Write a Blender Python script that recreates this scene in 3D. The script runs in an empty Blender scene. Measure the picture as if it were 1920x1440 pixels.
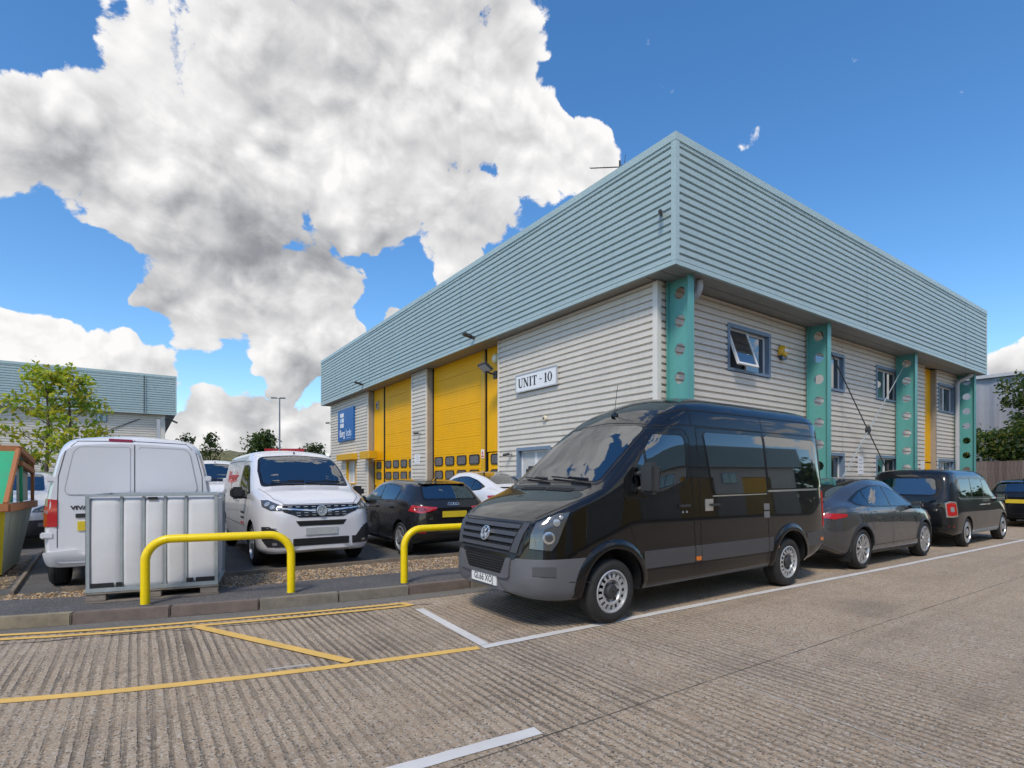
import bpy, bmesh, math, random
import numpy as np
from mathutils import Vector, Matrix
from mathutils.bvhtree import BVHTree
R = math.radians
random.seed(7)
rng = np.random.default_rng(11)
scene = bpy.context.scene
COL = scene.collection

# ------------------------------------------------------------------ camera
cam_d = bpy.data.cameras.new('camera')
cam = bpy.data.objects.new('camera', cam_d)
COL.objects.link(cam)
cam.location = (0, 0, 1.6)
cam.rotation_euler = (R(90), 0, R(-34.9))
cam_d.sensor_width = 36
cam_d.lens = 18.75
cam_d.shift_y = 177 / 1920
cam_d.clip_start = 0.05
cam_d.clip_end = 3000
scene.camera = cam

# ------------------------------------------------------------------ exposure
vs = scene.view_settings
vs.view_transform = 'Standard'
vs.look = 'None'
vs.exposure = 0.95
vs.gamma = 1.0
vs.use_curve_mapping = False
scene.cycles.max_bounces = 5
scene.cycles.diffuse_bounces = 2
scene.cycles.glossy_bounces = 3
scene.cycles.use_adaptive_sampling = True
scene.cycles.adaptive_threshold = .02
scene.cycles.use_denoising = True

# ------------------------------------------------------------------ sky and sun
SUN_EL, SUN_AZ = R(52), R(232)      # azimuth measured clockwise from +Y
world = bpy.data.worlds.new('World')
scene.world = world
world.use_nodes = True
world.cycles.sampling_method = 'MANUAL'
world.cycles.sample_map_resolution = 512


def sky_dir(px, py):
    """direction in the sky (world) of a point seen in the photograph"""
    a = R(34.9)
    u = (px - 960) / 1000.0
    v = (897 - py) / 1000.0
    return Vector((math.sin(a) + u * math.cos(a), math.cos(a) - u * math.sin(a), v)).normalized()


# cloud masses: (centre in the sky, angular radius, weight)
CLOUDS = [(30, 200, .11, 1), (-40, 240, .10, 1), (180, 260, .125, 1), (100, 150, .08, 1), (330, 195, .135, 1), (320, 370, .115, 1), (470, 130, .18, 1), (480, 330, .19, 1),
          (660, 300, .22, 1), (800, 190, .23, 1), (840, 380, .15, 1), (960, 260, .13, 1), (930, 110, .11, 1), (1080, 290, .075, 1),
          (480, 40, .10, 1), (700, 40, .20, 1), (560, -40, .14, 1), (860, -30, .10, 1), (150, -420, .12, .9), (1250, -500, .16, .9), (700, -620, .16, .8), (450, 835, .06, 1), (560, 845, .06, 1), (330, 810, .06, 1), (650, 850, .06, 1), (740, 470, .07, .9), (1130, 330, .05, .9),
          (420, 560, .12, 1), (520, 600, .12, 1), (320, 545, .065, 1), (610, 560, .085, 1), (560, 665, .07, 1), (640, 655, .055, 1),
          (0, 620, .07, 1), (90, 640, .07, 1), (200, 680, .065, 1), (310, 720, .065, 1), (250, 790, .07, 1), (410, 770, .07, 1), (510, 790, .07, 1),
          (600, 795, .06, 1), (150, 770, .09, 1), (0, 740, .09, 1), (740, 605, .035, .9), (1890, 690, .05, 1), (1990, 700, .09, 1),
          (40, 30, .05, .55), (20, 110, .03, .5)]


# clear gaps in the masses, and spots where the cloud is thick and grey underneath
GAPS = [(40, 15, .085, .9), (745, 520, .06, .7), (20, 480, .07, .6), (1080, 180, .035, .5), (690, 590, .035, .45), (960, 500, .05, .4), (110, 520, .06, .5), (170, 480, .05, .4)]
GREY = [(470, 470, .085, .50), (590, 490, .075, .46), (330, 430, .07, .34), (110, 300, .09, .34), (730, 440, .07, .30), (520, 215, .055, .34),
        (400, 300, .06, .18), (560, 690, .06, .36), (640, 660, .05, .2), (300, 565, .05, .34), (440, 610, .045, .22), (900, 410, .10, .22),
        (620, 50, .14, .24), (880, 60, .10, .16), (300, 700, .035, .16), (470, 790, .06, .34), (350, 780, .05, .22), (1900, 725, .05, .40), (230, 230, .06, .16)]


def cloud_group(detail, billow=True):
    g = bpy.data.node_groups.new('cloud_density', 'ShaderNodeTree')
    g.interface.new_socket('Vector', in_out='INPUT', socket_type='NodeSocketVector')
    for q in ('Density', 'Noise', 'Mass'):
        g.interface.new_socket(q, in_out='OUTPUT', socket_type='NodeSocketFloat')
    gN, gL = g.nodes.new, g.links.new
    gi, go = gN('NodeGroupInput'), gN('NodeGroupOutput')

    def gm(op, a, b=None, c=None, clamp=False):
        n = gN('ShaderNodeMath')
        n.operation = op
        n.use_clamp = clamp
        for i, x in enumerate((a, b, c)):
            if x is None:
                continue
            if isinstance(x, (int, float)):
                n.inputs[i].default_value = x
            else:
                gL(x, n.inputs[i])
        return n.outputs[0]

    def gnoise(vec, scale, detail, rough, dist=0.0, off=(0, 0, 0)):
        mp = gN('ShaderNodeMapping')
        mp.inputs['Location'].default_value = off
        mp.inputs['Scale'].default_value = (1, 1, 1.35)
        gL(vec, mp.inputs['Vector'])
        n = gN('ShaderNodeTexNoise')
        n.inputs['Scale'].default_value = scale
        n.inputs['Detail'].default_value = detail
        n.inputs['Roughness'].default_value = rough
        n.inputs['Distortion'].default_value = dist
        gL(mp.outputs[0], n.inputs['Vector'])
        return n.outputs['Fac']

    vec = gi.outputs['Vector']
    # billowing warp of the sky direction so that the masses get ragged outlines
    wn = gN('ShaderNodeTexNoise')
    wn.inputs['Scale'].default_value = 5.0
    wn.inputs['Detail'].default_value = 3
    gL(vec, wn.inputs['Vector'])
    wv = gN('ShaderNodeVectorMath'); wv.operation = 'SUBTRACT'
    gL(wn.outputs['Color'], wv.inputs[0]); wv.inputs[1].default_value = (.5, .5, .5)
    wk = gN('ShaderNodeVectorMath'); wk.operation = 'SCALE'
    gL(wv.outputs[0], wk.inputs[0]); wk.inputs['Scale'].default_value = 0.10
    wa = gN('ShaderNodeVectorMath'); wa.operation = 'ADD'
    gL(vec, wa.inputs[0]); gL(wk.outputs[0], wa.inputs[1])
    warped = wa.outputs[0]
    cur = None
    for (px, py, r, w) in CLOUDS:
        d = gN('ShaderNodeVectorMath'); d.operation = 'DISTANCE'
        gL(warped, d.inputs[0]); d.inputs[1].default_value = sky_dir(px, py)
        mr = gN('ShaderNodeMapRange')
        mr.interpolation_type = 'SMOOTHSTEP'
        mr.inputs['From Min'].default_value = r * 1.5
        mr.inputs['From Max'].default_value = r * 0.1
        mr.inputs['To Min'].default_value = 0
        mr.inputs['To Max'].default_value = w
        gL(d.outputs['Value'], mr.inputs['Value'])
        cur = mr.outputs[0] if cur is None else gm('SMOOTH_MAX', cur, mr.outputs[0], 0.25)
    cur = gm('MINIMUM', cur, 1.0)
    for (px, py, r, w) in GAPS:
        d = gN('ShaderNodeVectorMath'); d.operation = 'DISTANCE'
        gL(warped, d.inputs[0]); d.inputs[1].default_value = sky_dir(px, py)
        mr = gN('ShaderNodeMapRange')
        mr.interpolation_type = 'SMOOTHSTEP'
        for k, q in (('From Min', r * 1.3), ('From Max', r * .2), ('To Min', 0), ('To Max', w)):
            mr.inputs[k].default_value = q
        gL(d.outputs['Value'], mr.inputs['Value'])
        cur = gm('SUBTRACT', cur, mr.outputs[0])
    # elsewhere in the sky: ordinary broken cloud
    far = gnoise(vec, 2.9, 2, .5, 0, (3.1, 1.7, .4))
    far = gm('MULTIPLY', gm('MULTIPLY_ADD', far, 4.2, -1.85, clamp=True), .78)
    dv = gN('ShaderNodeVectorMath'); dv.operation = 'DOT_PRODUCT'
    gL(vec, dv.inputs[0]); dv.inputs[1].default_value = Vector((math.sin(R(34.9)), math.cos(R(34.9)), .35)).normalized()
    mr = gN('ShaderNodeMapRange')
    mr.inputs['From Min'].default_value = 0.5
    mr.inputs['From Max'].default_value = 0.3
    gL(dv.outputs['Value'], mr.inputs['Value'])
    cur = gm('MAXIMUM', cur, gm('MULTIPLY', far, mr.outputs[0]))
    n1 = gnoise(vec, 7.2, detail, .665, .25)
    vo = gN('ShaderNodeTexVoronoi')                # rounded billows
    vo.feature = 'F1'
    vo.inputs['Scale'].default_value = 11.0
    vo.inputs['Detail'].default_value = 1.0
    vo.inputs['Roughness'].default_value = .55
    wb = gN('ShaderNodeTexNoise')
    wb.inputs['Scale'].default_value = 14.0
    wb.inputs['Detail'].default_value = 2
    gL(vec, wb.inputs['Vector'])
    wc = gN('ShaderNodeVectorMath'); wc.operation = 'MULTIPLY_ADD'
    gL(wb.outputs['Color'], wc.inputs[0]); wc.inputs[1].default_value = (.11, .11, .11); gL(vec, wc.inputs[2])
    gL(wc.outputs[0], vo.inputs['Vector'])
    if billow:
        n1 = gm('ADD', gm('MULTIPLY', n1, .72), gm('MULTIPLY_ADD', vo.outputs['Distance'], -.36, .30))
    n2 = gnoise(vec, 2.6, 3, .5, 0, (5, 2, 1))
    s = gm('MULTIPLY_ADD', n1, 2.4, -1.2)
    s = gm('ADD', s, gm('MULTIPLY_ADD', n2, .5, -.25))
    mr = gN('ShaderNodeMapRange')                  # open sky between the masses stays clear
    mr.inputs['From Min'].default_value = .45
    mr.inputs['From Max'].default_value = .10
    mr.inputs['To Max'].default_value = .30
    gL(cur, mr.inputs['Value'])
    s = gm('ADD', s, gm('SUBTRACT', gm('MULTIPLY_ADD', cur, 1.25, .04), mr.outputs[0]))
    gL(s, go.inputs['Density'])
    gL(n1, go.inputs['Noise'])
    gL(gm('MINIMUM', cur, 1.0), go.inputs['Mass'])
    return g


def build_sky():
    nt = world.node_tree
    nt.nodes.clear()
    N, L = nt.nodes.new, nt.links.new

    full, soft, low = cloud_group(9), cloud_group(5), cloud_group(1, False)
    tc = N('ShaderNodeTexCoord')

    def m(op, a, b=None, c=None, clamp=False):
        n = N('ShaderNodeMath'); n.operation = op; n.use_clamp = clamp
        for i, x in enumerate((a, b, c)):
            if x is None:
                continue
            if isinstance(x, (int, float)):
                n.inputs[i].default_value = x
            else:
                L(x, n.inputs[i])
        return n.outputs[0]

    def dens(off, g):
        a = N('ShaderNodeVectorMath'); a.operation = 'ADD'
        L(tc.outputs['Generated'], a.inputs[0]); a.inputs[1].default_value = off
        gn = N('ShaderNodeGroup'); gn.node_tree = g
        L(a.outputs[0], gn.inputs[0])
        return gn.outputs

    def ramp(x, lo, hi, smooth=True):
        n = N('ShaderNodeMapRange')
        n.interpolation_type = 'SMOOTHSTEP' if smooth else 'LINEAR'
        n.inputs['From Min'].default_value = lo
        n.inputs['From Max'].default_value = hi
        L(x, n.inputs['Value'])
        return n.outputs[0]
    p0 = dens((0, 0, 0), full)
    p1 = dens((-0.011, -0.008, .014), soft)
    p2 = dens((-0.02, -0.03, .15), low)
    d0 = p0['Density']
    cover = ramp(d0, .31, .45)
    relief = m('SUBTRACT', p0['Noise'], p1['Noise'])
    broad = m('SUBTRACT', p0['Noise'], p2['Noise'])
    t = m('MULTIPLY_ADD', relief, 1.1, .97)
    t = m('MULTIPLY_ADD', broad, .62, t)
    t = m('SUBTRACT', t, m('MULTIPLY', p2['Mass'], .07))
    under = m('SUBTRACT', p2['Mass'], p0['Mass'])
    t = m('SUBTRACT', t, m('MULTIPLY', m('MAXIMUM', under, 0.0), .5))      # shaded undersides
    t = m('ADD', t, m('MULTIPLY', m('SUBTRACT', 1.0, ramp(d0, .35, .85)), .14))   # thin bright rims
    wn = N('ShaderNodeTexNoise')
    wn.inputs['Scale'].default_value = 9.0
    wn.inputs['Detail'].default_value = 5
    L(tc.outputs['Generated'], wn.inputs['Vector'])
    wv = N('ShaderNodeVectorMath'); wv.operation = 'MULTIPLY_ADD'
    L(wn.outputs['Color'], wv.inputs[0]); wv.inputs[1].default_value = (.13, .13, .13); L(tc.outputs['Generated'], wv.inputs[2])
    ws = N('ShaderNodeVectorMath'); ws.operation = 'SUBTRACT'
    L(wv.outputs[0], ws.inputs[0]); ws.inputs[1].default_value = (.065, .065, .065)
    grey = None
    for (px, py, r, w) in GREY:
        d = N('ShaderNodeVectorMath'); d.operation = 'DISTANCE'
        L(ws.outputs[0], d.inputs[0]); d.inputs[1].default_value = sky_dir(px, py)
        q = N('ShaderNodeMapRange')
        q.interpolation_type = 'SMOOTHSTEP'
        for k, x in (('From Min', r * 1.35), ('From Max', 0.0), ('To Min', 0), ('To Max', w)):
            q.inputs[k].default_value = x
        L(d.outputs['Value'], q.inputs['Value'])
        grey = q.outputs[0] if grey is None else m('MAXIMUM', grey, q.outputs[0])
    t = m('SUBTRACT', t, m('MULTIPLY', grey, 1.25))
    t = m('MAXIMUM', m('MINIMUM', t, 1.06), .12)
    cc = N('ShaderNodeMix'); cc.data_type = 'RGBA'
    cc.inputs['A'].default_value = (1.0, 1.07, 1.22, 1)
    cc.inputs['B'].default_value = (4.45, 4.40, 4.38, 1)
    cc.clamp_factor = False
    L(t, cc.inputs['Factor'])
    sk = N('ShaderNodeTexSky')
    sk.sky_type = 'NISHITA'
    sk.sun_disc = False
    sk.sun_elevation = SUN_EL
    sk.sun_rotation = SUN_AZ
    sk.air_density = 1.0
    sk.dust_density = 0.3
    sk.ozone_density = 3.0
    hs = N('ShaderNodeHueSaturation')
    hs.inputs['Saturation'].default_value = 1.24
    hs.inputs['Value'].default_value = .95
    L(sk.outputs[0], hs.inputs['Color'])
    mx = N('ShaderNodeMix'); mx.data_type = 'RGBA'
    L(cover, mx.inputs['Factor'])
    L(hs.outputs[0], mx.inputs['A'])
    L(cc.outputs['Result'], mx.inputs['B'])
    bg = N('ShaderNodeBackground')
    bg.inputs['Strength'].default_value = 0.11
    L(mx.outputs['Result'], bg.inputs['Color'])
    out = N('ShaderNodeOutputWorld')
    L(bg.outputs[0], out.inputs['Surface'])


build_sky()
sun_d = bpy.data.lights.new('sun', 'SUN')
sun_d.energy = 1.5
sun_d.angle = R(12)
sun_d.color = (1.0, .91, .78)
sun = bpy.data.objects.new('sun', sun_d)
COL.objects.link(sun)
_sd = Vector((math.sin(SUN_AZ) * math.cos(SUN_EL), math.cos(SUN_AZ) * math.cos(SUN_EL), math.sin(SUN_EL)))
sun.rotation_euler = _sd.to_track_quat('Z', 'Y').to_euler()
sun.location = (0, 0, 40)

# ------------------------------------------------------------------ materials
MATS = {}


def mat(name, col, rough=.5, metal=0.0, var=0.0, vscale=4.0, bump=0.0, bscale=60.0, coat=0.0, spec=.5,
        col2=None, stretch=(1, 1, 1), ior=None, trans=0.0, coat_ior=1.5):
    """procedural material: base colour broken up by noise, optional fine bump"""
    if name in MATS:
        return MATS[name]
    m = bpy.data.materials.new(name)
    m.use_nodes = True
    nt = m.node_tree
    p = nt.nodes['Principled BSDF']
    p.inputs['Roughness'].default_value = rough
    p.inputs['Metallic'].default_value = metal
    p.inputs['Specular IOR Level'].default_value = spec
    p.inputs['Coat Weight'].default_value = coat
    p.inputs['Coat Roughness'].default_value = .03
    p.inputs['Coat IOR'].default_value = coat_ior
    p.inputs['Transmission Weight'].default_value = trans
    if ior:
        p.inputs['IOR'].default_value = ior
    c = tuple(col) + (1,)
    p.inputs['Base Color'].default_value = c
    m.diffuse_color = c
    tc = nt.nodes.new('ShaderNodeTexCoord')
    mp = nt.nodes.new('ShaderNodeMapping')
    mp.inputs['Scale'].default_value = stretch
    nt.links.new(tc.outputs['Object'], mp.inputs['Vector'])
    if var > 0 or col2:
        n = nt.nodes.new('ShaderNodeTexNoise')
        n.inputs['Scale'].default_value = vscale
        n.inputs['Detail'].default_value = 6
        n.inputs['Roughness'].default_value = .6
        nt.links.new(mp.outputs[0], n.inputs['Vector'])
        r = nt.nodes.new('ShaderNodeMapRange')
        r.inputs['From Min'].default_value = .3
        r.inputs['From Max'].default_value = .7
        nt.links.new(n.outputs['Fac'], r.inputs['Value'])
        mx = nt.nodes.new('ShaderNodeMix')
        mx.data_type = 'RGBA'
        mx.inputs['A'].default_value = tuple(x * (1 - var) for x in col) + (1,)
        mx.inputs['B'].default_value = (tuple(col2) if col2 else tuple(min(1, x * (1 + var)) for x in col)) + (1,)
        nt.links.new(r.outputs[0], mx.inputs['Factor'])
        nt.links.new(mx.outputs['Result'], p.inputs['Base Color'])
        r2 = nt.nodes.new('ShaderNodeMapRange')
        r2.inputs['To Min'].default_value = max(0, rough - .06)
        r2.inputs['To Max'].default_value = min(1, rough + .06)
        nt.links.new(n.outputs['Fac'], r2.inputs['Value'])
        if rough > .12:
            nt.links.new(r2.outputs[0], p.inputs['Roughness'])
    if bump > 0:
        n = nt.nodes.new('ShaderNodeTexNoise')
        n.inputs['Scale'].default_value = bscale
        n.inputs['Detail'].default_value = 4
        nt.links.new(mp.outputs[0], n.inputs['Vector'])
        b = nt.nodes.new('ShaderNodeBump')
        b.inputs['Strength'].default_value = bump
        b.inputs['Distance'].default_value = .01
        nt.links.new(n.outputs['Fac'], b.inputs['Height'])
        nt.links.new(b.outputs[0], p.inputs['Normal'])
    MATS[name] = m
    return m


def weathered(name, col, dirt, rough=.4, streak=.5, metal=0.0):
    """painted sheet metal with faint vertical dirt streaks and blotches"""
    m = mat(name, col, rough, metal, var=.04, vscale=1.2)
    nt = m.node_tree
    p = nt.nodes['Principled BSDF']
    src = p.inputs['Base Color'].links[0].from_socket
    tc = nt.nodes.new('ShaderNodeTexCoord')
    mp = nt.nodes.new('ShaderNodeMapping')
    mp.inputs['Scale'].default_value = (2.6, 2.6, .25)
    nt.links.new(tc.outputs['Object'], mp.inputs['Vector'])
    n = nt.nodes.new('ShaderNodeTexNoise')
    n.inputs['Scale'].default_value = 3
    n.inputs['Detail'].default_value = 8
    n.inputs['Roughness'].default_value = .65
    nt.links.new(mp.outputs[0], n.inputs['Vector'])
    r = nt.nodes.new('ShaderNodeMapRange')
    r.inputs['From Min'].default_value = .50
    r.inputs['From Max'].default_value = .85
    r.inputs['To Max'].default_value = streak
    nt.links.new(n.outputs['Fac'], r.inputs['Value'])
    mx = nt.nodes.new('ShaderNodeMix')
    mx.data_type = 'RGBA'
    nt.links.new(r.outputs[0], mx.inputs['Factor'])
    nt.links.new(src, mx.inputs['A'])
    mx.inputs['B'].default_value = tuple(dirt) + (1,)
    nt.links.new(mx.outputs['Result'], p.inputs['Base Color'])
    return m


M_FASCIA = weathered('fascia_blue_green', (.37, .465, .47), (.26, .33, .33), .38, .45)
M_FTRIM = weathered('fascia_trim', (.38, .485, .485), (.26, .34, .35), .35, .3)
M_CLAD = weathered('wall_cladding', (.70, .64, .555), (.48, .42, .34), .45, .5)
M_CLADT = weathered('wall_trim', (.74, .70, .63), (.38, .36, .33), .45, .35)
M_TAUPE = mat('taupe_reveal', (.34, .30, .25), .55, var=.06)
M_SOFFIT = mat('soffit', (.30, .30, .29), .6, var=.06)
M_TEAL = weathered('teal_steel', (.11, .35, .32), (.07, .24, .22), .38, .4)
M_YEL = weathered('yellow_door', (.86, .43, .0), (.66, .32, .004), .45, .45)
M_YEL.node_tree.nodes['Principled BSDF'].inputs['Specular IOR Level'].default_value = .25
M_YELD = mat('yellow_trim', (.66, .36, .008), .4, var=.05)
M_BLACKR = mat('black_rubber', (.012, .012, .013), .55, var=.1)
M_WINFR = mat('blue_grey_frame', (.17, .23, .31), .4, var=.05)
M_WHITEP = mat('white_upvc', (.78, .78, .77), .35, var=.03)
M_GLASS = mat('dark_window_glass', (.022, .030, .036), .03, spec=.9, coat=1.0, coat_ior=1.9)
M_DGLASS = mat('door_window_glass', (.10, .10, .11), .15, var=.25, vscale=9, spec=.7)
M_GALV = mat('galvanised_steel', (.36, .40, .41), .42, .35, var=.12, vscale=7)
M_GREYP = mat('grey_plastic', (.45, .46, .47), .4, var=.05)
M_DARK = mat('dark_grey_plastic', (.035, .036, .038), .5, var=.12)
M_BLACK = mat('black_gloss_plastic', (.008, .008, .009), .2, spec=.5)
M_WHITE = mat('white_board', (.80, .80, .80), .4, var=.03)
M_INK = mat('dark_ink', (.025, .03, .035), .6)
M_BLUESIGN = mat('blue_sign', (.008, .115, .36), .35, var=.06)
M_ROOF = mat('roof_sheet', (.30, .31, .31), .6, var=.08)


# ------------------------------------------------------------------ mesh helpers
class MB:
    def __init__(s):
        s.v, s.f, s.m = [], [], []

    def add(s, vs_, fs, mi=0):
        o = len(s.v)
        s.v += [tuple(v) for v in vs_]
        s.f += [tuple(i + o for i in f) for f in fs]
        s.m += [mi] * len(fs)
        return s

    def box(s, a, b, mi=0):
        x0, y0, z0 = (min(a[i], b[i]) for i in range(3))
        x1, y1, z1 = (max(a[i], b[i]) for i in range(3))
        return s.add([(x0, y0, z0), (x1, y0, z0), (x1, y1, z0), (x0, y1, z0),
                      (x0, y0, z1), (x1, y0, z1), (x1, y1, z1), (x0, y1, z1)],
                     [(3, 2, 1, 0), (4, 5, 6, 7), (0, 1, 5, 4), (1, 2, 6, 5), (2, 3, 7, 6), (3, 0, 4, 7)], mi)

    def obox(s, mtx, size, mi=0):
        hx, hy, hz = (q / 2 for q in size)
        vv = [mtx @ Vector(p) for p in ((-hx, -hy, -hz), (hx, -hy, -hz), (hx, hy, -hz), (-hx, hy, -hz),
                                        (-hx, -hy, hz), (hx, -hy, hz), (hx, hy, hz), (-hx, hy, hz))]
        return s.add(vv, [(3, 2, 1, 0), (4, 5, 6, 7), (0, 1, 5, 4), (1, 2, 6, 5), (2, 3, 7, 6), (3, 0, 4, 7)], mi)

    def cyl(s, p0, p1, r0, r1=None, n=12, mi=0, cap=True):
        r1 = r0 if r1 is None else r1
        p0, p1 = Vector(p0), Vector(p1)
        d = (p1 - p0).normalized()
        u = d.orthogonal().normalized()
        w = d.cross(u)
        vv = []
        for p, r in ((p0, r0), (p1, r1)):
            for i in range(n):
                a = 2 * math.pi * i / n
                vv.append(p + u * (r * math.cos(a)) + w * (r * math.sin(a)))
        ff = [(i, (i + 1) % n, n + (i + 1) % n, n + i) for i in range(n)]
        if cap:
            ff += [tuple(range(n - 1, -1, -1)), tuple(range(n, 2 * n))]
        return s.add(vv, ff, mi)

    def tube(s, path, r, n=10, mi=0, cap=True):
        P = [Vector(p) for p in path]
        rr = r if isinstance(r, (list, tuple)) else [r] * len(P)
        t0 = (P[1] - P[0]).normalized()
        u = t0.orthogonal().normalized()
        vv, ff = [], []
        for i, p in enumerate(P):
            t = (P[min(i + 1, len(P) - 1)] - P[max(i - 1, 0)]).normalized()
            u = (u - t * u.dot(t)).normalized()
            w = t.cross(u)
            for k in range(n):
                a = 2 * math.pi * k / n
                vv.append(p + (u * math.cos(a) + w * math.sin(a)) * rr[i])
        for i in range(len(P) - 1):
            for k in range(n):
                a, b = i * n + k, i * n + (k + 1) % n
                ff.append((a, b, b + n, a + n))
        if cap:
            ff += [tuple(range(n - 1, -1, -1)), tuple(range((len(P) - 1) * n, len(P) * n))]
        return s.add(vv, ff, mi)

    def lathe(s, prof, n=32, mi=0, axis='y', c=(0, 0, 0), close=False):
        """profile of (radius, height) turned about an axis through c"""
        vv, ff = [], []
        for (r, h) in prof:
            for k in range(n):
                a = 2 * math.pi * k / n
                x, y = r * math.cos(a), r * math.sin(a)
                p = {'y': (x, h, y), 'z': (x, y, h), 'x': (h, x, y)}[axis]
                vv.append((p[0] + c[0], p[1] + c[1], p[2] + c[2]))
        m_ = len(prof)
        for i in range(m_ if close else m_ - 1):
            j = (i + 1) % m_
            for k in range(n):
                k2 = (k + 1) % n
                ff.append((i * n + k, i * n + k2, j * n + k2, j * n + k))
        return s.add(vv, ff, mi)

    def prism(s, poly, fn, mi=0):
        """poly of 2-D points; fn(a, b, t) gives the 3-D point on face t = 0 / 1"""
        n = len(poly)
        vv = [fn(a, b, 0) for a, b in poly] + [fn(a, b, 1) for a, b in poly]
        ff = [tuple(range(n - 1, -1, -1)), tuple(range(n, 2 * n))]
        ff += [(i, (i + 1) % n, n + (i + 1) % n, n + i) for i in range(n)]
        return s.add(vv, ff, mi)

    def mesh(s, name, mats, smooth=False, bevel=0.0, sharp=35, fix=True):
        me = bpy.data.meshes.new(name)
        me.from_pydata(s.v, [], s.f)
        mats = mats if isinstance(mats, (list, tuple)) else [mats]
        for m in mats:
            me.materials.append(m)
        me.polygons.foreach_set('material_index', s.m)
        if bevel > 0 or fix:
            bm = bmesh.new()
            bm.from_mesh(me)
            if fix:
                bmesh.ops.recalc_face_normals(bm, faces=bm.faces)
            if bevel > 0:
                es = [e for e in bm.edges if len(e.link_faces) == 2 and e.calc_face_angle(0) > R(30)]
                bmesh.ops.bevel(bm, geom=es, offset=bevel, segments=2, affect='EDGES', clamp_overlap=True)
            bm.to_mesh(me)
            bm.free()
        if smooth:
            me.polygons.foreach_set('use_smooth', [True] * len(me.polygons))
            me.set_sharp_from_angle(angle=R(sharp))
        me.update()
        return me

    def build(s, name, mats, parent=None, smooth=False, bevel=0.0, loc=(0, 0, 0), rot=(0, 0, 0), sharp=35, fix=True):
        return link(name, s.mesh(name, mats, smooth, bevel, sharp, fix), parent, loc, rot)


def link(name, me, parent=None, loc=(0, 0, 0), rot=(0, 0, 0)):
    o = bpy.data.objects.new(name, me)
    COL.objects.link(o)
    o.location = loc
    o.rotation_euler = rot
    o.parent = parent
    return o


def tag(o, label=None, cat=None, group=None, kind=None):
    if label:
        o['label'] = label
    if cat:
        o['category'] = cat
    if group:
        o['group'] = group
    if kind:
        o['kind'] = kind
    return o


def thing(name, label, cat, loc=(0, 0, 0), rotz=0.0, group=None):
    o = bpy.data.objects.new(name, None)
    COL.objects.link(o)
    o.location = loc
    o.rotation_euler = (0, 0, rotz)
    o.empty_display_size = .2
    return tag(o, label, cat, group)


def copy_tree(o, parent=None):
    c = o.copy()
    COL.objects.link(c)
    c.parent = parent
    for ch in list(o.children):
        copy_tree(ch, c)
    return c


def text_mesh(body, size, extrude=.002, bold=0.0, shear=0.0, align='CENTER', space=1.0):
    cu = bpy.data.curves.new('lettering', 'FONT')
    cu.body = body
    cu.size = size
    cu.extrude = extrude
    cu.offset = bold
    cu.shear = shear
    cu.align_x = align
    cu.align_y = 'CENTER'
    cu.space_character = space
    cu.resolution_u = 3
    o = bpy.data.objects.new('lettering', cu)
    COL.objects.link(o)
    dg = bpy.context.evaluated_depsgraph_get()
    me = bpy.data.meshes.new_from_object(o.evaluated_get(dg))
    bpy.data.objects.remove(o)
    bpy.data.curves.remove(cu)
    return me


def put_text(name, body, size, m, parent, mtx, sx=1.0, **k):
    me = text_mesh(body, size, **k)
    me.transform(mtx @ Matrix.Diagonal((sx, 1, 1, 1)))
    me.materials.clear()
    me.materials.append(m)
    return link(name, me, parent)


def basis(origin, ex, ey):
    ex, ey = Vector(ex).normalized(), Vector(ey).normalized()
    ez = ex.cross(ey)
    m = Matrix((ex, ey, ez)).transposed().to_4x4()
    m.translation = Vector(origin)
    return m


def rpoly(pts, r, n=4):
    """round the corners of a 2-D polygon; r a number or one per corner"""
    out = []
    N = len(pts)
    for i in range(N):
        p0, p1, p2 = Vector(pts[i - 1]), Vector(pts[i]), Vector(pts[(i + 1) % N])
        rad = r[i] if isinstance(r, (list, tuple)) else r
        a, b = p0 - p1, p2 - p1
        d = min(rad, a.length * .48, b.length * .48)
        if d < 1e-4:
            out.append(tuple(p1))
            continue
        s, e = p1 + a.normalized() * d, p1 + b.normalized() * d
        for k in range(n + 1):
            t = k / n
            out.append(tuple(s * (1 - t) ** 2 + p1 * (2 * t * (1 - t)) + e * t * t))
    return out
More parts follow.
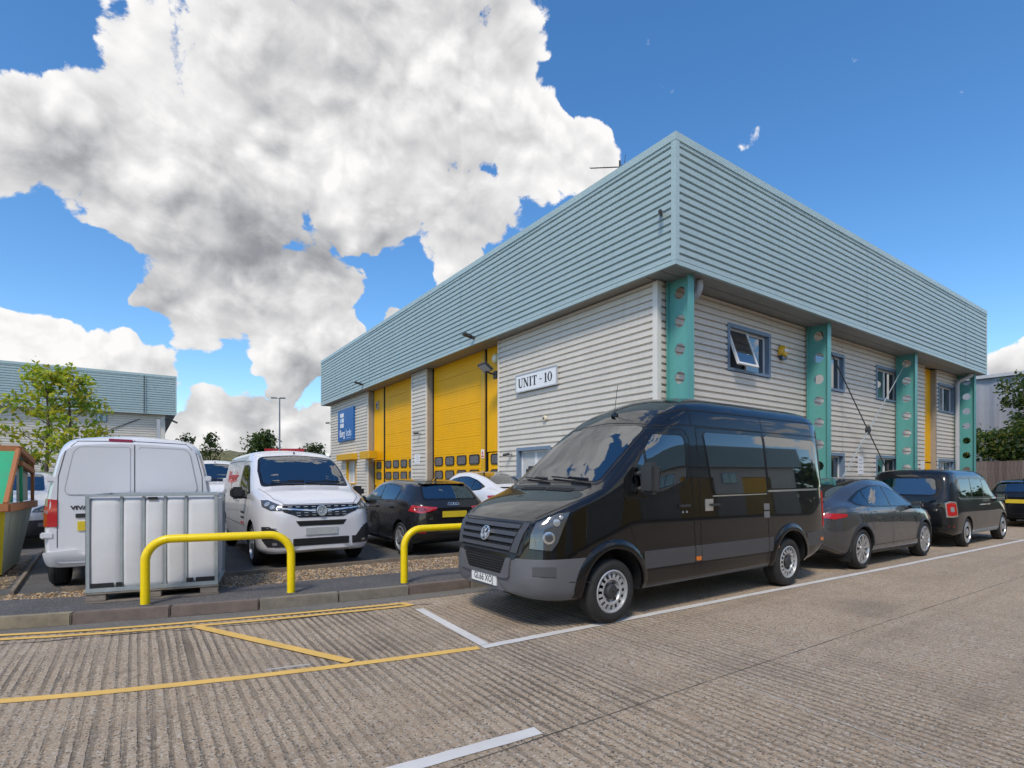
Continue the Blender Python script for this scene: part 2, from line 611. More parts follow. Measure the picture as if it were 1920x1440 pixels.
# ------------------------------------------------------------------ ground, road, kerb
def nodes_mat(name):
    m = bpy.data.materials.new(name)
    m.use_nodes = True
    nt = m.node_tree
    p = nt.nodes['Principled BSDF']
    MATS[name] = m

    def N(t, **k):
        n = nt.nodes.new(t)
        for a, b in k.items():
            setattr(n, a, b)
        return n

    def mth(op, a, b=None, c=None, clamp=False):
        n = N('ShaderNodeMath', operation=op, use_clamp=clamp)
        for i, x in enumerate((a, b, c)):
            if x is None:
                continue
            if isinstance(x, (int, float)):
                n.inputs[i].default_value = x
            else:
                nt.links.new(x, n.inputs[i])
        return n.outputs[0]

    tc = N('ShaderNodeTexCoord')

    def noise(scale, detail=5, rough=.55, stretch=(1, 1, 1), loc=(0, 0, 0), dist=0.0):
        mp = N('ShaderNodeMapping')
        mp.inputs['Scale'].default_value = stretch
        mp.inputs['Location'].default_value = loc
        nt.links.new(tc.outputs['Object'], mp.inputs['Vector'])
        n = N('ShaderNodeTexNoise')
        n.inputs['Scale'].default_value = scale
        n.inputs['Detail'].default_value = detail
        n.inputs['Roughness'].default_value = rough
        n.inputs['Distortion'].default_value = dist
        nt.links.new(mp.outputs[0], n.inputs['Vector'])
        return n.outputs['Fac']

    def ramp(x, lo, hi, a=0.0, b=1.0):
        n = N('ShaderNodeMapRange')
        for k, v in (('From Min', lo), ('From Max', hi), ('To Min', a), ('To Max', b)):
            n.inputs[k].default_value = v
        nt.links.new(x, n.inputs['Value'])
        return n.outputs[0]

    def mix(f, a, b, blend='MIX'):
        n = N('ShaderNodeMix', data_type='RGBA', blend_type=blend)
        for s, x in (('Factor', f), ('A', a), ('B', b)):
            if isinstance(x, (int, float)):
                n.inputs[s].default_value = x
            elif isinstance(x, tuple):
                n.inputs[s].default_value = x + (1,)
            else:
                nt.links.new(x, n.inputs[s])
        return n.outputs['Result']
    return m, nt, p, N, mth, noise, ramp, mix, tc


def road_material():
    m, nt, p, N, mth, noise, ramp, mix, tc = nodes_mat('ribbed_concrete')
    L = nt.links.new
    # tamped ribs run across the road (along Y); they wander and fade
    mp = N('ShaderNodeMapping')
    mp.inputs['Scale'].default_value = (1, .045, 1)
    L(tc.outputs['Object'], mp.inputs['Vector'])
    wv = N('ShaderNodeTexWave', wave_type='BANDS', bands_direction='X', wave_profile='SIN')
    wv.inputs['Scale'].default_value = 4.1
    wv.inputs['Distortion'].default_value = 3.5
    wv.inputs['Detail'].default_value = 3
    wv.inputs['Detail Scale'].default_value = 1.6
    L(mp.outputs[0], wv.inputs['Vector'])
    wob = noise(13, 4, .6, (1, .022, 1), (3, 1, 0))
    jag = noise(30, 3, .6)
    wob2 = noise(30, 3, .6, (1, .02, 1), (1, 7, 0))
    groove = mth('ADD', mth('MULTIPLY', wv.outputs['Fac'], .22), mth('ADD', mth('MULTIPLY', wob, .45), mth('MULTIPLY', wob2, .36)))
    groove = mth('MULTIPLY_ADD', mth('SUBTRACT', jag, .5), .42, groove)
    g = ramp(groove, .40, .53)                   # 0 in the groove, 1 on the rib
    fade = ramp(noise(.8, 3, .5, (1, .6, 1)), .34, .62, .25, 1.0)   # worn areas
    # vehicles have polished the running lane to the right
    sx = N('ShaderNodeSeparateXYZ')
    L(tc.outputs['Object'], sx.inputs[0])
    worn = ramp(sx.outputs['X'], 2.6, 6.5, 1.0, .34)
    fade = mth('MULTIPLY', fade, worn)
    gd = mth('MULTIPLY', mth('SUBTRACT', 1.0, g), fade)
    fine = noise(95, 5, .75)
    vor = N('ShaderNodeTexVoronoi')
    vor.inputs['Scale'].default_value = 85
    L(tc.outputs['Object'], vor.inputs['Vector'])
    big = noise(1.1, 5, .6)
    tone = noise(.33, 3, .5)
    c = mix(ramp(fine, .28, .72), (.19, .145, .104), (.63, .505, .375))
    c = mix(ramp(tone, .35, .65, 0, .5), c, (.42, .31, .20))
    sep = N('ShaderNodeSeparateColor')
    L(vor.outputs['Color'], sep.inputs[0])
    c = mix(ramp(sep.outputs[0], .84, .90, 0, .75), c, (.55, .51, .44))
    c = mix(ramp(sep.outputs[1], .86, .93, 0, .8), c, (.055, .048, .042))
    c = mix(ramp(sep.outputs[2], .90, .95, 0, .7), c, (.36, .23, .12))
    c = mix(mth('MULTIPLY', gd, .72), c, (.085, .068, .052))  # groove dirt, and the shade down in the grooves, both painted into the colour
    c = mix(ramp(big, .48, .72, 0, .30), c, (.18, .14, .105))
    # oil drips and dark patches with a shape of their own
    c = mix(ramp(noise(.55, 2, .4, (1, 1, 1), (8, 3, 0)), .66, .80, 0, .4), c, (.09, .08, .07))
    # tyre-darkened running strips and oil drips in the parking bay
    tr = noise(1.0, 3, .5, (.12, 1.9, 1), (2, 5, 0))
    c = mix(ramp(tr, .52, .70, 0, .28), c, (.13, .105, .08))
    oil = noise(2.6, 3, .5, (1, 1, 1), (11, 2, 0))
    bay = ramp(sx.outputs['Y'], 4.1, 4.7)
    c = mix(mth('MULTIPLY', ramp(oil, .62, .74, 0, .35), bay), c, (.035, .03, .026))
    L(c, p.inputs['Base Color'])
    p.inputs['Roughness'].default_value = .85
    p.inputs['Specular IOR Level'].default_value = .3
    h = mth('MULTIPLY_ADD', gd, -1.0, mth('MULTIPLY', fine, .55))
    b = N('ShaderNodeBump')
    b.inputs['Strength'].default_value = .9
    b.inputs['Distance'].default_value = .014
    L(h, b.inputs['Height'])
    L(b.outputs[0], p.inputs['Normal'])
    return m


def asphalt_material(name, dark, light, brown=.0):
    m, nt, p, N, mth, noise, ramp, mix, tc = nodes_mat(name)
    L = nt.links.new
    fine = noise(120, 5, .75)
    big = noise(1.3, 5, .6)
    c = mix(ramp(fine, .3, .7), dark, light)
    vor = N('ShaderNodeTexVoronoi')
    vor.inputs['Scale'].default_value = 110
    L(tc.outputs['Object'], vor.inputs['Vector'])
    sep = N('ShaderNodeSeparateColor')
    L(vor.outputs['Color'], sep.inputs[0])
    c = mix(ramp(sep.outputs[0], .88, .94, 0, .7), c, (.30, .29, .27))
    c = mix(ramp(big, .45, .75, 0, .45), c, tuple(x * .6 for x in dark))
    c = mix(ramp(noise(2.2, 4, .6, (1, 1, 1), (4, 4, 0)), .58, .8, 0, brown), c, (.20, .16, .11))
    L(c, p.inputs['Base Color'])
    p.inputs['Roughness'].default_value = .88
    b = N('ShaderNodeBump')
    b.inputs['Strength'].default_value = .6
    b.inputs['Distance'].default_value = .008
    L(fine, b.inputs['Height'])
    L(b.outputs[0], p.inputs['Normal'])
    return m


def paint_material(name, col, road, wear=.5):
    m, nt, p, N, mth, noise, ramp, mix, tc = nodes_mat(name)
    L = nt.links.new
    fine = noise(80, 4, .7)
    big = noise(2.4, 4, .6)
    grv = noise(11, 3, .6, (1, .05, 1), (3, 1, 0))
    w = mth('ADD', mth('MULTIPLY', fine, .55), mth('ADD', mth('MULTIPLY', big, .35), mth('MULTIPLY', grv, .3)))
    f = ramp(w, .70 + (1 - wear) * .25, .95, 0, .8)
    c = mix(ramp(big, .3, .7), tuple(x * .84 for x in col), col)
    c = mix(f, c, road)
    L(c, p.inputs['Base Color'])
    p.inputs['Roughness'].default_value = .7
    b = N('ShaderNodeBump')
    b.inputs['Strength'].default_value = .5
    b.inputs['Distance'].default_value = .006
    L(fine, b.inputs['Height'])
    L(b.outputs[0], p.inputs['Normal'])
    return m


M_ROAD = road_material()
M_GUTTER = asphalt_material('gutter_concrete', (.09, .083, .072), (.22, .20, .175), .3)
M_PAVE = asphalt_material('pavement_asphalt', (.045, .043, .044), (.125, .118, .118), .25)
M_PARK = asphalt_material('car_park_asphalt', (.05, .05, .049), (.14, .135, .128), .3)
M_KERB = [mat('kerb_concrete_a', (.20, .175, .14), .85, var=.22, vscale=9, bump=.5, bscale=90),
          mat('kerb_concrete_b', (.16, .125, .105), .85, var=.2, vscale=8, bump=.5, bscale=90),
          mat('kerb_concrete_c', (.24, .20, .135), .85, var=.25, vscale=7, bump=.5, bscale=90)]
M_YLINE = paint_material('yellow_line_paint', (.76, .47, .12), (.32, .23, .13), .75)
M_WLINE = paint_material('white_line_paint', (.66, .64, .61), (.30, .27, .23), .5)
M_WFAINT = paint_material('faint_white_paint', (.48, .45, .42), (.28, .24, .2), 1.0)
M_GRASS = mat('rough_grass', (.09, .10, .03), .9, var=.4, vscale=.4, col2=(.20, .17, .07))
M_GRAVBASE = mat('gravel_bed', (.17, .125, .075), .95, var=.4, vscale=30, bump=.8, bscale=120)


def sheet_obj(name, poly, z, m, parent=None, thick=0.0):
    b = MB()
    if thick:
        b.prism(poly, lambda x, y, t: (x, y, z - thick * (1 - t)))
    else:
        b.add([(x, y, z) for x, y in poly], [tuple(range(len(poly)))])
        b.v = list(b.v)
    o = b.build(name, m, parent, fix=bool(thick))
    if not thick:
        me = o.data
        if me.polygons[0].normal.z < 0:
            me.flip_normals()
    return o


def resample(pts, step):
    P = [Vector(p) for p in pts]
    out = []
    for a, b in zip(P, P[1:]):
        n = max(1, int((b - a).length / step))
        out += [a.lerp(b, i / n) for i in range(n)]
    return out + [P[-1]]


def smooth_path(pts, n=8):
    """Catmull-Rom through 2-D points"""
    P = [Vector(p) for p in pts]
    P = [P[0] * 2 - P[1]] + P + [P[-1] * 2 - P[-2]]
    out = []
    for i in range(1, len(P) - 2):
        for k in range(n):
            t = k / n
            a, b, c, d = P[i - 1:i + 3]
            out.append(.5 * ((2 * b) + (c - a) * t + (2 * a - 5 * b + 4 * c - d) * t * t + (3 * b - a - 3 * c + d) * t ** 3))
    return out + [P[-2]]


def offset_path(P, d):
    out = []
    for i, p in enumerate(P):
        t = (P[min(i + 1, len(P) - 1)] - P[max(i - 1, 0)]).normalized()
        out.append(p + Vector((-t.y, t.x)) * d)
    return out


def stripe(name, pts, w, z, m, parent, jitter=.004):
    P = resample(pts, .12)
    b = MB()
    r = random.Random(hash(name) % 99 + int(pts[0][0] * 100))
    l_, r_ = offset_path(P, w / 2), offset_path(P, -w / 2)
    n = len(P)
    vv = [(q.x, q.y + r.uniform(-jitter, jitter), z) for q in l_] + [(q.x, q.y + r.uniform(-jitter, jitter), z) for q in r_]
    b.add(vv, [(i + n, i + n + 1, i + 1, i) for i in range(n - 1)])
    o = b.build(name, m, parent, fix=False)
    if o.data.polygons[0].normal.z < 0:
        o.data.flip_normals()
    return o


ground = sheet_obj('ground', [(-600, -600), (900, -600), (900, 900), (-600, 900)], -.03, M_PARK)
tag(ground, kind='structure')
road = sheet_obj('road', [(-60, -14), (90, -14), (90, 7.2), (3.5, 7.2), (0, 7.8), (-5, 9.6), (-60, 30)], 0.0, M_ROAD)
tag(road, kind='structure')
KERB = smooth_path([(-6, 9.7), (-4, 8.75), (-2.4, 8.12), (-1.2, 7.69), (-0.036, 7.36), (1.11, 7.06), (1.97, 6.93), (2.97, 6.80),
                    (3.93, 6.72), (6, 6.66), (12, 6.62), (34, 6.55)], 6)
gut = offset_path(KERB, -.30)
gutter = sheet_obj('gutter', [tuple(p) for p in KERB[:-1]] + [tuple(p) for p in reversed(gut[:-1])], .004, M_GUTTER, road)
# kerb: separate stones laid along the curve
kerb = sheet_obj('kerb', [tuple(p) for p in offset_path(KERB, .02)] + [tuple(p) for p in reversed(offset_path(KERB, .11))], .02,
                 M_KERB[1], None, .1)
tag(kerb, kind='structure')
cum = [0.0]
for a, b in zip(KERB, KERB[1:]):
    cum.append(cum[-1] + (b - a).length)


def at_len(s):
    for i in range(len(cum) - 1):
        if cum[i + 1] >= s:
            t = (s - cum[i]) / max(1e-6, cum[i + 1] - cum[i])
            return KERB[i].lerp(KERB[i + 1], t)
    return KERB[-1]


s_, k_ = 2.1, 0
while s_ < cum[-1] - 1 and k_ < 34:
    a, b = at_len(s_), at_len(s_ + .93)
    d = (b - a).normalized()
    mtx = basis((*((a + b) / 2 + Vector((-d.y, d.x)) * .0625), .06), (d.x, d.y, 0), (-d.y, d.x, 0))
    bb = MB()
    bb.obox(mtx @ Matrix.Rotation(random.uniform(-.006, .006), 4, 'X'), ((b - a).length - .012, .125, .135 + random.uniform(-.004, .004)))
    bb.build('kerb_stone', M_KERB[[0, 1, 0, 2, 1, 1, 0][k_ % 7]], kerb, bevel=.012)
    s_ += .93
    k_ += 1
# pavement, gravel bed, edging, car park
kb = offset_path(KERB, .125)
GN = [Vector(p) for p in [(-6, 10.9), (-4, 10.0), (-2.6, 9.35), (-1.4, 8.89), (-.56, 8.58), (.93, 8.16), (2.18, 8.04), (4.34, 7.80), (6.2, 7.72), (34, 7.7)]]
pav = sheet_obj('pavement', [tuple(p) for p in kb] + [tuple(p) for p in reversed(GN)], .115, M_PAVE, None, .1)
tag(pav, kind='structure')
GF = [(7.4, 9.05), (5.07, 9.10), (1.06, 9.2), (-.83, 9.22), (-1.48, 9.42), (-6, 11.6)]
bed = sheet_obj('gravel_bed', [tuple(p) for p in GN[:-1]] + [(7.4, 7.74)] + GF, .09, M_GRAVBASE, None, .1)
tag(bed, kind='structure')
park = sheet_obj('car_park', [(34, 7.7), (34, 60), (60, 60), (60, 110), (-80, 110), (-80, 40), (-6, 11.6)] + list(reversed(GF)) + [(7.4, 7.74)],
                 .10, M_PARK, None, .1)
tag(park, kind='structure')
M_EDGE = mat('edging_board', (.20, .16, .12), .9, var=.3, vscale=6, bump=.4)
for P0, P1 in (((7.4, 9.07), (1.06, 9.22)), ((1.05, 9.22), (-.85, 9.24)), ((-1.35, 9.3), (-1.62, 14.2))):
    d = Vector((P1[0] - P0[0], P1[1] - P0[1], 0))
    e = MB()
    e.obox(basis(((P0[0] + P1[0]) / 2, (P0[1] + P1[1]) / 2, .105), d, (-d.y, d.x, 0)), (d.length - .01, .05, .10))
    e.build('edging_board', M_EDGE, park, bevel=.006)
# bare earth and grit beside the skip
dirt = sheet_obj('dirt_patch', rpoly([(-1.45, 9.5), (-1.7, 14), (-3.5, 17), (-7, 17), (-7, 12.4), (-3, 10.2)], .6), .106,
                 mat('gritty_earth', (.13, .095, .055), .95, var=.5, vscale=5, col2=(.26, .20, .13), bump=.8, bscale=80), park)


def inside(p, poly):
    c = False
    for i in range(len(poly)):
        a, b = poly[i - 1], poly[i]
        if (a[1] > p[1]) != (b[1] > p[1]) and p[0] < (b[0] - a[0]) * (p[1] - a[1]) / (b[1] - a[1]) + a[0]:
            c = not c
    return c


def scatter_stones(name, poly, n, r0, r1, z, m):
    xs, ys = [p[0] for p in poly], [p[1] for p in poly]
    oct_v = np.array([(1, 0, 0), (-1, 0, 0), (0, 1, 0), (0, -1, 0), (0, 0, 1), (0, 0, -1)], float)
    oct_f = np.array([(0, 2, 4), (2, 1, 4), (1, 3, 4), (3, 0, 4), (2, 0, 5), (1, 2, 5), (3, 1, 5), (0, 3, 5)])
    V, F = [], []
    k = 0
    while k < n:
        x, y = rng.uniform(min(xs), max(xs)), rng.uniform(min(ys), max(ys))
        if not inside((x, y), poly):
            continue
        r = rng.uniform(r0, r1)
        a = rng.uniform(0, 6.28)
        v = oct_v * (r * rng.uniform(.7, 1.3), r * rng.uniform(.6, 1.1), r * .7)
        v += rng.normal(0, r * .12, v.shape)
        c, s = math.cos(a), math.sin(a)
        v = np.stack([v[:, 0] * c - v[:, 1] * s, v[:, 0] * s + v[:, 1] * c, v[:, 2]], 1) + (x, y, z + r * .25)
        V.append(v)
        F.append(oct_f + 6 * k)
        k += 1
    me = bpy.data.meshes.new(name)
    me.from_pydata(np.concatenate(V).tolist(), [], np.concatenate(F).tolist())
    for q in (m if isinstance(m, list) else [m]):
        me.materials.append(q)
    nm = len(me.materials)
    me.polygons.foreach_set('material_index', np.repeat(rng.integers(0, nm, n), 8).tolist())
    return link(name, me)


M_STONES = [mat('pebble_tan', (.40, .27, .14), .8, var=.2), mat('pebble_brown', (.25, .15, .075), .8, var=.2),
            mat('pebble_pale', (.42, .33, .22), .8, var=.2), mat('pebble_grey', (.20, .18, .16), .8, var=.2)]
gp = [tuple(p) for p in GN[3:-1]] + [(6.2, 9.0), (5.0, 9.05), (1.06, 9.14), (-.8, 9.16), (-1.4, 9.35)]
tag(scatter_stones('gravel', gp, 7500, .010, .024, .093, M_STONES), 'loose tan and brown gravel in the strip behind the pavement', 'gravel', kind='stuff')
tag(scatter_stones('grit', [(-1.45, 9.6), (-1.62, 13), (-3, 15), (-4.5, 14), (-2.2, 9.9)], 900, .008, .022, .108, M_STONES),
    'scattered stones on the bare earth beside the skip', 'gravel', kind='stuff')
tag(scatter_stones('spilled_grit', [(-.95, 9.3), (1.0, 9.3), (.9, 9.75), (-1.0, 10.3)], 380, .005, .013, .101, M_STONES),
    'stones spilled on the asphalt under the white van', 'gravel', kind='stuff')

# road markings (children of the road)
stripe('white_line', [(2.66, 4.30), (4.4, 4.225), (6.58, 4.14), (11.56, 3.94), (18.7, 3.74), (40, 3.2)], .10, .006, M_WLINE, road)
stripe('white_line', [(2.80, 6.00), (2.715, 4.36)], .105, .006, M_WLINE, road)
stripe('white_line', [(18.9, 3.74), (19.0, 6.0)], .10, .006, M_WLINE, road)
stripe('white_dash', [(.62, 2.80), (2.07, 2.675)], .105, .005, M_WLINE, road)
stripe('white_dash', [(-5.4, 3.2), (-3.4, 3.05)], .105, .005, M_WLINE, road)
yo = smooth_path([(-3.2, 6.3), (-.824, 5.235), (.474, 4.80), (1.568, 4.525), (2.62, 4.305)], 6)
stripe('yellow_line', [tuple(p) for p in yo], .095, .005, M_YLINE, road)
y1 = smooth_path([(-3.2, 8.35), (-1.167, 7.42), (-.105, 7.03), (1.098, 6.72), (2.0, 6.52), (2.80, 6.36)], 6)
y2 = smooth_path([(-3.2, 8.15), (-1.129, 7.22), (-.101, 6.85), (1.058, 6.54), (1.9, 6.37), (2.76, 6.22)], 6)
stripe('yellow_line', [tuple(p) for p in y1], .075, .009, M_YLINE, road)
stripe('yellow_line', [tuple(p) for p in y2], .075, .009, M_YLINE, road)
stripe('yellow_line', [(2.72, 6.385), (2.80, 6.20)], .085, .012, M_YLINE, road, .002)
stripe('yellow_line', [(.50, 6.63), (1.50, 4.60)], .10, .0125, M_YLINE, road)
stripe('faint_white_mark', [(.86, 4.83), (1.20, 4.75)], .03, .0035, M_WFAINT, road)
stripe('thin_scratch', [(3.83, 2.42), (3.80, 2.0), (3.716, 1.0)], .006, .003, M_WLINE, road, .001)
M_JOINT = mat('joint_sealant', (.055, .048, .04), .8, var=.4, vscale=12)
stripe('slab_joint', [(-1.2, 2.66), (4.04, 2.556), (11.9, 2.37), (40, 1.7)], .008, .002, M_JOINT, road, .003)
cr = random.Random(3)
pc = offset_path(KERB, -.62)[6:44]
stripe('slab_joint', [(p.x, p.y + cr.uniform(-.03, .03)) for p in pc], .016, .0045, M_JOINT, road, .012)

# ------------------------------------------------------------------ corrugated sheets
PITCH, DEPTH = .167, .052


def rib(z0, z1, phase, pitch=PITCH, depth=DEPTH):
    """breakpoints (z, inward depth) of a trapezoidal sheet between z0 and z1"""
    pr = [(0, 0), (.64, 0), (.72, 1), (.93, 1), (1.0, 0)]

    def f(z):
        t = ((z - phase) / pitch) % 1.0
        for (a, da), (b, db) in zip(pr, pr[1:]):
            if a <= t <= b:
                return depth * (da + (db - da) * (t - a) / (b - a))
        return 0.0
    zs = {z0, z1}
    k = math.floor((z0 - phase) / pitch) - 1
    while phase + k * pitch < z1:
        for a, _ in pr[:-1]:
            z = phase + (k + a) * pitch
            if z0 < z < z1:
                zs.add(z)
        k += 1
    zs = sorted(zs)
    out = [zs[0]]
    for z in zs[1:]:
        if z - out[-1] > 1e-4:
            out.append(z)
    return [(z, f(z)) for z in out]


def clad(b, fn, u0, u1, z0, z1, phase=0.0, openings=(), pitch=PITCH, depth=DEPTH):
    """openings: (ua, ub, za, zb). fn(u, z, inward) -> point"""
    laps = [u0 + 4.7 * k for k in range(1, 20) if u0 + 4.7 * k < u1 - .5]
    us = sorted({u0, u1} | {o[0] for o in openings} | {o[1] for o in openings} | set(laps))
    us = [u for u in us if u0 - 1e-6 <= u <= u1 + 1e-6]
    for a, c in zip(us, us[1:]):
        mid = (a + c) / 2
        gaps = sorted([(o[2], o[3]) for o in openings if o[0] < mid < o[1]])
        zz, segs = z0, []
        for g0, g1 in gaps:
            if g0 > zz + .001:
                segs.append((zz, g0))
            zz = max(zz, g1)
        if zz < z1 - .001:
            segs.append((zz, z1))
        for s0, s1 in segs:
            pr = rib(s0, s1, phase, pitch, depth)
            lap = .006 * (int((mid - u0) / 4.7) % 2)
            vv = [fn(a, z, d + lap) for z, d in pr] + [fn(c, z, d + lap) for z, d in pr]
            n = len(pr)
            b.add(vv, [(i, i + 1, n + i + 1, n + i) for i in range(n - 1)])


def orient(o, out):
    """make the first face look along out (open sheets)"""
    me = o.data
    me.update()
    s = sum(p.normal.dot(Vector(out)) * p.area for p in me.polygons)
    if s < 0:
        me.flip_normals()
    return o


# ------------------------------------------------------------------ the unit
XW, YW = 10.0, 8.35         # wall planes
XF, YF = 9.56, 7.48         # fascia planes
XE, YE = 31.35, 35.2        # far ends of the fascia
Z0, ZS, ZT = .10, 6.27, 9.15
unit = thing('industrial_unit', 'large industrial unit with blue-green ribbed fascia, grey cladding and yellow loading doors', 'building', (XW, YW, Z0))


def U(b, name, m, parent=None, **k):
    """build a part of the unit from world coordinates"""
    o = b.build(name, m, parent or unit, **k)
    org = Vector((XW, YW, Z0))
    o.data.transform(Matrix.Translation(-org))
    return o


LW_OPEN = [(12.35, 14.03, 1.35, 2.55), (15.16, 20.69, Z0, ZS), (22.21, 27.79, Z0, ZS), (29.72, 31.40, 1.30, 2.66)]
for ua, ub in ((YW, 15.16), (20.69, 22.21), (27.79, 34.69)):
    b = MB()
    clad(b, lambda u, z, d: (XW + d, u, z), ua, ub, Z0, ZS, .02, [o for o in LW_OPEN if o[0] > ua and o[1] < ub])
    orient(U(b, 'side_cladding', M_CLAD, fix=False), (-1, 0, 0))
WX = [(12.84, 14.88), (17.45, 19.48), (22.02, 24.03), (28.27, 30.24)]
RW_OPEN = [(a, c, 4.52, 5.72) for a, c in WX] + [(a, c, 1.2, 2.42) for a, c in WX] + [(26.76, 28.05, Z0, ZS)]
for ua, ub in ((XW, 26.76), (28.05, 30.9)):
    b = MB()
    clad(b, lambda u, z, d: (u, YW + d, z), ua, ub, Z0, ZS, .02, [o for o in RW_OPEN if o[0] > ua and o[1] < ub])
    orient(U(b, 'front_cladding', M_CLAD, fix=False), (0, -1, 0))
# corner flashing, end flashings, opening trims
b = MB()
b.prism([(XW - .015, YW - .015), (XW + .13, YW - .015), (XW + .13, YW + .03), (XW + .03, YW + .03), (XW + .03, YW + .13), (XW - .015, YW + .13)],
        lambda x, y, t: (x, y, Z0 + (ZS - Z0) * t))
U(b, 'corner_flashing', M_CLADT)
for (ya, yb, za, zb) in LW_OPEN[1:3]:
    for yy in (ya, yb):
        b = MB()
        b.box((XW - .02, yy - .05 if yy == ya else yy, Z0), (XW + .04, yy if yy == ya else yy + .05, ZS))
        U(b, 'opening_trim', M_CLADT)
    for q in (yb, ya - .04):        # reveals
        b = MB()
        b.box((XW + .04, q, Z0), (XW + .34, q + .04, ZS))
        U(b, 'door_reveal', M_TAUPE)
# far end wall and roof body
b = MB()
b.box((XW + .3, 34.45, Z0), (30.8, 34.67, ZS))
U(b, 'end_wall', M_CLADT)
b = MB()
b.box((30.65, YW + .3, Z0), (30.88, 34.4, ZS))
U(b, 'gable_wall', M_CLADT)
b = MB()
b.box((XF + .25, YF + .25, 8.2), (XE - .25, YE - .25, 8.5))
U(b, 'roof', M_ROOF)
# fascia
b = MB()
clad(b, lambda u, z, d: (XF + d, u, z), YF + .10, YE - .06, ZS + .09, ZT - .17, ZS + .12)
orient(U(b, 'side_fascia', M_FASCIA, fix=False), (-1, 0, 0))
b = MB()
clad(b, lambda u, z, d: (u, YF + d, z), XF + .10, XE - .06, ZS + .09, ZT - .17, ZS + .12)
orient(U(b, 'front_fascia', M_FASCIA, fix=False), (0, -1, 0))
for p, q in (((XF - .022, YF - .022, ZT - .17), (XF + .3, YE, ZT)), ((XF + .3, YF - .022, ZT - .17), (XE, YF + .3, ZT)), ((XE - .3, YF + .3, ZT - .17), (XE, YE, ZT))):
    b = MB()
    b.box(p, q)
    U(b, 'parapet_capping', M_FTRIM)
b = MB()
b.box((XF - .012, YF - .012, ZS), (XF + .06, YE, ZS + .095))
U(b, 'fascia_bottom_trim', M_FTRIM)
b = MB()
b.box((XF + .06, YF - .012, ZS), (XE, YF + .06, ZS + .095))
U(b, 'fascia_bottom_trim', M_FTRIM)
b = MB()
b.prism([(XF - .016, YF - .016), (XF + .11, YF - .016), (XF + .11, YF + .05), (XF + .05, YF + .05), (XF + .05, YF + .11), (XF - .016, YF + .11)],
        lambda x, y, t: (x, y, ZS + .096 + (ZT - .171 - ZS - .096) * t))
U(b, 'fascia_corner_trim', M_FTRIM)
for (x0, y0, x1, y1) in ((XF - .014, YE - .09, XF + .06, YE), (XE - .09, YF - .014, XE, YF + .06)):
    b = MB()
    b.box((x0, y0, ZS + .096), (x1, y1, ZT - .171))
    U(b, 'fascia_end_trim', M_FTRIM)
b = MB()
b.box((XE - .06, YF + .06, ZS), (XE - .02, YE, ZT - .18))
b.box((XF + .06, YE - .06, ZS), (XE - .06, YE - .02, ZT - .18))
U(b, 'return_fascia', M_FASCIA)
# soffit boards, ribbed along the wall
for i in range(4):
    b = MB()
    w = (YW + .06 - YF - .06) / 4
    y = YF + .06 + i * w
    b.box((XF + .06, y + .006, ZS + .02 + (i % 2) * .01), (XE - .06, y + w - .006, ZS + .06))
    U(b, 'soffit_board', M_SOFFIT)
b = MB()
b.box((XF + .06, YW + .08, ZS + .02), (XW + .36, YE - .06, ZS + .05))
U(b, 'soffit', M_TAUPE)
b = MB()
b.box((XF + .065, YF + .065, ZS + .065), (XE - .07, YE - .07, ZS + .1))
U(b, 'eaves_deck', M_SOFFIT)


# cellular columns under the front fascia
def column(xc):
    b = MB()
    yo, yi, zt = 7.70, 8.28, ZS + .02
    hole, step, t = .145, .66, .007
    cy = (yo + yi) / 2
    z = zt - .02
    n = 20
    segs = []
    while z - step > Z0:
        segs.append((z - step, z))
        z -= step
    for (za, zb) in segs:
        cz = (za + zb) / 2
        hy, hz = (yi - yo) / 2, (zb - za) / 2
        ring, rect = [], []
        angs = sorted([2 * math.pi * k / n for k in range(n)] + [math.atan2(s1 * hz, s2 * hy) % (2 * math.pi) for s1 in (1, -1) for s2 in (1, -1)])
        for a in angs:
            c, s = math.cos(a), math.sin(a)
            k = min(hy / abs(c) if abs(c) > 1e-9 else 1e9, hz / abs(s) if abs(s) > 1e-9 else 1e9)
            ring.append((cy + hole * c, cz + hole * s))
            rect.append((cy + k * c, cz + k * s))
        m_ = len(angs)
        for sx in (-t, t):
            vv = [(xc + sx, *p) for p in ring] + [(xc + sx, *p) for p in rect]
            b.add(vv, [(i, (i + 1) % m_, m_ + (i + 1) % m_, m_ + i) for i in range(m_)])
        vv = [(xc - t, *p) for p in ring] + [(xc + t, *p) for p in ring]
        b.add(vv, [(i, (i + 1) % m_, m_ + (i + 1) % m_, m_ + i) for i in range(m_)])
    b.box((xc - t, yo, Z0), (xc + t, yi, segs[-1][0]))
    b.box((xc - .11, yo - .016, Z0), (xc + .11, yo, zt))
    b.box((xc - .11, yi, Z0), (xc + .11, yi + .016, zt))
    U(b, 'column', M_TEAL)


for xc in (10.37, 16.99, 23.75, 30.55):
    column(xc)
# tie rods and plate
for (p, q) in (((17.05, 8.0, 6.2), (23.65, 8.0, .45)), ((23.65, 7.97, 6.0), (17.05, 7.97, .4))):
    b = MB()
    b.cyl(p, q, .018, n=8)
    U(b, 'tie_rod', M_DARK if p[1] == 8.0 else M_GALV, smooth=True)
b = MB()
b.cyl((20.40, 7.94, 3.25), (20.40, 8.03, 3.25), .13, n=8)
b.cyl((20.40, 7.93, 3.25), (20.40, 8.04, 3.25), .04, n=8)
U(b, 'tie_plate', M_DARK)
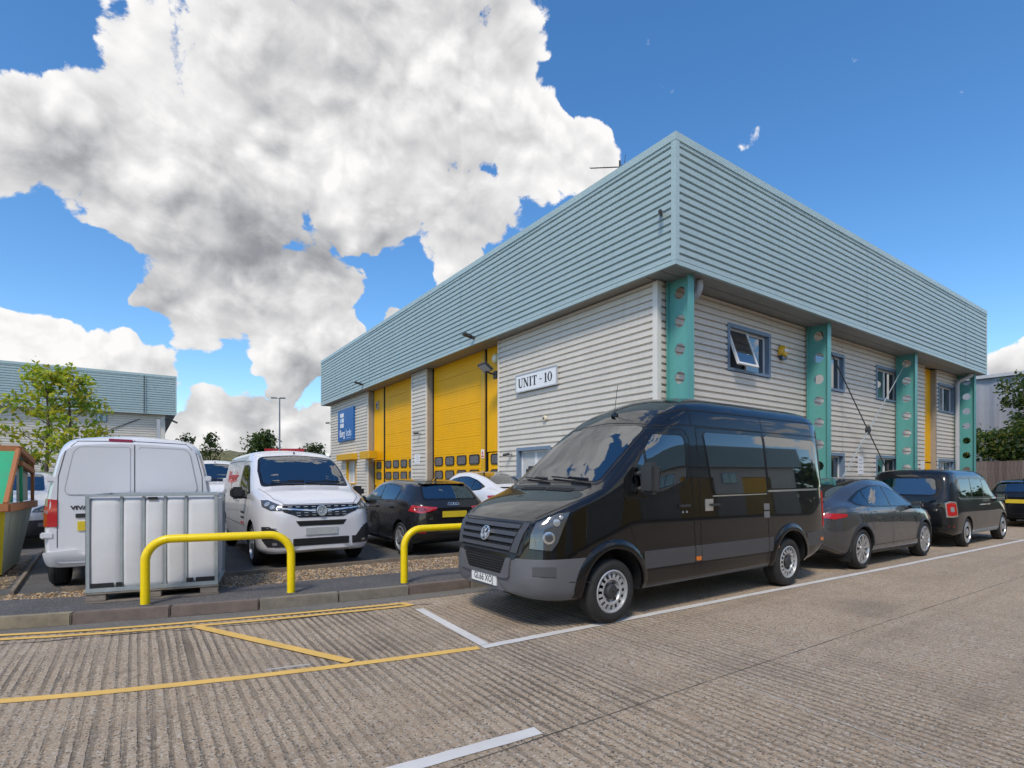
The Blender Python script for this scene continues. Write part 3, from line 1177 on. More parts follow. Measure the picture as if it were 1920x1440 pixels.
# rainwater pipes
b = MB()
b.tube([(10.84, 7.80, 6.27), (10.84, 7.80, 6.10), (10.85, 7.86, 5.98), (10.87, 8.0, 5.90), (10.88, 8.28, 5.84)], .085, 12)
U(b, 'rainwater_elbow', M_GREYP, smooth=True)
b = MB()
b.tube([(30.35, 7.75, 6.26), (30.35, 7.80, 6.16), (30.25, 8.0, 6.05), (30.18, 8.16, 5.95), (30.17, 8.22, 5.8), (30.17, 8.22, .1)], .085, 12)
for z in (5.2, 3.1, 1.2):
    b.cyl((30.17, 8.22, z - .05), (30.17, 8.22, z + .05), .10, n=12)
U(b, 'rainwater_pipe', M_GREYP, smooth=True)


# windows on the front: reveal frame > casement, panes
def window(fn, u0, u1, z0, z1, rec=.20, split=.5, open_leaf=False, blind=False, frame=None):
    """fn(u, inward, z) -> point"""
    def bx(b, ua, ub, da, db, za, zb):
        p, q = fn(ua, da, za), fn(ub, db, zb)
        b.box(p, q)
    b = MB()
    t = .07
    bx(b, u0 - .03, u0 + t, -.02, rec, z0 - .03, z1 + .03)
    bx(b, u1 - t, u1 + .03, -.02, rec, z0 - .03, z1 + .03)
    bx(b, u0 + t, u1 - t, -.025, rec, z1 - t, z1 + .03)
    bx(b, u0 + t, u1 - t, -.04, rec, z0 - .03, z0 + t * .6)
    w = U(b, 'window', frame or M_WINFR)
    us = u0 + t + (u1 - u0 - 2 * t) * split
    za, zb = z0 + t * .6, z1 - t
    for k, (a, c) in enumerate(((u0 + t, us), (us, u1 - t))):
        fr, gl = MB(), MB()
        f = .055
        d0, d1 = rec - .08, rec - .02
        bx(fr, a, a + f, d0, d1, za, zb)
        bx(fr, c - f, c, d0, d1, za, zb)
        bx(fr, a + f, c - f, d0, d1, zb - f, zb)
        bx(fr, a + f, c - f, d0, d1, za, za + f)
        bx(gl, a + f, c - f, d0 + .02, d0 + .035, za + f, zb - f)
        fo = U(fr, 'casement', M_WHITEP, w)
        po = U(gl, 'pane', M_GLASS, w)
        if open_leaf and k == 0:            # top-hung leaf pushed outwards
            piv = Vector(fn(a, d0, zb)) - Vector((XW, YW, Z0))
            rt = Matrix.Translation(piv) @ Matrix.Rotation(R(-19), 4, 'X') @ Matrix.Translation(-piv + Vector((0, -.04, 0)))
            for q in (fo, po):
                q.data.transform(rt)
        if blind:
            bl = MB()
            n = int((c - a) / .09)
            for i in range(n):
                x = a + f + (c - a - 2 * f) * (i + .5) / n
                bx(bl, x - .036, x + .036, d0 + .012, d0 + .018, za + f, zb - f)
            U(bl, 'blind', mat('blind_fabric', (.55, .55, .53), .7, var=.05), w)
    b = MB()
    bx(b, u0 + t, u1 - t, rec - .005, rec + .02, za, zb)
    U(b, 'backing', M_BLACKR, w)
    return w


fnR = lambda u, d, z: (u, YW + d, z)
fnL = lambda u, d, z: (XW + d, u, z)
for i, (a, c) in enumerate(WX):
    window(fnR, a, c, 4.52, 5.72, open_leaf=(i == 0))
    window(fnR, a, c, 1.2, 2.42)
window(fnL, 12.35, 14.03, 1.35, 2.55, blind=True)
window(fnL, 29.72, 31.40, 1.30, 2.66, blind=True, frame=M_YELD)
# yellow hood over the far window
b = MB()
b.box((XW - .36, 29.45, 2.66), (XW + .01, 32.2, 3.00))
U(b, 'window_hood', M_YELD, bevel=.015)

XD = 10.30


def pane_row(parent, ys, z0, z1, x):
    """rounded door windows: rubber gasket > pane"""
    for (ya, yb) in ys:
        g_, p_ = MB(), MB()
        go = rpoly([(ya, z0), (yb, z0), (yb, z1), (ya, z1)], .13, 5)
        pi = rpoly([(ya + .05, z0 + .04), (yb - .05, z0 + .04), (yb - .05, z1 - .04), (ya + .05, z1 - .04)], .10, 5)
        n = len(go)
        g_.add([(x - .03, a, c) for a, c in go] + [(x - .03, a, c) for a, c in pi] + [(x, a, c) for a, c in go],
               [(i, (i + 1) % n, n + (i + 1) % n, n + i) for i in range(n)] + [(i, (i + 1) % n, 2 * n + (i + 1) % n, 2 * n + i) for i in range(n)])
        p_.prism(pi, lambda a, c, t: (x - .022 + .01 * t, a, c))
        yield g_, p_


def loading_door(ya, yb, leaf0, leaf1, pers, flip):
    """sectional leaf between leaf0 and leaf1, pass door beside it"""
    d = MB()
    d.box((XD + .05, leaf0, Z0), (XD + .10, leaf1, ZS + .02))
    door = U(d, 'loading_door', M_YEL)
    nsec = 10
    h = (ZS + .02 - Z0) / nsec
    for k in range(nsec):
        s = MB()
        z0, z1 = Z0 + k * h + .004, Z0 + (k + 1) * h - .004
        # each section carries shallow horizontal ribs
        pr = [(XD + .05, z0), (XD + .006, z0), (XD, z0 + .006)]
        m_ = 6
        for j in range(1, m_):
            zz = z0 + (z1 - z0) * j / m_
            pr += [(XD, zz - .012), (XD + .007, zz - .006), (XD + .007, zz + .006), (XD, zz + .012)]
        pr += [(XD, z1 - .006), (XD + .006, z1), (XD + .05, z1)]
        s.prism(pr, lambda x, z, t: (x, leaf0 + .015 + (leaf1 - leaf0 - .03) * t, z))
        U(s, 'door_section', M_YEL, door)
    L_ = leaf1 - leaf0
    n = 4
    for zc in (.62, 1.18, 1.74, 2.31):
        pw = .74
        ys = [(leaf0 + L_ * (i + .5) / n - pw / 2, leaf0 + L_ * (i + .5) / n + pw / 2) for i in range(n)]
        for g_, p_ in pane_row(door, ys, zc - .19, zc + .19, XD):
            U(g_, 'window_gasket', M_BLACKR, door)
            U(p_, 'pane', M_DGLASS, door)
    # pass door and panel above
    p0, p1 = pers
    p = MB()
    p.box((XD + .02, p0, 2.56), (XD + .08, p1, ZS + .02))
    U(p, 'door_overpanel', M_YEL)
    p = MB()
    p.box((XD + .03, p0 + .06, Z0), (XD + .08, p1 - .06, 2.52))
    pd = U(p, 'pass_door', M_YEL, bevel=.01)
    yc = (p0 + p1) / 2
    for zc in (1.74, 2.29):
        for g_, p_ in pane_row(pd, [(yc - .33, yc + .33)], zc - .19, zc + .19, XD + .03):
            U(g_, 'window_gasket', M_BLACKR, pd)
            U(p_, 'pane', M_DGLASS, pd)
    hn = MB()
    hy = p1 - .2 if flip else p0 + .2
    hn.box((XD - .04, hy - .07, 1.18), (XD + .03, hy + .07, 1.24))
    U(hn, 'handle', M_DARK, pd, bevel=.01)
    return door


def post(y, w=.10, m=M_YELD):
    b = MB()
    b.box((XD - .02, y - w / 2, Z0), (XD + .08, y + w / 2, ZS + .02))
    U(b, 'door_post', m, bevel=.006)


loading_door(15.16, 20.69, 16.73, 20.60, (15.2, 16.36), False)
post(16.60, .24)
post(16.40, .05, M_BLACKR)
post(20.64, .07, M_BLACKR)
loading_door(22.21, 27.79, 22.3, 26.12, (26.32, 27.72), True)
post(26.22, .10, M_BLACKR)
b = MB()
b.box((XW - .42, 26.45, 2.62), (XW + .02, 27.95, 3.02))
U(b, 'door_hood', M_YELD, bevel=.015)
# front pass door in its deep reveal
b = MB()
b.box((26.78, YW + .20, Z0), (28.03, YW + .26, ZS))
fd = U(b, 'yellow_panel', M_YEL)
b = MB()
b.box((28.0, YW + .012, Z0), (28.08, YW + .28, ZS))
U(b, 'door_reveal', M_TAUPE)
b = MB()
b.box((26.80, YW + .185, 2.28), (28.0, YW + .20, 2.31))
U(b, 'panel_joint', M_BLACKR, fd)
# ------------------------------------------------------------------ signs and fittings on the unit
def place(o, org):
    """move a top-level mesh built in world coordinates so that its origin sits at org"""
    org = Vector(org)
    for q in [o] + list(o.children_recursive):
        if q.type == 'MESH':
            q.data.transform(Matrix.Translation(-org))
    o.location = org
    return o


# lettering drawn as strokes: thick stems, thin strokes, serifs
def letter_strokes(ch):
    T, t = .20, .07          # thick, thin
    S = []                   # list of polygons in a 0..w x 0..1 cell

    def bar(x0, y0, x1, y1, w):
        d = Vector((x1 - x0, y1 - y0))
        n = Vector((-d.y, d.x)).normalized() * (w / 2)
        a, b = Vector((x0, y0)), Vector((x1, y1))
        S.append([tuple(a - n), tuple(b - n), tuple(b + n), tuple(a + n)])

    def serif(x, y, w=.34):
        S.append([(x - w / 2, y - .035), (x + w / 2, y - .035), (x + w / 2, y + .035), (x - w / 2, y + .035)])
    w = .8
    if ch == 'U':
        bar(.15, .97, .15, .28, T); bar(.65, .97, .65, .28, t)
        pts = [(.15 - T / 2 + .5 * k / 10 * (1 + .2), 0) for k in range(11)]
        prev = None
        for k in range(13):
            a = math.pi + math.pi * k / 12
            wk = T * (1 - k / 12) + t * k / 12
            c, s = math.cos(a), math.sin(a)
            o = (.40 + (.25 + wk / 2) * c, .28 + (.24 + wk / 2) * s)
            i = (.40 + (.25 - wk / 2) * c, .28 + (.24 - wk / 2) * s)
            if prev:
                S.append([prev[0], o, i, prev[1]])
            prev = (o, i)
        serif(.15, .97); serif(.65, .97, .28)
    elif ch == 'N':
        bar(.12, .03, .12, .97, t); bar(.74, .0, .74, .97, t)
        bar(.14, .97, .72, .03, T)
        serif(.10, .97, .26); serif(.12, .03, .28); serif(.74, .97, .28)
        w = .88
    elif ch == 'I':
        bar(.2, .03, .2, .97, T); serif(.2, .97, .38); serif(.2, .03, .38)
        w = .40
    elif ch == 'T':
        bar(.38, .03, .38, .97, T); serif(.38, .03, .38)
        S.append([(.02, .93), (.74, .93), (.74, 1.0), (.02, 1.0)])
        S.append([(.02, .76), (.07, .76), (.10, .93), (.02, .93)]); S.append([(.69, .76), (.74, .76), (.74, .93), (.66, .93)])
        w = .78
    elif ch == '-':
        S.append([(.08, .42), (.42, .42), (.42, .52), (.08, .52)])
        w = .5
    elif ch == '1':
        bar(.2, .03, .2, .97, T); serif(.2, .03, .38); bar(.05, .84, .16, .96, .06)
        w = .40
    elif ch == '0':
        prev = None
        for k in range(25):
            a = 2 * math.pi * k / 24
            wk = t + (T - t) * abs(math.cos(a))
            c, s = math.cos(a), math.sin(a)
            o = (.34 + (.25 + wk / 2) * c, .5 + (.46 + .04) * s)
            i = (.34 + (.25 - wk / 2) * c, .5 + (.46 - .035) * s)
            if prev:
                S.append([prev[0], o, i, prev[1]])
            prev = (o, i)
        w = .68
    else:
        w = .3
    return S, w


def stroke_text(text, h, mtx, parent, depth=.004, sx=1.0, gap=.10):
    x = 0
    cells = []
    for ch in text:
        S, w = letter_strokes(ch)
        cells.append((x, S))
        x += (w + gap) * (1 if ch != ' ' else .6)
    tot = x
    e = 0
    for ox, S in cells:
        if not S:
            continue
        b = MB()
        for poly in S:
            e += 1                       # strokes overlap: each a hair deeper than the last
            dd = depth + (e % 5) * .0004
            b.prism([((px + ox - tot / 2) * h * sx, (py - .5) * h) for px, py in poly], lambda a, c, t: mtx @ Vector((a, c, dd * t)))
        b.build('letter', M_INK, parent)


us = thing('unit_sign', 'white board lettered UNIT - 10 on the grey side wall', 'sign', (XW - .04, 12.99, 4.62))
b = MB()
b.box((-.03, -1.02, -.27), (.04, 1.02, .27))
b.build('sign_board', M_WHITE, us, bevel=.008)
b = MB()
for (p, q) in (((-.045, -1.04, .25), (-.005, 1.04, .29)), ((-.045, -1.04, -.29), (-.005, 1.04, -.25)), ((-.045, -1.04, -.25), (-.005, -1.0, .25)), ((-.045, 1.0, -.25), (-.005, 1.04, .25))):
    b.box(p, q)
b.build('sign_frame', M_GREYP, us)
stroke_text('UNIT - 10', .29, basis((-.031, .02, .0), (0, -1, 0), (0, 0, 1)), us, sx=1.06)

cs = thing('company_sign', 'square blue sign with white blocks and lettering on the far end of the side wall', 'sign', (XW - .05, 31.31, 4.75))
b = MB()
b.box((-.05, -1.43, -.95), (.05, 1.43, .95))
b.build('sign_board', M_BLUESIGN, cs, bevel=.01)
b = MB()
for i in range(3):
    for j in range(2):
        y0, z0 = .95 - j * .36, .72 - i * .31
        b.box((-.058, y0 - .28, z0 - .24), (-.05, y0, z0), 1 if (i, j) == (1, 0) else 0)
b.build('logo_blocks', [M_WHITE, mat('pale_blue_print', (.42, .62, .80), .4)], cs)
put_text('lettering', 'Borg', .62, M_WHITE, cs, basis((-.053, .60, -.50), (0, -1, 0), (0, 0, 1)), bold=.008, extrude=.003, sx=.80)
put_text('lettering', 'locks', .62, mat('pale_print', (.62, .72, .82), .4), cs, basis((-.053, -.60, -.50), (0, -1, 0), (0, 0, 1)), extrude=.003, sx=.76)
b = MB()
b.box((-.057, -.95, -.805), (-.05, -.25, -.785))
b.build('lettering_rule', M_WHITE, cs)


def small(name, label, cat, org, parts, group=None):
    """parts: (name, MB, material, smooth) in coordinates relative to org"""
    t = thing(name, label, cat, org, 0, group)
    for nm, b, m, sm in parts:
        b.build(nm, m, t, smooth=sm)
    return t


# floodlight beside the nearer loading door
h, g_, a_ = MB(), MB(), MB()
mt = Matrix.Translation((-.42, 0, -.05)) @ Matrix.Rotation(R(-55), 4, 'Y')
h.obox(mt, (.09, .50, .36))
h.obox(mt @ Matrix.Translation((.07, 0, -.02)), (.08, .26, .20))
g_.obox(mt @ Matrix.Translation((-.048, 0, 0)), (.012, .44, .30))
a_.cyl((-.40, 0, -.2), (0.02, 0, -.26), .03, n=8)
a_.box((-.04, -.09, -.4), (.02, .09, -.14))
small('floodlight', 'black floodlight on an arm beside the nearer loading door', 'floodlight', (XW + .02, 15.35, 5.42),
      [('housing', h, M_DARK, False), ('lens', g_, mat('lamp_lens', (.45, .46, .46), .12, spec=.8), False), ('bracket', a_, M_DARK, False)])
h, g_ = MB(), MB()
h.lathe([(0, -.13), (.14, -.12), (.19, -.06), (.20, .02)], 20, axis='x')
g_.box((-.135, -.08, -.05), (-.125, .08, .06))
small('alarm_box', 'round white and yellow alarm box above the floodlight', 'alarm', (XD - .02, 15.66, 5.80),
      [('casing', h, mat('cream_plastic', (.70, .62, .32), .4, var=.05), True), ('label_plate', g_, M_WHITE, False)])
h, g_, a_ = MB(), MB(), MB()
h.lathe([(0, -.15), (.13, -.14), (.19, -.07), (.20, .0)], 20, axis='y')
g_.box((-.10, -.156, -.02), (.10, -.145, .06))
a_.prism(rpoly([(-.16, -.10), (.16, -.10), (.12, -.24), (-.12, -.24)], .05), lambda x, z, t: (x, -.09 + .09 * t, z))
small('alarm_box', 'yellow alarm box with dark strobe beside the open upper window', 'alarm', (15.50, YW - .01, 5.32),
      [('casing', h, mat('alarm_yellow', (.70, .40, .02), .35), True), ('label_plate', g_, M_WHITE, False), ('strobe', a_, mat('strobe_blue', (.02, .06, .10), .2), False)])


def bullet(name, label, org, d, cat='camera'):
    d = Vector(d).normalized()
    h, a_ = MB(), MB()
    h.cyl(d * .05, d * .27, .045, n=12)
    h.cyl(d * .27, d * .275, .03, n=12)
    a_.cyl((0, 0, 0), d * .1, .02, n=8)
    a_.obox(Matrix.Translation((0, 0, 0)), (.07, .07, .07))
    return small(name, label, cat, org, [('housing', h, M_DARK, True), ('bracket', a_, M_GREYP, False)])


bullet('security_camera', 'small camera on the fascia near its corner', (XF - .02, 7.86, 7.50), (-.7, -.5, -.2))
bullet('security_camera', 'small dark camera on the cladding pier between the loading doors', (XW - .03, 21.3, 3.58), (-1, .6, -.15))
bullet('security_camera', 'white dome-arm camera at the left end of the side wall', (XW - .03, 34.6, 5.15), (-1, .3, -.1))
bullet('security_camera', 'small white camera left of the ground floor window behind the van', (XW - .03, 14.35, 2.42), (-.8, .5, -.2))


def wall_light(y, label):
    h, a_ = MB(), MB()
    h.obox(Matrix.Translation((-.28, 0, .05)) @ Matrix.Rotation(R(12), 4, 'Y'), (.30, .20, .07))
    a_.box((-.16, -.03, -.05), (.02, .03, .05))
    small('fascia_light', label, 'light', (XF - .01, y, 6.50), [('housing', h, M_DARK, False), ('bracket', a_, M_DARK, False)], 'lights on the fascia')


wall_light(16.0, 'black light on the fascia above the nearer loading door')
wall_light(27.3, 'black light on the fascia above the farther loading door')
b, c = MB(), MB()
b.box((-.10, -.09, -.20), (0, .09, .20))
c.box((-.112, -.07, -.17), (-.10, .07, .10))
small('bulkhead_light', 'grey box light high on the yellow panel beside the farther door', 'light', (XD + .02, 27.1, 5.45), [('casing', b, M_GREYP, False), ('diffuser', c, M_DGLASS, False)])
b, c = MB(), MB()
b.lathe([(0, -.07), (.07, -.07), (.09, -.03), (.09, 0)], 16, axis='x')
c.cyl((-.08, 0, 0), (-.071, 0, 0), .035, n=12)
small('wall_vent', 'small cream round vent on the grey side wall above the van', 'vent', (XW - .005, 12.58, 3.40), [('cowl', b, mat('cream_vent', (.68, .62, .45), .5), True), ('opening', c, M_DARK, False)])


def notice(name, label, org, w, h, ax):
    b = MB()
    if ax == 'x':
        b.box((-.012, -w / 2, -h / 2), (0, w / 2, h / 2))
    else:
        b.box((-w / 2, -.012, -h / 2), (w / 2, 0, h / 2))
    t = thing(name, label, 'notice', org)
    b.build('board', M_WHITE, t)
    c = MB()
    for k in range(4):
        z = h * (.32 - .2 * k)
        if ax == 'x':
            c.box((-.014, -w * .35, z - h * .03), (-.012, w * (.35 if k % 2 else .2), z + h * .03))
        else:
            c.box((-w * .35, -.014, z - h * .03), (w * (.35 if k % 2 else .2), -.012, z + h * .03))
    c.build('print', mat('grey_print', (.45, .45, .47), .6), t)


notice('wall_notice', 'small white notice on the pier between the loading doors', (XW - .002, 21.6, 2.45), .55, .42, 'x')
notice('wall_notice', 'white paper notice on the cladding left of the crossed tie rods', (20.72, YW - .002, 2.05), .42, .62, 'y')
notice('wall_notice', 'white paper notice beside the yellow panel behind the black cab', (26.42, YW - .002, 2.10), .36, .45, 'y')
b = MB()
b.box((-.012, -.10, -.16), (0, .10, .16))
t = thing('safety_sign', 'small red and white safety sign on the yellow door post', 'sign', (XD - .02, 16.60, 2.50))
b.build('board', M_WHITE, t)
b = MB()
b.prism([(-.06, -.02), (.06, -.02), (0, .12)], lambda a, c, q: (-.018 + .006 * q, a, c))
b.box((-.018, -.07, -.12), (-.012, .07, -.06))
b.build('symbol', mat('sign_red', (.55, .05, .03), .5), t)

# television aerial on the parapet
an = thing('television_aerial', 'thin aerial with short rods above the parapet', 'aerial', (10.6, 10.12, 8.5))
b = MB()
b.cyl((0, 0, 0), (0, 0, 1.66), .025, n=8)
b.build('mast', M_DARK, an, smooth=True)
b = MB()
b.cyl((0, -.10, 1.44), (0, 1.13, 1.99), .012, n=6)
for k in range(8):
    y = .12 + k * .138
    z = 1.44 + (y + .10) * .447
    b.cyl((-.09, y, z - .02), (.09, y, z + .04), .008, n=5)
b.build('boom', M_DARK, an)
b = MB()
b.cyl((0, -.16, 1.48), (0, -.21, 1.72), .008, n=5)
b.cyl((0, -.16, 1.48), (0, 0, 1.52), .008, n=5)
b.build('reflector', M_DARK, an)


# ------------------------------------------------------------------ other units
def plain_unit(name, label, x0, x1, yw, yback, face, openings=(), doors=(), windows=()):
    """simple unit whose long facade lies at y = yw; face = -1 looks to -Y, +1 to +Y"""
    s = -face
    t = thing(name, label, 'building', (x0, yw, Z0))
    T = Matrix.Translation((-x0, -yw, -Z0))

    def P(b, nm, m, par=None, **k):
        o = b.build(nm, m, par or t, **k)
        o.data.transform(T)
        return o
    b = MB()
    op = [(d[0], d[1], Z0, d[2]) for d in doors]
    clad(b, lambda u, z, d: (u, yw + s * (d + .5), z), x0 + .5, x1 - .7, Z0, ZS + .05, .02, op)
    orient(P(b, 'wall_cladding', M_CLAD, fix=False), (0, face, 0))
    b = MB()
    clad(b, lambda u, z, d: (u, yw + s * d, z), x0 + .05, x1 - .05, ZS + .09, ZT - .17, ZS + .12)
    orient(P(b, 'fascia', M_FASCIA, fix=False), (0, face, 0))
    b = MB()
    b.box((x0, yw - s * .02, ZT - .17), (x1, yw + s * .3, ZT))
    b.box((x0, yw - s * .012, ZS), (x1, yw + s * .06, ZS + .095))
    b.box((x1 - .07, yw - s * .014, ZS + .096), (x1 + .01, yw + s * .06, ZT - .171))
    b.box((x1 - .3, yw + s * .3, ZT - .17), (x1, yback, ZT))
    P(b, 'fascia_trim', M_FTRIM)
    b = MB()
    clad(b, lambda u, z, d: (x1 - d, u, z), min(yw + s * .06, yback), max(yw + s * .06, yback), ZS + .09, ZT - .17, ZS + .12)
    orient(P(b, 'return_fascia', M_FASCIA, fix=False), (1, 0, 0))
    b = MB()
    b.box((x0 + .1, yw + s * .07, ZS + .02), (x1 - .05, yback, ZS + .08))
    P(b, 'soffit', M_SOFFIT)
    b = MB()
    b.box((x0 + .4, yw + s * .35, 8.3), (x1 - .35, yback, 8.5))
    P(b, 'roof', M_ROOF)
    b = MB()
    clad(b, lambda u, z, d: (x1 - .7 - d, u, z), min(yw + s * .5, yback), max(yw + s * .5, yback), Z0, ZS + .02, .02)
    orient(P(b, 'end_cladding', M_CLAD, fix=False), (1, 0, 0))
    b = MB()
    b.box((x1 - .95, yw + s * .47, Z0), (x1 - .69, yw + s * .53, ZS + .02))
    P(b, 'corner_flashing', M_CLADT)
    for (a, c, zt) in doors:
        b = MB()
        b.box((a, yw + s * .7, Z0), (c, yw + s * .76, zt))
        d_ = P(b, 'loading_door', M_YEL)
        for k in range(9):
            q = MB()
            h = (zt - Z0) / 9
            q.box((a + .05, yw + s * .67, Z0 + k * h + .006), (c - .05, yw + s * .70, Z0 + (k + 1) * h - .006))
            P(q, 'door_section', M_YEL, d_)
    for (a, c, za, zb) in windows:
        q = MB()
        q.box((a, yw + s * .44, za), (c, yw + s * .52, zb))
        w = P(q, 'window', M_WINFR)
        for i in range(2):
            p_ = MB()
            h = (c - a) / 2
            p_.box((a + i * h + .06, yw + s * .43, za + .06), (a + (i + 1) * h - .06, yw + s * .439, zb - .06))
            P(p_, 'pane', M_GLASS, w)
    return t, P


nb, NP = plain_unit('neighbouring_unit', 'farther industrial unit with blue-green fascia behind the tree', -34, 2.22, 46.6, 75, -1,
                    doors=[(-30, -25, 5.4)], windows=[(-2.5, -1.9, 5.55, 6.15)])
b = MB()
b.box((1.0, 46.55, 5.9), (1.22, 46.62, .1))
for x in (-.02,):
    pass
NP(b, 'rainwater_pipe', M_GREYP)
b = MB()
b.cyl((.25, 46.5, 6.3), (.25, 46.5, 9.0), .03, n=6)
NP(b, 'cable_conduit', M_DARK)
b = MB()
b.tube([(.0, 47.05, 5.9), (-1.4, 47.05, 5.2), (-3.0, 47.05, 4.4)], .025, 6)
NP(b, 'cable', M_DARK)
h, a_ = MB(), MB()
h.obox(Matrix.Translation((.55, 0, -.1)) @ Matrix.Rotation(R(25), 4, 'Y'), (.55, .35, .10))
a_.box((0, -.05, -.05), (.4, .05, .03))
small('floodlight', 'dark floodlight on the corner of the farther unit', 'floodlight', (1.5, 46.95, 5.95), [('housing', h, M_DARK, False), ('bracket', a_, M_DARK, False)])
# the unit across the road, seen mirrored in the vans' windows
ob, OP = plain_unit('opposite_unit', 'unit across the road with yellow doors, mirrored in the van windows', -14, 51, -17, -42, 1,
                    doors=[(-8, -3.5, 5.2), (3, 7.5, 5.2), (12, 16.5, 5.2), (24, 28.5, 5.2), (33, 37.5, 5.2), (41.5, 46, 5.2)], windows=[(0, 2, 4.5, 5.7), (9, 11, 4.5, 5.7), (18.5, 20.5, 4.5, 5.7), (30, 32, 4.5, 5.7), (38.6, 40.6, 4.5, 5.7)])

# ------------------------------------------------------------------ yellow hoop barriers
M_HOOP = weathered('yellow_enamel', (.84, .62, .0), (.52, .34, .03), .32, .55)
for n_ in M_HOOP.node_tree.nodes:
    if n_.type == 'MAPPING' and n_.inputs['Scale'].default_value[2] < .5:
        n_.inputs['Scale'].default_value = (9, 9, 6)


def hoop(p0, p1, label):
    t = thing('hoop_barrier', label, 'barrier', (p0[0], p0[1], .115), math.atan2(p1[1] - p0[1], p1[0] - p0[0]), 'yellow hoop barriers on the pavement')
    Lh = math.hypot(p1[0] - p0[0], p1[1] - p0[1])
    H, rad, r = .765, .26, .05
    path = [(0, 0, 0), (0, 0, .2), (0, 0, H - rad)]
    for k in range(1, 10):
        a = math.pi / 2 * k / 9
        path.append((rad - rad * math.cos(a), 0, H - rad + rad * math.sin(a)))
    path.append((Lh / 2, 0, H))
    for k in range(0, 10):
        a = math.pi / 2 * (1 - k / 9)
        path.append((Lh - rad + rad * math.cos(a), 0, H - rad + rad * math.sin(a)))
    path += [(Lh, 0, .2), (Lh, 0, 0)]
    b = MB()
    b.tube(path, r, 16)
    b.build('hoop', M_HOOP, t, smooth=True, sharp=60)
    for x in (0, Lh):
        c = MB()
        c.lathe([(.052, .0), (.075, .0), (.072, .006), (.052, .012)], 16, axis='z', c=(x, 0, 0))
        c.build('base_collar', M_PAVE, t)


hoop((.05, 7.60), (1.605, 7.30), 'yellow hoop barrier in front of the white liquid container')
hoop((3.065, 7.06), (4.62, 6.93), 'yellow hoop barrier behind the front of the black van')

# ------------------------------------------------------------------ white liquid container on a pallet
M_HDPE = mat('white_hdpe', (.61, .61, .62), .42, var=.06, vscale=3)
M_PALLET = mat('weathered_pallet_wood', (.24, .20, .165), .9, var=.3, vscale=8, stretch=(1, 6, 6), bump=.4)
pa = math.atan2(7.78 - 8.05, .83 + .53)
PW, PD = 1.38, 1.02
pal = thing('pallet', 'weathered wooden pallet under the white liquid container', 'pallet', (-.53, 8.05, .116), pa)
for i, x in enumerate((0, PW / 2 - .07, PW - .20)):
    for y in (0, PD / 2 - .05, PD - .1):
        b = MB()
        b.box((x, y, .022), (x + (.20 if i != 1 else .14), y + .10, .10))
        b.build('block', M_PALLET, pal, bevel=.004)
for y in (-.005, PD / 2 - .05, PD - .10):
    b = MB()
    b.box((-.01, y, 0), (PW + .01, y + .11, .020))
    b.build('bottom_board', M_PALLET, pal, bevel=.003)
for y in (-.01, .22, .45, .68, PD - .11):
    b = MB()
    b.box((-.005, y, .102), (PW + .005, y + .12, .124))
    b.build('top_board', M_PALLET, pal, bevel=.003)
ibc = thing('liquid_container', 'white plastic liquid container in a steel frame, in front of the white van', 'container', (-.53, 8.05, .242), pa)
H = 1.16
b = MB()
b.box((.0, .0, 0), (PW, PD, .028))
b.box((.0, -.012, .0), (PW, .0, .05))
b.build('base_tray', M_GALV, ibc, bevel=.003)
edges = [0.012, .355, .580, .805, 1.03, 1.385]
for i in range(5):
    x0, x1 = edges[i] + .004, edges[i + 1] - .012
    b = MB()
    n = 8
    # bulging lobe: section across x, tapering at top and bottom
    prof = [(.03, .72), (.05, .9), (.09, 1.0), (H * .5, 1.06), (H - .13, 1.0), (H - .075, .93), (H - .05, .8), (H - .04, .55)]
    cols = []
    for (z, k) in prof:
        row = []
        for j in range(n + 1):
            t = j / n
            a = math.pi * t
            bx = x0 + (x1 - x0) * (.5 - .5 * math.copysign(abs(math.cos(a)) ** .55, math.cos(a)))
            row.append((bx, .10 - .085 * k * (math.sin(a) ** .32), z))
        cols.append(row)
    vv = [p for row in cols for p in row]
    ff = [(r * (n + 1) + j, r * (n + 1) + j + 1, (r + 1) * (n + 1) + j + 1, (r + 1) * (n + 1) + j) for r in range(len(cols) - 1) for j in range(n)]
    b.add(vv, ff)
    orient(b.build('tank_lobe', M_HDPE, ibc, smooth=True, sharp=50, fix=False), (0, -1, 0))
b = MB()
b.box((.03, .06, .03), (PW - .03, PD - .04, H - .03))
b.build('tank', M_HDPE, ibc, bevel=.04, smooth=True)
for i, x in enumerate((edges[1], edges[2], edges[3], edges[4])):
    b = MB()
    b.box((x - .022, .020, .03), (x + .010, .06, H - .02))
    b.build('frame_post', M_GALV, ibc, bevel=.004)
for x in (.0, PW - .04):
    for y in (0, PD - .04):
        b = MB()
        b.box((x, y, .03), (x + .04, y + .006, H))
        b.box((x if x == 0 else x + .034, y, .03), (x + .006 if x == 0 else x + .04, y + .04, H))
        b.build('frame_post', M_GALV, ibc)
b = MB()
for y in (-.004, PD - .03):
    b.box((-.004, y, H - .022), (PW + .004, y + .034, H + .004))
for x in (-.004, PW - .03):
    b.box((x, .03, H - .022), (x + .034, PD - .03, H + .004))
b.build('top_rail', M_GALV, ibc)
for (x0, x1, z) in ((.05, .27, .045), (.30, .355, .045), (1.03, 1.10, .045), (1.13, 1.34, .045)):
    b = MB()
    b.box((x0, -.004, z), (x1, .016, z + .06))
    b.build('rubber_bumper', M_BLACKR, ibc)
b = MB()
b.box((.62, .0, H - .06), (.72, .03, H - .03))
b.build('lug', M_BLACKR, ibc)

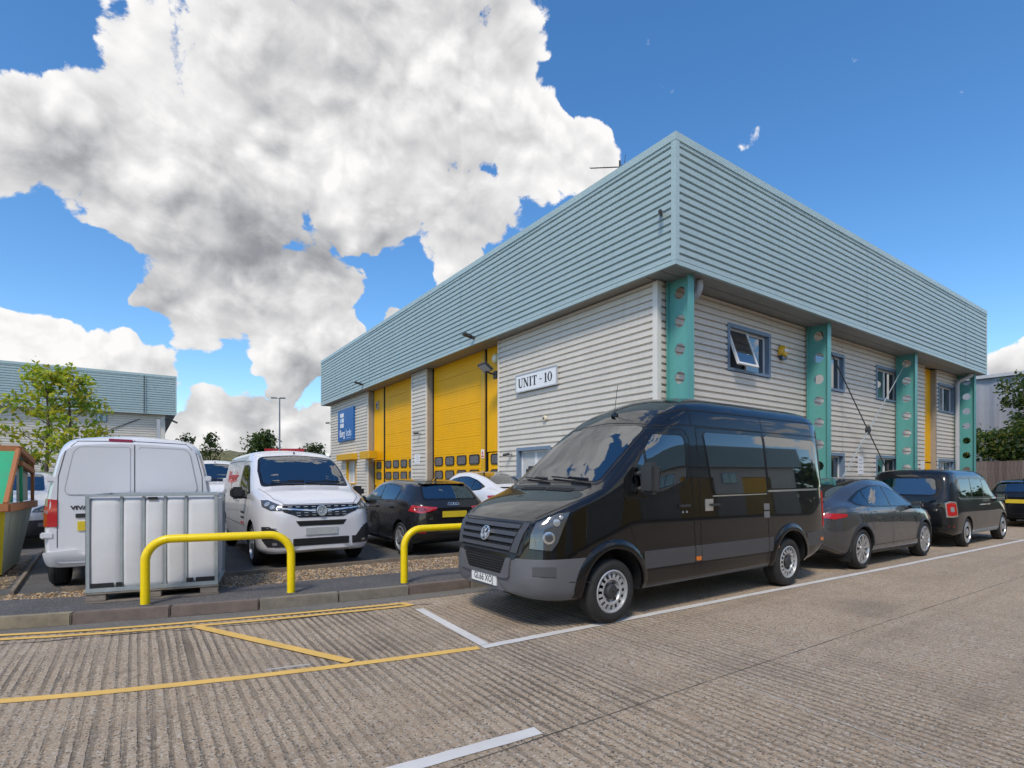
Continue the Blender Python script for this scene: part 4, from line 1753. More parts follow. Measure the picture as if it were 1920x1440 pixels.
# ------------------------------------------------------------------ skip
M_SKY = weathered('skip_yellow', (.62, .47, .02), (.20, .16, .05), .55, .7)
M_SKG = weathered('skip_green', (.03, .36, .17), (.14, .20, .12), .5, .6)
M_SKGREY = weathered('skip_grey_green', (.34, .38, .31), (.10, .12, .08), .6, .9)
M_RUST = mat('orange_rust', (.62, .25, .08), .75, var=.4, vscale=7, col2=(.38, .14, .06), bump=.4)
sk = thing('skip', 'battered yellow and green waste skip with rusty orange rims', 'skip', (-1.62, 11.0, .106))
# long side faces +X; the sloping yellow end faces the road. profile in (y, z), width along -x
SW = 1.75
prof = [(.06, .03), (1.46, .05), (2.10, 1.00), (-.33, 1.03)]
b = MB()
vv = [(0 - (.10 if z < .5 else 0), y, z) for y, z in prof] + [(-SW + (.10 if z < .5 else 0), y, z) for y, z in prof]
b.add(vv, [(0, 1, 2, 3), (7, 6, 5, 4), (1, 5, 6, 2), (0, 4, 5, 1)], 1)
b.add(vv, [(3, 7, 4, 0)], 0)
b.build('tub', [M_SKY, M_SKGREY], sk)


def bar(p, q, w, m=None, nm='frame_bar', d2=None):
    p, q = Vector(p), Vector(q)
    d = q - p
    sd = Vector((1, 0, 0)) if abs(d.normalized().x) < .7 else Vector((0, 1, 0))
    b = MB()
    b.obox(basis((p + q) / 2, d, sd), (d.length + w * .3, w * .8, w))
    return b.build(nm, m or M_RUST, sk, bevel=.008)


b = MB()
for k in range(4):                       # pressed stiffeners on the end
    x = -.25 - k * .42
    p, q = Vector((x, .045, .08)), Vector((x, -.31, .97))
    d = q - p
    b.obox(basis((p + q) / 2 + Vector((0, -.02, -.01)), d, (1, 0, 0)), (d.length, .09, .05))
b.build('stiffener', M_SKY, sk)
bar((.02, -.36, 1.06), (.02, 2.12, 1.03), .12)
bar((-SW, -.36, 1.06), (-SW, 2.12, 1.03), .12)
bar((.03, -.36, 1.065), (-SW, -.36, 1.065), .12)
# lid: sloping green front sheet, top sheet, end frames
L0, L1, L2, L3 = (-.30, 1.12), (.70, 1.97), (2.08, 1.80), (2.08, 1.06)
for (a_, c_, m_, nm) in ((L0, L1, M_SKG, 'lid_sheet'), (L1, L2, M_SKG, 'lid_sheet')):
    b = MB()
    b.add([(-.03, *a_), (-SW + .03, *a_), (-SW + .03, *c_), (-.03, *c_)], [(0, 1, 2, 3)])
    b.build(nm, m_, sk, fix=False)
b = MB()
b.add([(-.06, .95, 1.10), (-.06, 2.05, 1.10), (-.06, 2.05, 1.68), (-.06, .95, 1.74)], [(0, 1, 2, 3)])
b.build('side_sheet', M_SKGREY, sk, fix=False)
b = MB()
b.add([(-.10, .0, 1.10), (-.10, .95, 1.10), (-.10, .95, 1.74), (-.10, .62, 1.84)], [(0, 1, 2, 3)])
b.build('side_sheet', M_SKG, sk, fix=False)
for x in (.0, -SW):
    bar((x, *L0), (x, *L1), .075)
    bar((x, *L1), (x, *L2), .10)
    bar((x, L1[0] + .12, L1[1] - .22), (x, L2[0], L2[1] - .18), .09)
    bar((x, *L2), (x, *L3), .06)
    bar((x, .95, 1.10), (x, .93, 1.72), .05, M_SKG)
bar((0, *L1), (-SW, *L1), .11)
bar((0, *L2), (-SW, *L2), .09)

# ------------------------------------------------------------------ lamp post, distant things
def lamp_post(x, y, h, label):
    t = thing('lamp_post', label, 'lamp post', (x, y, .1))
    b = MB()
    b.cyl((0, 0, 0), (0, 0, 1.4), .11, n=10)
    b.cyl((0, 0, 1.4), (0, 0, h), .085, .055, n=10)
    b.build('post', mat('lamp_grey', (.16, .19, .21), .5), t, smooth=True)
    b = MB()
    b.cyl((-.25, .1, h + .0), (.15, -.06, h + .02), .03, n=6)
    b.build('bracket', MATS['lamp_grey'], t)
    for dx, dy in ((-.42, .17), (.22, -.09)):
        b = MB()
        b.obox(Matrix.Translation((dx, dy, h + .03)) @ Matrix.Rotation(R(-20), 4, 'Z'), (.46, .24, .10))
        b.build('lantern', MATS['lamp_grey'], t, bevel=.03)


lamp_post(9.66, 48.1, 8.25, 'tall slim grey lamp post beyond the white vans')
# red canopy
rc = thing('red_canopy', 'red flat canopy roof far behind the white vans', 'canopy', (11.6, 66.0, .1), R(-34))
b = MB()
b.prism(rpoly([(0, 0), (4.6, 0), (4.6, 2.4), (.7, 2.4)], .1), lambda x, y, t: (x, y, 3.95 + .95 * t))
b.build('roof', mat('canopy_red', (.38, .02, .03), .5, var=.08), rc)
for x in (.6, 3.4):
    b = MB()
    b.cyl((x, 1.2, 0), (x, 1.2, 3.9), .12, n=8)
    b.build('post', M_DARK, rc)
# hill
hb = MB()
n = 40
for i in range(n):
    for j in range(12):
        x, y = i / (n - 1) * 260 - 60, j / 11 * 90
        px = x
        z = 9.5 * math.exp(-((px - 22) / 26) ** 2) + 4.5 * math.exp(-((px - 90) / 60) ** 2) + 5 * math.exp(-((px + 30) / 40) ** 2)
        z = z * math.sin(math.pi * min(1, j / 7) / 2) + 1.2 * math.sin(x * .21 + j) * (j > 1) - .5
        hb.v.append((x, 160 + y + x * -.3, z))
hb.f = [(i * 12 + j, (i + 1) * 12 + j, (i + 1) * 12 + j + 1, i * 12 + j + 1) for i in range(n - 1) for j in range(11)]
hb.m = [0] * len(hb.f)
tag(orient(hb.build('hill', M_GRASS, smooth=True, sharp=80, fix=False), (0, 0, 1)), kind='structure')

# ------------------------------------------------------------------ trees and hedges
M_BARK = mat('bark', (.12, .095, .075), .9, var=.3, vscale=14, bump=.5)


def leaf_mats(name, cols):
    out = []
    for i, c in enumerate(cols):
        m = mat(name + '_' + 'abcdef'[i], c, .55, var=.25, vscale=3, spec=.3)
        nt = m.node_tree
        p = nt.nodes['Principled BSDF']
        tr = nt.nodes.new('ShaderNodeBsdfTranslucent')
        tr.inputs['Color'].default_value = (min(1, c[0] * 1.6), min(1, c[1] * 1.7), c[2], 1)
        mx = nt.nodes.new('ShaderNodeMixShader')
        mx.inputs[0].default_value = .35
        nt.links.new(p.outputs[0], mx.inputs[1])
        nt.links.new(tr.outputs[0], mx.inputs[2])
        nt.links.new(mx.outputs[0], nt.nodes['Material Output'].inputs['Surface'])
        out.append(m)
    return out


LF_MAPLE = leaf_mats('maple_leaf', [(.36, .40, .03), (.24, .32, .03), (.42, .36, .04), (.15, .23, .03)])
LF_DARK = leaf_mats('dark_leaf', [(.035, .065, .018), (.055, .085, .022), (.09, .11, .03), (.02, .04, .012)])
LF_IVY = leaf_mats('ivy_leaf', [(.045, .085, .022), (.08, .12, .03), (.13, .14, .03), (.025, .05, .015)])


def leaves(centres, count, spread, size, r):
    """leaf blades scattered round the given points"""
    C = np.array(centres)
    idx = r.integers(0, len(C), count)
    pos = C[idx] + r.normal(0, 1, (count, 3)) * spread
    nrm = r.normal(0, 1, (count, 3)) + (0, 0, .7)
    nrm /= np.linalg.norm(nrm, axis=1)[:, None]
    ax = r.normal(0, 1, (count, 3))
    ax -= nrm * (ax * nrm).sum(1)[:, None]
    ax /= np.linalg.norm(ax, axis=1)[:, None]
    bx = np.cross(nrm, ax)
    s = (size * r.uniform(.6, 1.35, count))[:, None]
    V = np.stack([pos - ax * s, pos - bx * s * .55 + nrm * s * .1, pos + ax * s, pos + bx * s * .55 + nrm * s * .1], 1)
    return V.reshape(-1, 3), np.arange(count * 4).reshape(-1, 4)


def leaf_object(name, centres, count, spread, size, mats, parent, r, squash=None):
    V, F = leaves(centres, count, spread, size, r)
    me = bpy.data.meshes.new(name)
    me.from_pydata(V.tolist(), [], F.tolist())
    for m in mats:
        me.materials.append(m)
    # neighbouring leaves share a tone: light and dark clumps
    ctr = V.reshape(-1, 4, 3).mean(1)
    f = np.sin(ctr[:, 0] * 2.1 + ctr[:, 2] * 1.3) + np.sin(ctr[:, 1] * 1.7 - ctr[:, 2] * 2.3) + r.normal(0, .9, len(ctr))
    q = np.digitize(f, [-1.0, 0.15, 1.2])
    order = [1, 0, 2, 3] if len(mats) > 3 else [0, 1, 2]
    me.polygons.foreach_set('material_index', [order[min(k, len(mats) - 1)] for k in q])
    return link(name, me, parent)


def tree(label, loc, h, spread, seed, mats, nleaf, lsize, trunk_r=.12, first=.3, clump=.22, limbs=26, lean=0.0, stems=1):
    r = np.random.default_rng(seed)
    t = thing('tree', label, 'tree', loc)
    b = MB()
    tips = []
    for st in range(stems):
        ox = (st - (stems - 1) / 2) * .55
        path, rad = [], []
        n = 9
        for i in range(n + 1):
            k = i / n
            path.append((ox * (1 + .5 * k) + lean * k * h * .2 + .06 * h * .3 * math.sin(k * 4 + seed + st), .05 * h * .3 * math.cos(k * 3 + seed), h * k * .96))
            rad.append(trunk_r * (1 - .9 * k) + .01)
        b.tube(path, rad, 8)
        for j in range(limbs // stems):
            k = first + (1 - first) * (j + r.uniform(0, 1)) / (limbs // stems)
            i = min(n - 1, int(k * n))
            p = Vector(path[i]).lerp(Vector(path[i + 1]), k * n - i)
            a = j * 2.4 + r.uniform(-.5, .5)
            ln = spread * (1.0 - .72 * ((k - first) / (1 - first)) ** 1.4) * r.uniform(.65, 1.15)
            up = .25 + .6 * k
            d = Vector((math.cos(a), math.sin(a), up)).normalized()
            q1 = p + d * ln * .5 + Vector((0, 0, r.uniform(-.05, .12) * ln))
            q2 = p + d * ln + Vector((0, 0, -.12 * ln))
            b.tube([p, q1, q2], [trunk_r * .35 * (1 - k * .6), trunk_r * .2 * (1 - k * .5), .008], 5)
            for f in (.45, .62, .8, 1.0):
                c = p.lerp(q1, f * 2) if f < .5 else q1.lerp(q2, (f - .5) * 2)
                tips.append(tuple(c))
                for _ in range(2):
                    c2 = c + Vector(r.normal(0, .18 * ln, 3))
                    tips.append(tuple(c2))
                    if r.uniform() < .4:
                        b.tube([c, c2], [.012, .004], 4)
    b.build('trunk', M_BARK, t, smooth=True, sharp=60)
    leaf_object('crown', tips, nleaf, clump, lsize, mats, t, r)
    return t


tree('small yellow-green tree standing in front of the farther unit', (-2.85, 29.0, .1), 6.0, 2.5, 5, LF_MAPLE, 2900, .115, .09, .25, .13, 30, stems=2)
tree('young green tree at the left end of the yard behind the skip', (-6.6, 30.5, .1), 5.2, 1.9, 9, LF_MAPLE, 2600, .13, .10, .3, .2, 24)
tree('thin dark tree right of the farther unit, left of a second one', (4.3, 70, 0), 6.4, 1.9, 21, LF_DARK, 700, .16, .10, .35, .2, 16)
tree('thin dark tree right of the farther unit, nearer the lamp post', (6.4, 68.5, 0), 6.6, 1.9, 24, LF_DARK, 900, .16, .10, .3, .2, 16)
tree('dark bushy tree beside the left end of the unit', (14.9, 57.0, 0), 4.9, 1.9, 33, LF_DARK, 1300, .16, .13, .3, .25, 20)
tree('low dark tree behind the red canopy', (15.5, 66, 0), 4.7, 1.7, 35, LF_DARK, 900, .16, .12, .3, .25, 18)
tree('small dark tree on the far hillside', (26, 150, 3), 9.5, 5, 41, LF_DARK, 2200, .45, .2, .25, .8, 24)
b = MB()
hs = thing('far_house', 'brown tiled roof of a house left of the unit wall', 'house', (17.6, 63.0, .1), R(-30))
b.box((0, 0, 0), (5, 4, 3.0))
b.build('wall', mat('house_brick', (.22, .13, .09), .85, var=.2), hs)
b = MB()
b.prism([(-.2, 2.95), (5.2, 2.95), (4.0, 4.9), (1.0, 4.9)], lambda x, z, q: (x, -.2 + 4.4 * q, z))
b.build('roof', mat('house_tiles', (.16, .13, .12), .85, var=.3, vscale=5), hs)


def bush(name, label, cat, boxes, n, size, mats, seed, stems=True):
    """boxes: ellipsoids (cx, cy, cz, rx, ry, rz) filled with leaf clumps near their surface"""
    r = np.random.default_rng(seed)
    t = thing(name, label, cat, (boxes[0][0], boxes[0][1], .1))
    pts = []
    for (cx, cy, cz, rx, ry, rz) in boxes:
        m_ = int(60 * rx * rz)
        d = r.normal(0, 1, (m_, 3))
        d /= np.linalg.norm(d, axis=1)[:, None]
        k = r.uniform(.55, 1.05, (m_, 1))
        p = d * k * (rx, ry, rz) + (cx - boxes[0][0], cy - boxes[0][1], cz - .1)
        pts.append(p[p[:, 2] > -.05])
    P = np.concatenate(pts)
    b = MB()
    for i in range(14):
        q = P[r.integers(0, len(P))]
        b.tube([(q[0] * .7, q[1] * .7, 0), (q[0] * .85, q[1] * .85, q[2] * .5), tuple(q)], [.06, .04, .012], 5)
    b.build('stems', M_BARK, t, smooth=True)
    leaf_object('foliage', P, n, .16, size, mats, t, r)
    return t


bush('hedge', 'dense dark hedge above the wooden fence right of the unit', 'hedge',
     [(39.8, 9.6, 3.25, 1.3, 2.6, 1.45), (39.8, 7.6, 3.2, 1.4, 2.4, 1.6), (39.6, 5.0, 3.4, 1.4, 2.6, 1.9), (40, 12.2, 3.2, 1.3, 2.4, 1.5)], 13000, .12, LF_IVY, 51)
bush('shrub', 'tall loose shrub growing over the grey shed right of the unit', 'shrub',
     [(41.5, 7.4, 5.4, 1.5, 1.5, 2.1), (41.6, 6.2, 5.6, 1.5, 2.0, 2.2), (41.2, 8.6, 6.6, .8, .7, 1.0), (41.5, 7.0, 7.0, .9, 1.2, .9)], 5200, .11, LF_IVY, 52)
# belt of trees along the far side of the road, seen mirrored in the parked cars
r_ = np.random.default_rng(77)
pts = []
for k in range(9):
    d_ = r_.normal(0, 1, (700, 3))
    d_ /= np.linalg.norm(d_, axis=1)[:, None]
    q_ = d_ * r_.uniform(.5, 1.05, (700, 1)) * (7.5, 2.6, r_.uniform(3.6, 5.2)) + (58 + k * 11, -18.5 + r_.uniform(-1, 1), 3.2)
    pts.append(q_[q_[:, 2] > .1])
tag(leaf_object('tree_belt', np.concatenate(pts), 15000, .35, .42, LF_DARK, None, r_), 'dark belt of trees across the road, mirrored in the parked cars', 'trees', kind='stuff')
# wooden fence: separate boards
fe = thing('wooden_fence', 'weathered brown board fence right of the unit', 'fence', (38, 3.0, .05))
M_FENCE = [mat('fence_wood_a', (.15, .115, .10), .9, var=.3, vscale=5, stretch=(6, 6, .6), bump=.3),
           mat('fence_wood_b', (.185, .15, .13), .9, var=.3, vscale=5, stretch=(6, 6, .6), bump=.3),
           mat('fence_wood_c', (.12, .09, .08), .9, var=.3, vscale=5, stretch=(6, 6, .6), bump=.3)]
for k in range(66):
    b = MB()
    b.box((-.012 - .008 * (k % 2), 0, 0), (.012 - .008 * (k % 2), .148, 2.5 + random.uniform(-.025, .02)))
    o = b.build('board', M_FENCE[random.choice((0, 0, 1, 1, 2))], fe)
    o.location = (0, k * .155, 0)
for z in (.5, 2.0):
    b = MB()
    b.box((.03, 0, z), (.08, 10.2, z + .09))
    b.build('rail', M_FENCE[2], fe)
# grey shed behind the hedge
sh = thing('grey_shed', 'pale grey sheet-metal shed half hidden by the shrub', 'shed', (44.5, 9.0, .1))
M_SHED = weathered('shed_grey', (.33, .34, .37), (.20, .19, .18), .6, .6)
b = MB()
pts = []
for k in range(41):
    y = -7 + k * .25
    pts.append((0 if k % 4 in (0, 1) else .05, y))
vv = [(x, y, 0) for x, y in pts] + [(x, y, 7.9) for x, y in pts]
b.add(vv, [(i, i + 1, 42 + i, 41 + i) for i in range(40)])
orient(b.build('wall', M_SHED, sh, fix=False), (-1, 0, 0))
b = MB()
b.box((.1, -7, .0), (8, 3, 7.8))
b.build('body', M_SHED, sh)
b = MB()
b.box((-.2, -7.1, 7.9), (8, 3.1, 8.1))
b.build('roof', mat('shed_roof', (.5, .5, .5), .6, var=.08), sh)
b = MB()
b.cyl((-.12, -.7, 0), (-.12, -.7, 7.9), .09, n=8)
b.cyl((-.12, -1.2, 0), (-.12, -1.2, 7.9), .12, n=8)
b.build('downpipe', mat('shed_pipe', (.5, .48, .45), .6), sh)
# ------------------------------------------------------------------ vehicles
M_CGLASS = mat('car_glass', (.012, .017, .020), .02, spec=.8, coat=1.0, ior=1.6, coat_ior=1.75)
M_TINT = mat('tinted_glass', (.006, .008, .010), .02, spec=.7, coat=1.0, coat_ior=1.75)
M_TYRE = mat('tyre_rubber', (.018, .018, .018), .75, var=.25, vscale=12, bump=.3, bscale=80)
M_ALLOY = mat('alloy', (.55, .56, .57), .3, .75, var=.08, vscale=8)
M_STEELW = mat('silver_steel_wheel', (.50, .51, .52), .38, .5, var=.1, vscale=10)
M_CHROME = mat('chrome', (.78, .78, .78), .2, .9)
M_RED = mat('red_lamp', (.42, .008, .012), .12, spec=.7, coat=.8)
M_REDD = mat('dark_red_lamp', (.20, .006, .01), .12, spec=.7, coat=.8)
M_AMBER = mat('amber_lamp', (.70, .18, .01), .2, coat=.6)
M_LAMP = mat('clear_lamp', (.42, .43, .44), .06, .5, spec=.8, coat=.8)
M_LAMPD = mat('headlamp_dark', (.07, .075, .08), .08, .2, spec=.8, coat=.9)
M_PLATEY = mat('yellow_plate', (.62, .46, .03), .3, var=.05)
M_PLATEW = mat('white_plate', (.74, .74, .72), .3, var=.04)
M_PLATEG = mat('grey_plate', (.42, .44, .43), .4, var=.06)
M_BUMP = mat('grey_bumper_plastic', (.105, .108, .118), .5, var=.06, vscale=4, bump=.06, bscale=200)
M_DUMP = mat('dark_bumper_plastic', (.022, .023, .025), .5, var=.1)
M_SEAM = mat('panel_gap', (.006, .006, .006), .8)


def paint(name, col, flake=0.0, dust=.03, dcol=(.25, .23, .20)):
    m = mat(name, col, .28 if flake else .35, flake, coat=1.0, var=.02, vscale=2, spec=.15 if max(col) < .05 else .5)
    p = m.node_tree.nodes['Principled BSDF']
    p.inputs['Coat Roughness'].default_value = .02
    p.inputs['Coat IOR'].default_value = 1.45 if max(col) < .02 else 1.5
    nt = m.node_tree
    # thin film of road dust in uneven patches
    tc = nt.nodes.new('ShaderNodeTexCoord')
    sp = nt.nodes.new('ShaderNodeSeparateXYZ')
    nt.links.new(tc.outputs['Object'], sp.inputs[0])
    r = nt.nodes.new('ShaderNodeMapRange')
    r.inputs['From Min'].default_value = .75
    r.inputs['From Max'].default_value = .25
    r.inputs['To Min'].default_value = dust
    r.inputs['To Max'].default_value = dust
    nt.links.new(sp.outputs['Z'], r.inputs['Value'])
    n = nt.nodes.new('ShaderNodeTexNoise')
    n.inputs['Scale'].default_value = 3.5
    n.inputs['Detail'].default_value = 7
    nt.links.new(tc.outputs['Object'], n.inputs['Vector'])
    mu = nt.nodes.new('ShaderNodeMath')
    mu.operation = 'MULTIPLY'
    nt.links.new(r.outputs[0], mu.inputs[0])
    nt.links.new(n.outputs['Fac'], mu.inputs[1])
    src = p.inputs['Base Color'].links[0].from_socket
    mx = nt.nodes.new('ShaderNodeMix')
    mx.data_type = 'RGBA'
    nt.links.new(mu.outputs[0], mx.inputs['Factor'])
    nt.links.new(src, mx.inputs['A'])
    mx.inputs['B'].default_value = dcol + (1,)
    nt.links.new(mx.outputs['Result'], p.inputs['Base Color'])
    ge = nt.nodes.new('ShaderNodeNewGeometry')
    tr = nt.nodes.new('ShaderNodeBsdfDiffuse')
    tr.inputs['Color'].default_value = (.045, .046, .048, 1)          # cloth and plastic trim inside the shell
    ms = nt.nodes.new('ShaderNodeMixShader')
    nt.links.new(ge.outputs['Backfacing'], ms.inputs[0])
    nt.links.new(p.outputs[0], ms.inputs[1])
    nt.links.new(tr.outputs[0], ms.inputs[2])
    nt.links.new(ms.outputs[0], nt.nodes['Material Output'].inputs['Surface'])
    return m


def see_through(name, tint, ior):
    m = bpy.data.materials.new(name)
    m.use_nodes = True
    nt = m.node_tree
    nt.nodes.remove(nt.nodes['Principled BSDF'])
    t = nt.nodes.new('ShaderNodeBsdfTransparent')
    t.inputs['Color'].default_value = tint + (1,)
    g = nt.nodes.new('ShaderNodeBsdfGlossy')
    g.inputs['Roughness'].default_value = .01
    g.inputs['Color'].default_value = (.95, .97, 1, 1)
    f = nt.nodes.new('ShaderNodeFresnel')
    f.inputs['IOR'].default_value = ior
    x = nt.nodes.new('ShaderNodeMixShader')
    nt.links.new(f.outputs[0], x.inputs[0])
    nt.links.new(t.outputs[0], x.inputs[1])
    nt.links.new(g.outputs[0], x.inputs[2])
    nt.links.new(x.outputs[0], nt.nodes['Material Output'].inputs['Surface'])
    return m


M_CLEAR = see_through('clear_car_glass', (.72, .78, .76), 2.7)
M_TRIM = mat('interior_trim', (.05, .05, .052), .7, var=.1)
M_SEATF = mat('seat_fabric', (.06, .06, .066), .85, var=.2, vscale=20)


def pchip(keys):
    X = np.array([k[0] for k in keys], float)
    Y = np.array([k[1] for k in keys], float)
    if len(X) == 1:
        return lambda x: float(Y[0])
    h, d = np.diff(X), np.diff(Y) / np.diff(X)
    m = np.zeros(len(X))
    m[0], m[-1] = d[0], d[-1]
    for i in range(1, len(X) - 1):
        if d[i - 1] * d[i] > 0:
            w1, w2 = 2 * h[i] + h[i - 1], h[i] + 2 * h[i - 1]
            m[i] = (w1 + w2) / (w1 / d[i - 1] + w2 / d[i])

    def f(x):
        x = min(max(x, X[0]), X[-1])
        i = min(max(int(np.searchsorted(X, x)) - 1, 0), len(h) - 1)
        t = (x - X[i]) / h[i]
        return float((1 + 2 * t) * (1 - t) ** 2 * Y[i] + t * (1 - t) ** 2 * h[i] * m[i] + t * t * (3 - 2 * t) * Y[i + 1] + t * t * (t - 1) * h[i] * m[i + 1])
    return f


class Vehicle:
    """local frame: x runs backwards from the front bumper, +y is the vehicle's right, z up"""

    def __init__(s, name, label, cat, loc, rotz, L, T, group=None, scale=(1, 1, 1)):
        s.root = thing(name, label, cat, loc, rotz, group)
        s.root.scale = scale
        s.skin = []
        s.L = L
        F = {k: pchip(v if isinstance(v, (list, tuple)) else [(0, v)]) for k, v in T.items()}
        xs = set()
        for v in T.values():
            if isinstance(v, (list, tuple)):
                xs |= {k[0] for k in v}
        for i in range(61):
            xs.add(L * (.5 - .5 * math.cos(math.pi * i / 60)))
        xs = sorted(xs)
        st = [xs[0]]
        for x in xs[1:]:
            if x - st[-1] > .018:
                st.append(x)
        st[-1] = L
        verts, n = [], None
        for x in st:
            g = lambda k: F[k](x)
            zb, w2 = g('zb'), g('w2')
            z5, z6, w5 = g('z5'), g('z6'), g('w5')
            c = [(0, zb), (w2 - .12, zb), (w2 - .02, zb + .09), (w2, g('z2')), (g('w3'), g('z3')), (g('w4'), g('z4')), (w5, z5),
                 (w5 * .6, z5 + .72 * (z6 - z5)), (0, z6)]
            half = [Vector(p) for p in c]
            P = [Vector((-half[1].x, half[1].y))] + half + [Vector((-half[-2].x, half[-2].y))]
            row = []
            sub = 5
            for i in range(1, len(P) - 2):
                a, b, cc, d = P[i - 1:i + 3]
                for k in range(sub):
                    t = k / sub
                    m1, m2 = (cc - a) * .5, (d - b) * .5
                    # damp tangents so that corners stay tight
                    ln = (cc - b).length
                    for q in (m1, m2):
                        if q.length > ln:
                            q *= ln / q.length
                    row.append((2 * t ** 3 - 3 * t * t + 1) * b + (t ** 3 - 2 * t * t + t) * m1 + (-2 * t ** 3 + 3 * t * t) * cc + (t ** 3 - t * t) * m2)
            row.append(half[-1])
            full = row + [Vector((-p.x, p.y)) for p in reversed(row[1:-1])]
            n = len(full)
            verts += [(x, p.x, p.y) for p in full]
        faces = []
        for i in range(len(st) - 1):
            for k in range(n):
                k2 = (k + 1) % n
                faces.append((i * n + k, (i + 1) * n + k, (i + 1) * n + k2, i * n + k2))
        for i, flip in ((0, False), (len(st) - 1, True)):
            base = [verts[i * n + k] for k in range(n)]
            ctr = (base[0][0], 0, sum(p[2] for p in base) / n)
            verts.append(ctr)
            ci = len(verts) - 1
            for k in range(n):
                f = (i * n + k, i * n + (k + 1) % n, ci)
                faces.append(f if not flip else f[::-1])
        s.verts, s.faces = verts, faces
        s.bvh = BVHTree.FromPolygons([Vector(v) for v in verts], faces)

    def hit(s, p, d):
        p, d = Vector(p), Vector(d).normalized()
        h, nrm, _, _ = s.bvh.ray_cast(p - d * 4, d)
        if h is None:
            h, nrm, _, _ = s.bvh.find_nearest(p)
        if nrm.dot(d) > 0:
            nrm = -nrm
        return h, nrm

    def body(s, mats, axles, r_arch, zc, cuts=(), assign=None, names=('body',), depth=.34, w=.96):
        """cut wheel arches; cuts are (axis, value) planes that give clean colour edges; assign(centre) -> material index"""
        bm = bmesh.new()
        me = bpy.data.meshes.new('b')
        me.from_pydata(s.verts, [], s.faces)
        bm.from_mesh(me)
        bmesh.ops.recalc_face_normals(bm, faces=bm.faces)
        for ax, v in cuts:
            co, no = [0, 0, 0], [0, 0, 0]
            i = 'xyz'.index(ax)
            co[i], no[i] = v, 1
            bmesh.ops.bisect_plane(bm, geom=bm.verts[:] + bm.edges[:] + bm.faces[:], plane_co=co, plane_no=no)
        bm.to_mesh(me)
        bm.free()
        me.materials.append(M_SEAM)
        o = link('tmp', me)
        cb = MB()
        for x in axles:
            for sd in (-1, 1):
                cb.cyl((x, sd * (w - depth), zc), (x, sd * (w + .3), zc), r_arch, n=40)
        co_ = cb.build('tmpc', M_SEAM)
        md = o.modifiers.new('b', 'BOOLEAN')
        md.operation = 'DIFFERENCE'
        md.object = co_
        md.solver = 'EXACT'
        dg = bpy.context.evaluated_depsgraph_get()
        res = bpy.data.meshes.new_from_object(o.evaluated_get(dg))
        bpy.data.objects.remove(o)
        bpy.data.objects.remove(co_)
        res.materials.clear()
        V = [v.co.copy() for v in res.vertices]
        groups = {}
        for p in res.polygons:
            c = p.center
            well = any((c.x - x) ** 2 + (c.z - zc) ** 2 < (r_arch + .003) ** 2 for x in axles) and abs(c.y) > w - depth - .02 and c.z < zc + r_arch and \
                not any(s_close(c, p.normal, s) for s in (s,))
            k = ('well', min(range(len(axles)), key=lambda i: abs(axles[i] - c.x)), c.y > 0) if well else (assign(c) if assign else 0)
            groups.setdefault(k, []).append(list(p.vertices))
        out = {}
        for k, fs in groups.items():
            used = sorted({i for f in fs for i in f})
            mp = {i: j for j, i in enumerate(used)}
            b = MB()
            b.add([V[i] for i in used], [[mp[i] for i in f] for f in fs])
            nm, m_ = ('wheel_housing', M_BLACKR) if isinstance(k, tuple) else (names[k], mats[k])
            out[k] = b.build(nm, m_, s.root, smooth=True, sharp=38, fix=False)
            if not isinstance(k, tuple):
                s.skin.append(out[k])
        return out

    # --- conforming panels
    def panel(s, name, pts, d, m, off=.004, thick=.012, res=.09, parent=None, sharp=50):
        d = Vector(d).normalized()
        u = Vector((0, 0, 1)).cross(d)
        u = u.normalized() if u.length > .1 else Vector((1, 0, 0))
        v = d.cross(u)
        P = [Vector(p) for p in pts]
        o = sum(P, Vector()) / len(P)
        q = [((p - o).dot(u), (p - o).dot(v)) for p in P]
        bm = bmesh.new()
        bm.faces.new([bm.verts.new((a, b, 0)) for a, b in q])
        for ax in (0, 1):
            lo, hi = min(t[ax] for t in q), max(t[ax] for t in q)
            n = max(1, int((hi - lo) / res))
            for k in range(1, n):
                c = [0, 0, 0]
                nn = [0, 0, 0]
                c[ax], nn[ax] = lo + (hi - lo) * k / n, 1
                bmesh.ops.bisect_plane(bm, geom=bm.verts[:] + bm.edges[:] + bm.faces[:], plane_co=c, plane_no=nn)
        bnd = [e for e in bm.edges if len(e.link_faces) == 1]
        norms = {}
        for vt in bm.verts:
            p = o + u * vt.co.x + v * vt.co.y
            h, nr = s.hit(p, d)
            norms[vt] = nr
            vt.co = h + nr * off
        bm.normal_update()
        f0 = bm.faces[:]
        if sum((f.normal.dot(d) * f.calc_area() for f in f0)) > 0:
            bmesh.ops.reverse_faces(bm, faces=f0)
        low = {}
        for e in bnd:
            for vt in e.verts:
                if vt not in low:
                    low[vt] = bm.verts.new(vt.co - norms[vt] * (thick + off * 0))
        for e in bnd:
            f = e.link_faces[0]
            a, b = None, None
            for lp in f.loops:
                if lp.edge == e:
                    a, b = lp.vert, lp.link_loop_next.vert
            bm.faces.new((b, a, low[a], low[b]))
        me = bpy.data.meshes.new(name)
        bm.to_mesh(me)
        bm.free()
        me.materials.append(m)
        me.polygons.foreach_set('use_smooth', [True] * len(me.polygons))
        me.set_sharp_from_angle(angle=R(sharp))
        o_ = link(name, me, parent or s.root)
        if any(q in name for q in ('surround', 'seal', 'window_frame')):
            s.skin.append(o_)
        return o_

